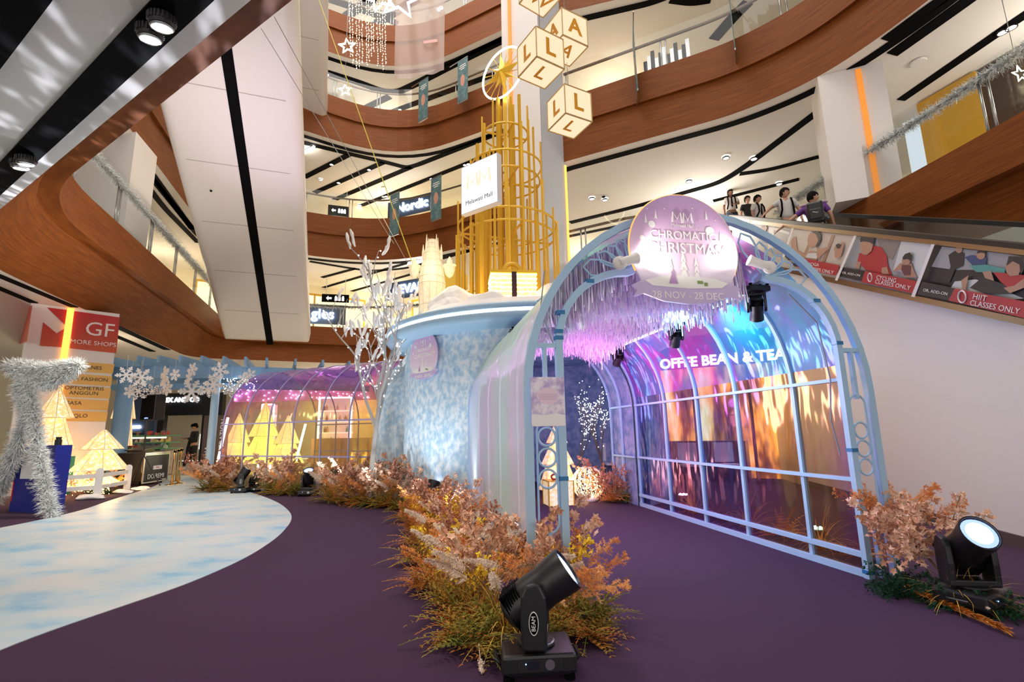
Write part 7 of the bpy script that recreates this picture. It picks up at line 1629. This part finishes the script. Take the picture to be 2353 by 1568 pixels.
# ---- inside / behind the far tunnel ----
M['yfab'] = multi('yellow_lit_fabric', [(.4, (.75, .70, .12)), (.6, (.95, .92, .35))], sc=14, emit=(1, .95, .3), es=.55)
for i, (px, hpx, Y, sc_) in enumerate(((540, 950, 17.5, 1), (600, 925, 17.8, 1.3), (655, 955, 17.2, 1.1))):
    g = ony(px, 1090, Y); zt = ony(px, hpx, Y).z; cone_tree((g.x, Y, 0), [(.55 * sc_, .25, .3, zt * .55), (.4 * sc_, .02, zt * .5, zt)], 'yellow-lit cone tree behind the far film tunnel, %s' % ('leftmost', 'middle', 'right')[i], mat=M['yfab'])
def kiosk(px0, px1, pyt, Y, lab, seed, col):
    A_, B_ = ony(px0, pyt, Y), ony(px1, pyt, Y); w_ = B_.x - A_.x; h_ = A_.z; m_ = uvn((A_.x, Y, 0), (1, 0, 0)); o = thing('display_kiosk', lab, 'kiosk', (A_.x, Y, 0)); MB().box((w_ / 2, h_ / 2, -.3), (w_, h_, .05), M=m_).build('back_panel', M['white'], o)
    fr = MB()
    for x in (0, w_): fr.beam(m_ @ Vector((x, 0, 0)), m_ @ Vector((x, h_, 0)), .05, .05)
    fr.beam(m_ @ Vector((0, h_, 0)), m_ @ Vector((w_, h_, 0)), .05, .05); fr.build('neon_frame', emi('neon_' + str(seed), col, 4), o)
    for k in range(5): MB().box((w_ / 2, h_ * (.22 + .15 * k), -.15), (w_, .03, .3), M=m_).build('shelf', emi('shelf_glow' + str(seed), (.95, .9, 1), 1.3) if 'shelf_glow' + str(seed) not in bpy.data.materials else bpy.data.materials['shelf_glow' + str(seed)], o)
    rr = random.Random(seed)
    for k in range(20):
        q = MB().lathe([(.05, 0), (.05, .12), (.02, .15), (.02, .2)], 8, m_ @ Matrix.Translation((w_ * (.08 + .84 * rr.random()), h_ * (.22 + .15 * (k % 5)) + .02, -.1)) @ Matrix.Rotation(-PI / 2, 4, 'X')).build('bottle', gc[rr.randrange(6)]); tag(q, 'small bottle on the ' + lab, 'bottle', 'bottles on the ' + lab)
kiosk(735, 808, 915, 17.0, 'neon-framed shelf kiosk behind the right half of the film tunnel', 5, (.85, .9, 1)); kiosk(603, 630, 930, 19, 'pink-lit shelf kiosk behind the left half of the film tunnel', 6, (1, .6, .75))
A_ = ony(680, 1060, 16); B_ = ony(702, 975, 16); q = MB().beam(A_, B_, .05, .05).build('led_bar', M['led'], origin=tuple(A_)); tag(q, 'slanted white LED bar seen through the film tunnel', 'LED light')
A_, B_ = ony(720, 1100, 16.5), ony(850, 1100, 16.5); q = MB().box(((A_.x + B_.x) / 2, 16.5, .55), (B_.x - A_.x, .6, 1.1)).build('wooden_counter', pm('orange_wood', (.75, .40, .12), .5), origin=(A_.x, 16.5, 0)); tag(q, 'orange-brown counter behind the far film tunnel', 'counter')
# lit ceiling band with dots (bulkhead) behind the tunnel
A_, B_ = ony(540, 905, 18.6), ony(880, 880, 18.6); q = MB().box(((A_.x + B_.x) / 2, 18.6, 2.75), (B_.x - A_.x, .1, .55)).build('header_board', pm('pink_header', (.75, .35, .62), .5), origin=(A_.x, 18.6, 2.5)); tag(q, 'pink header board dotted with little lights behind the film tunnel', 'header board')
mb = MB(); rr = random.Random(9)
for _ in range(90): mb.sphere((A_.x + (B_.x - A_.x) * rr.random(), 18.5, 2.52 + .46 * rr.random()), .02, 5, 4)
tag(mb.build('fairy_light_net', M['cool']), 'tiny white lights scattered over the pink header board', 'fairy lights', kind='stuff')

# ======================= COFFEE SHOP BEHIND THE FILM WALL =======================
cA, cB = Vector((5.75, 10.75)), Vector((-1.4, 15.25)); cu = (cA - cB).normalized(); cm = uvn((cB.x, cB.y, 0), (cu.x, cu.y, 0)); cw = (cA - cB).length
o = thing('coffee_shopfront', 'coffee shop front with a dark fascia and glowing golden interior seen through the film', 'shopfront', (cB.x, cB.y, 0))
MB().box((cw / 2, 3.0, -.1), (cw, .75, .25), M=cm).build('fascia_board', pm('plum_fascia', (.06, .03, .08), .5), o)
A_ = onv(1436, 846, cB, cA); B_ = onv(1806, 815, cB, cA); x0 = (Vector((A_.x, A_.y)) - cB).dot(cu); x1 = (Vector((B_.x, B_.y)) - cB).dot(cu); print('coffee', x0, x1, A_.z, B_.z)
text('THE COFFEE BEAN & TEA', .34, cm @ Matrix.Translation(((x0 + x1) / 2, (A_.z + B_.z) / 2, .05)), M['led'], o, .01, bold=.008, fit=x1 - x0)
m, t, b = nt('golden_interior'); n = tex(t, (1.2, 1.2, .35), sc=1.6, detail=3); c_ = ramp(t, n.outputs[0], [(.36, (.03, .012, .004)), (.47, (.20, .08, .01)), (.56, (.85, .42, .04)), (.66, (1.0, .78, .30))]); t.links.new(c_, b.inputs['Base Color']); t.links.new(c_, b.inputs['Emission Color']); b.inputs['Emission Strength'].default_value = 1.5; b.inputs['Roughness'].default_value = .2; M['goldint'] = m  # uneven gold glow painted in for crinkled-film reflections and the lit interior
MB().box((cw / 2, 1.4, -1.4), (cw, 2.8, .1), M=cm).build('lit_back_wall', M['goldint'], o)
for f in range(7): MB().box((cw * (f + .5) / 7, 1.3, -.1), (.06, 2.6, .08), M=cm).build('mullion', M['blacks'], o)
MB().box((cw / 2, 1.3, -.08), (cw, 2.6, .02), M=cm).build('glass_pane', M['glass'], o)
MB().box((cw / 2, .45, -.7), (cw * .8, .9, .5), M=cm).build('service_counter', pm('dark_counter', (.05, .03, .03), .3), o)
for i, f in enumerate((.50, .60, .70, .80, .88)):
    c = cm @ Vector((cw * f, 0, .9 + .3 * (i % 2))); q = thing('cafe_chair', 'cafe chair %s outside the coffee shop' % ('first', 'second', 'third', 'fourth', 'fifth')[i], 'chair', tuple(c)); MB().box(c + Vector((0, 0, .45)), (.4, .4, .04)).build('seat', M['white'], q); MB().box(c + Vector((0, .2, .7)), (.4, .03, .4)).build('backrest', M['white'], q)
    for sx in (-.17, .17):
        for sy in (-.17, .17): MB().tube([c + Vector((sx, sy, .45)), c + Vector((sx * 1.1, sy * 1.1, 0))], .012, 5).build('leg', M['blacks'], q)
lamp('POINT', cm @ Vector((cw * .6, 2.2, -.7)), 40, (1, .6, .2), .3, name='shop_glow')

# ======================= THINGS HANGING IN THE ATRIUM =======================
# letter cubes
def cube(px, py, Y, s, lets, lab, rz):
    c = ony(px, py, Y); o = thing('letter_cube', lab, 'cube lantern', tuple(c), rz); F = frame_of(o)
    q = MB().box((0, 0, 0), (s, s, s), M=F).build('lit_box', M['cubelit'], o)
    mb = MB(); h = s / 2
    E_ = [((-1, -1, -1), (1, -1, -1)), ((-1, 1, -1), (1, 1, -1)), ((-1, -1, 1), (1, -1, 1)), ((-1, 1, 1), (1, 1, 1)), ((-1, -1, -1), (-1, 1, -1)), ((1, -1, -1), (1, 1, -1)), ((-1, -1, 1), (-1, 1, 1)), ((1, -1, 1), (1, 1, 1)), ((-1, -1, -1), (-1, -1, 1)), ((1, -1, -1), (1, -1, 1)), ((-1, 1, -1), (-1, 1, 1)), ((1, 1, -1), (1, 1, 1))]
    for a, b_ in E_: mb.beam(F @ (Vector(a) * h), F @ (Vector(b_) * h), .022, .022)
    mb.build('gold_edge', M['goldedge'], o)
    for u, v, n_ in (((1, 0, 0), (0, 0, 1), (0, -1, 0)), ((0, 1, 0), (0, 0, 1), (1, 0, 0)), ((1, 0, 0), (0, 1, 0), (0, 0, 1)), ((0, -1, 0), (0, 0, 1), (-1, 0, 0))):
        nn_ = Vector(u).cross(Vector(v)); m_ = uvn(nn_ * (h + .004), u, v); text(lets, s * .76, F @ m_, M['cubelet'], o, .004, bold=.012)
    m_ = uvn(Vector((0, 0, -h - .004)), (1, 0, 0), (0, -1, 0)); text(lets, s * .72, F @ m_, M['cubelet'], o, .004, bold=.004)
    MB().tube([c + Vector((0, 0, h)), c + Vector((0, 0, 24 - c.z))], .006, 5).build('suspension_wire', M['steel'], o); return o
M['cubelit'] = emi('lantern_fabric', (1.0, .76, .50), 0.60); M['goldedge'] = pm('gold_tinsel_edge', (.62, .46, .22), .4, .5); M['cubelet'] = pm('gold_letter', (.80, .36, .03), .4)
cube(1242, 135, 8.0, .60, 'L', 'lit letter cube marked L, largest and leftmost of the hanging cubes', R(32))
cube(1300, 87, 8.6, .60, 'A', 'lit letter cube marked A, behind and right of the largest cube', R(30))
cube(1308, 258, 8.9, .62, 'L', 'lit letter cube marked L, lowest of the hanging cubes', R(28))
cube(1241, -30, 8.4, .60, 'W', 'lit letter cube cut off by the top of the picture', R(35))
# teal banners on arms
M['teal'] = multi('teal_banner_print', [(.35, (.06, .14, .16)), (.55, (.11, .21, .22)), (.75, (.26, .34, .33))], sc=5, rough=.5)
def banner(q, Y, lab, ydir=(.45, -.9)):
    (tx, ty), (bx_, by_) = q[0], q[1]; T_ = ony(tx, ty, Y); B0 = ony(bx_, by_, Y); w_ = q[2]; u = Vector((ydir[0], ydir[1], 0)).normalized(); h_ = T_.z - B0.z; m_ = uvn((T_.x, T_.y, B0.z), u)
    o = thing('hanging_banner', lab, 'banner', tuple(T_)); MB().box((w_ / 2, h_ / 2, 0), (w_, h_, .015), M=m_).build('sheet', M['teal'], o)
    for sgn in (1, -1):
        f = m_ @ (Matrix.Translation((w_ / 2, h_ * .5, .009 * sgn)) @ (Matrix.Rotation(PI, 4, 'Y') if sgn < 0 else Matrix.Identity(4)))
        MB().plate([(.22 * w_ * math.cos(a), .14 * h_ * math.sin(a)) for a in [2 * PI * k / 10 for k in range(10)]], f, .002).build('banner_print', pm('coral_print', (.62, .30, .22), .5) if 'coral_print' not in bpy.data.materials else bpy.data.materials['coral_print'], o)
        for k in range(3): MB().box((0, h_ * (.36 - .045 * k), .002), (w_ * (.6, .7, .4)[k], h_ * .018, .001), M=f).build('banner_text_line', M['letw'], o)
    MB().box((w_ / 2, .0, 0), (w_, .06, .03), M=m_).build('bottom_bar', M['steel'], o); MB().beam(T_ - u * .5, T_ + u * w_, .03, .03).build('arm', M['steel'], o)
banner(((897, 450), (897, 545), .62), 20.5, 'teal banner on the second gallery, left one of the pair', (.8, -.6))
banner(((991, 412), (991, 510), .62), 20.0, 'teal banner on the second gallery, right one of the pair', (.8, -.6))
banner(((963, 190), (963, 282), .60), 20.2, 'teal banner on the third gallery, left one of the pair', (.8, -.6))
banner(((1052, 143), (1052, 240), .60), 19.8, 'teal banner on the third gallery, right one of the pair', (.8, -.6))
banner(((1455, 60), (1462, 205), .75), 11.9, 'narrow teal banner seen edge-on over the second right gallery', (.22, .975))
banner(((1672, -40), (1682, 112), .75), 10.8, 'teal banner seen edge-on at the top of the right gallery', (.46, .89))
# big sheer banner and star lights
T_ = ony(912, -40, 16.5); B_ = ony(912, 186, 16.5); T2_ = ony(1020, -40, 16.2); w_ = T2_.x - T_.x; h_ = T_.z - B_.z; m_ = uvn((T_.x, 16.5, B_.z), (1, -.02, 0))
m, t, b = nt('sheer_fabric'); tr = t.nodes.new('ShaderNodeBsdfTransparent'); mx = t.nodes.new('ShaderNodeMixShader'); mx.inputs[0].default_value = .62; b.inputs['Base Color'].default_value = (.50, .38, .34, 1); t.links.new(tr.outputs[0], mx.inputs[1]); t.links.new(b.outputs[0], mx.inputs[2]); t.links.new(mx.outputs[0], t.nodes['Material Output'].inputs[0])
o = thing('sheer_banner', 'large pale see-through fabric banner hanging at the top centre', 'banner', tuple(B_)); rows = []
for j in range(10):
    rows.append([m_ @ Vector((w_ * i / 16, h_ * j / 9 + (.35 * (i / 16) if j == 0 else 0), .06 * math.sin(i * .9 + j * .3))) for i in range(17)])
loft(MB(), rows); mb = MB(); loft(mb, rows); mb.build('fabric', m, o, smooth=True)
MB().box((w_ * .82, h_ * .32, .1), (w_ * .28, .12, .004), M=m_ @ Matrix.Rotation(.12, 4, 'Z')).build('banner_print', pm('faded_red', (.75, .40, .38), .6), o)
def neon_star(px, py, Y, r, lab, tilt=.2, w=.03, mat=None):
    c = ony(px, py, Y); m_ = uvn(c, (1, .1, 0)) @ Matrix.Rotation(tilt, 4, 'Z'); o = thing('neon_star', lab, 'star light', tuple(c)); pts = [m_ @ Vector((x, y, 0)) for x, y in star_poly(5, r, r * .42)]
    MB().tube(pts, w, 6, closed=True).build('neon_tube', mat or M['warmw'], o); MB().tube([pts[0], v3(pts[0], 26)], .006, 4).build('wire', M['steel'], o); return o
M['neonw'] = emi('neon_white', (1, .95, .86), 8)
neon_star(798, 106, 14, .27, 'small neon star left of the light strings', .15)
neon_star(918, -2, 12, .62, 'big bright neon star at the very top edge', -.1, .04, M['neonw'])
neon_star(872, -6, 12.6, .5, 'second bright neon star at the top edge', .4, .035, M['neonw'])
neon_star(2345, 170, 7.6, .16, 'gold neon star behind the right tinsel railing', .2, .01)
neon_star(793, 207, 20.8, .30, 'little gold neon star on the third gallery railing', .1, .03)
rr = random.Random(31)
for i, (px, yb) in enumerate(((803, 132), (809, 150), (818, 162), (824, 158), (831, 148), (841, 152), (846, 142), (852, 130), (857, 120), (866, 155), (872, 120), (878, 163), (884, 150))):
    A_ = ony(px, -30, 13.5); B_ = ony(px + 2, yb, 13.5); n_ = 34; o = thing('light_string', 'warm dotted light string hanging under the neon stars', 'light string', tuple(B_), 0, 'light strings under the neon stars'); MB().tube([A_, B_], .005, 4).build('wire', M['bark'], o)
    mb = MB()
    for k in range(n_): mb.sphere(A_.lerp(B_, (k + .5 * rr.random()) / n_) + rvec(rr) * .02, .013, 5, 4)
    q = mb.build('bulbs', M['warmw'], o); q['kind'] = 'stuff'
# stay wires and yellow rope
for a, b_, Ya, Yb, r, mt, lab in (((722, -30), (960, 640), 12, 9.2, .010, 'yell', 'yellow rope running down to the roof of the hub'), ((600, 65), (905, 560), 6, 9.5, .005, 'steel', 'thin steel wire crossing the escalator underside, left one'), ((630, 38), (945, 620), 6, 9.5, .005, 'steel', 'thin steel wire crossing the escalator underside, right one')):
    A_, B_ = ony(*a, Ya), ony(*b_, Yb); q = MB().tube([A_, B_], r, 5).build('rope' if mt == 'yell' else 'stay_wire', M['ropey'] if mt == 'yell' else M['steel'], origin=tuple(B_)) if mt != 'yell' else MB().tube([A_, B_], r, 5).build('rope', pm('yellow_rope', (.72, .62, .08), .6), origin=tuple(B_)); tag(q, lab, 'rope' if mt == 'yell' else 'wire')
# hanging direction signs, wall letters
def hsign(px0, py0, px1, py1, Y, lab, body, mat, tm, hh_=.4, u=(.9, -.4)):
    A_ = ony(px0, py0, Y); B_ = ony(px1, py1, Y); c = A_.lerp(B_, .5); w_ = (B_ - A_).length; m_ = uvn(c, (u[0], u[1], 0)); o = thing('direction_sign', lab, 'sign', tuple(c)); MB().box((0, 0, 0), (w_, hh_, .08), M=m_).build('panel', mat, o); MB().plate([(-.34 * w_, -.01), (-.26 * w_, .09), (-.26 * w_, .03), (-.14 * w_, .03), (-.14 * w_, -.05), (-.26 * w_, -.05), (-.26 * w_, -.11)], m_ @ Matrix.Translation((0, 0, .042)), .004).build('arrow_symbol', tm, o)
    for k in range(3): MB().plate([(x + (.02 + .13 * k) * w_, y) for x, y in ((-.05, -.12), (.05, -.12), (.05, .03), (.03, .10), (-.03, .10), (-.05, .03))], m_ @ Matrix.Translation((0, 0, .042)), .004).build('figure_symbol', tm, o)
    for s in (-1, 1): MB().tube([m_ @ Vector((s * w_ * .35, hh_ / 2, 0)), m_ @ Vector((s * w_ * .35, hh_ / 2 + .8, 0))], .012, 5).build('hanger', M['steel'], o)
hsign(757, 478, 800, 492, 22.5, 'black hanging direction sign on the second gallery', 'WC  EXIT', M['blackm'], M['txtw'], .5, (.9, .3))
hsign(742, 682, 800, 690, 21.5, 'black hanging direction sign on the first gallery', 'WC  EXIT', M['blackm'], M['txtw'], .35, (.9, .2))
def wletters(body, px, py, Y, size, lab, mat='led', u=(1, -.45)):
    c = ony(px, py, Y); m_ = uvn(c, (u[0], u[1], 0)); o = thing('shop_sign', lab, 'sign', tuple(c)); text(body, size, m_, M[mat], o, .02, bold=.008); MB().box((0, 0, -.06), (size * len(body) * .75, size * 1.4, .05), M=m_).build('backboard', M['navy'] if mat == 'led' else M['white'], o)
wletters('LEVAIN', 944, 662, 23.0, .62, 'LEVAIN shop sign behind the lit tower model'); wletters('Nordic', 946, 472, 24.3, .7, 'white glowing script sign on the second gallery', 'led'); wletters('gies', 742, 722, 23.5, .7, 'white glowing shop letters beside the escalator underside', 'led', (1, .3))
# gold hexagon behind the tower base
c = ony(1040, 650, 14.5); m_ = uvn(c, (1, 0, 0)); q = MB().plate([(.5 * math.cos(PI / 4 * k + .39), .5 * math.sin(PI / 4 * k + .39)) for k in range(8)], m_, .06).build('gold_octagon_panel', M['gold'], origin=tuple(c)); tag(q, 'gold octagonal panel between the lit tower model and gold rods', 'panel')
# smoke detectors and ceiling speaker discs
for a, b_, z, r, lab in ((485, 438, None, .03, 'tiny black dome camera on the escalator underside'), (2110, 143, 9.08, .16, 'round ceiling speaker disc on the upper right ceiling'), (1387, 452, 9.05, .06, 'black dome camera on the ceiling near the tall column'), (882, 432, 14.28, .14, 'round vent on the third ceiling')):
    p = onz(a, b_, z) if z else onplane(a, b_, EA - nv_ * .01, nv_); q = MB().lathe([(r, 0), (r * .9, -.03), (.001, -.04)], 16, Matrix.Translation(p)).build('ceiling_disc', M['blackm'] if 'black' in lab else M['panel'], origin=tuple(p)); tag(q, lab, 'ceiling fitting')
# patterned screen on the upper right gallery
A_, B_ = ony(1480, 150, 14.2), ony(1588, 60, 14.2); c = (A_ + B_) / 2; o = thing('striped_screen', 'grey and black striped screen behind the upper right railing', 'screen', tuple(c))
A_ = onv(1480, 160, (3.6, 14.6), (5.6, 13.6)); B_ = onv(1586, 118, (3.6, 14.6), (5.6, 13.6)); n_ = 12
for k in range(n_): p = A_.lerp(B_, (k + .5) / n_); MB().box((p.x, p.y, 12.0 + .05 * (k % 3)), ((B_ - A_).length / n_ * .95, .1, 1.7 + .2 * (k % 3)), -.46).build('slat', M['steel'] if k % 2 else M['blacks'], o)
for ob in list(bpy.data.objects):
    if ob.type == 'MESH' and ob.name.startswith(('wall_', 'fascia', 'ceiling', 'floor', 'column_')) and ob.parent is None and 'category' not in ob and 'kind' not in ob: ob['kind'] = 'structure'
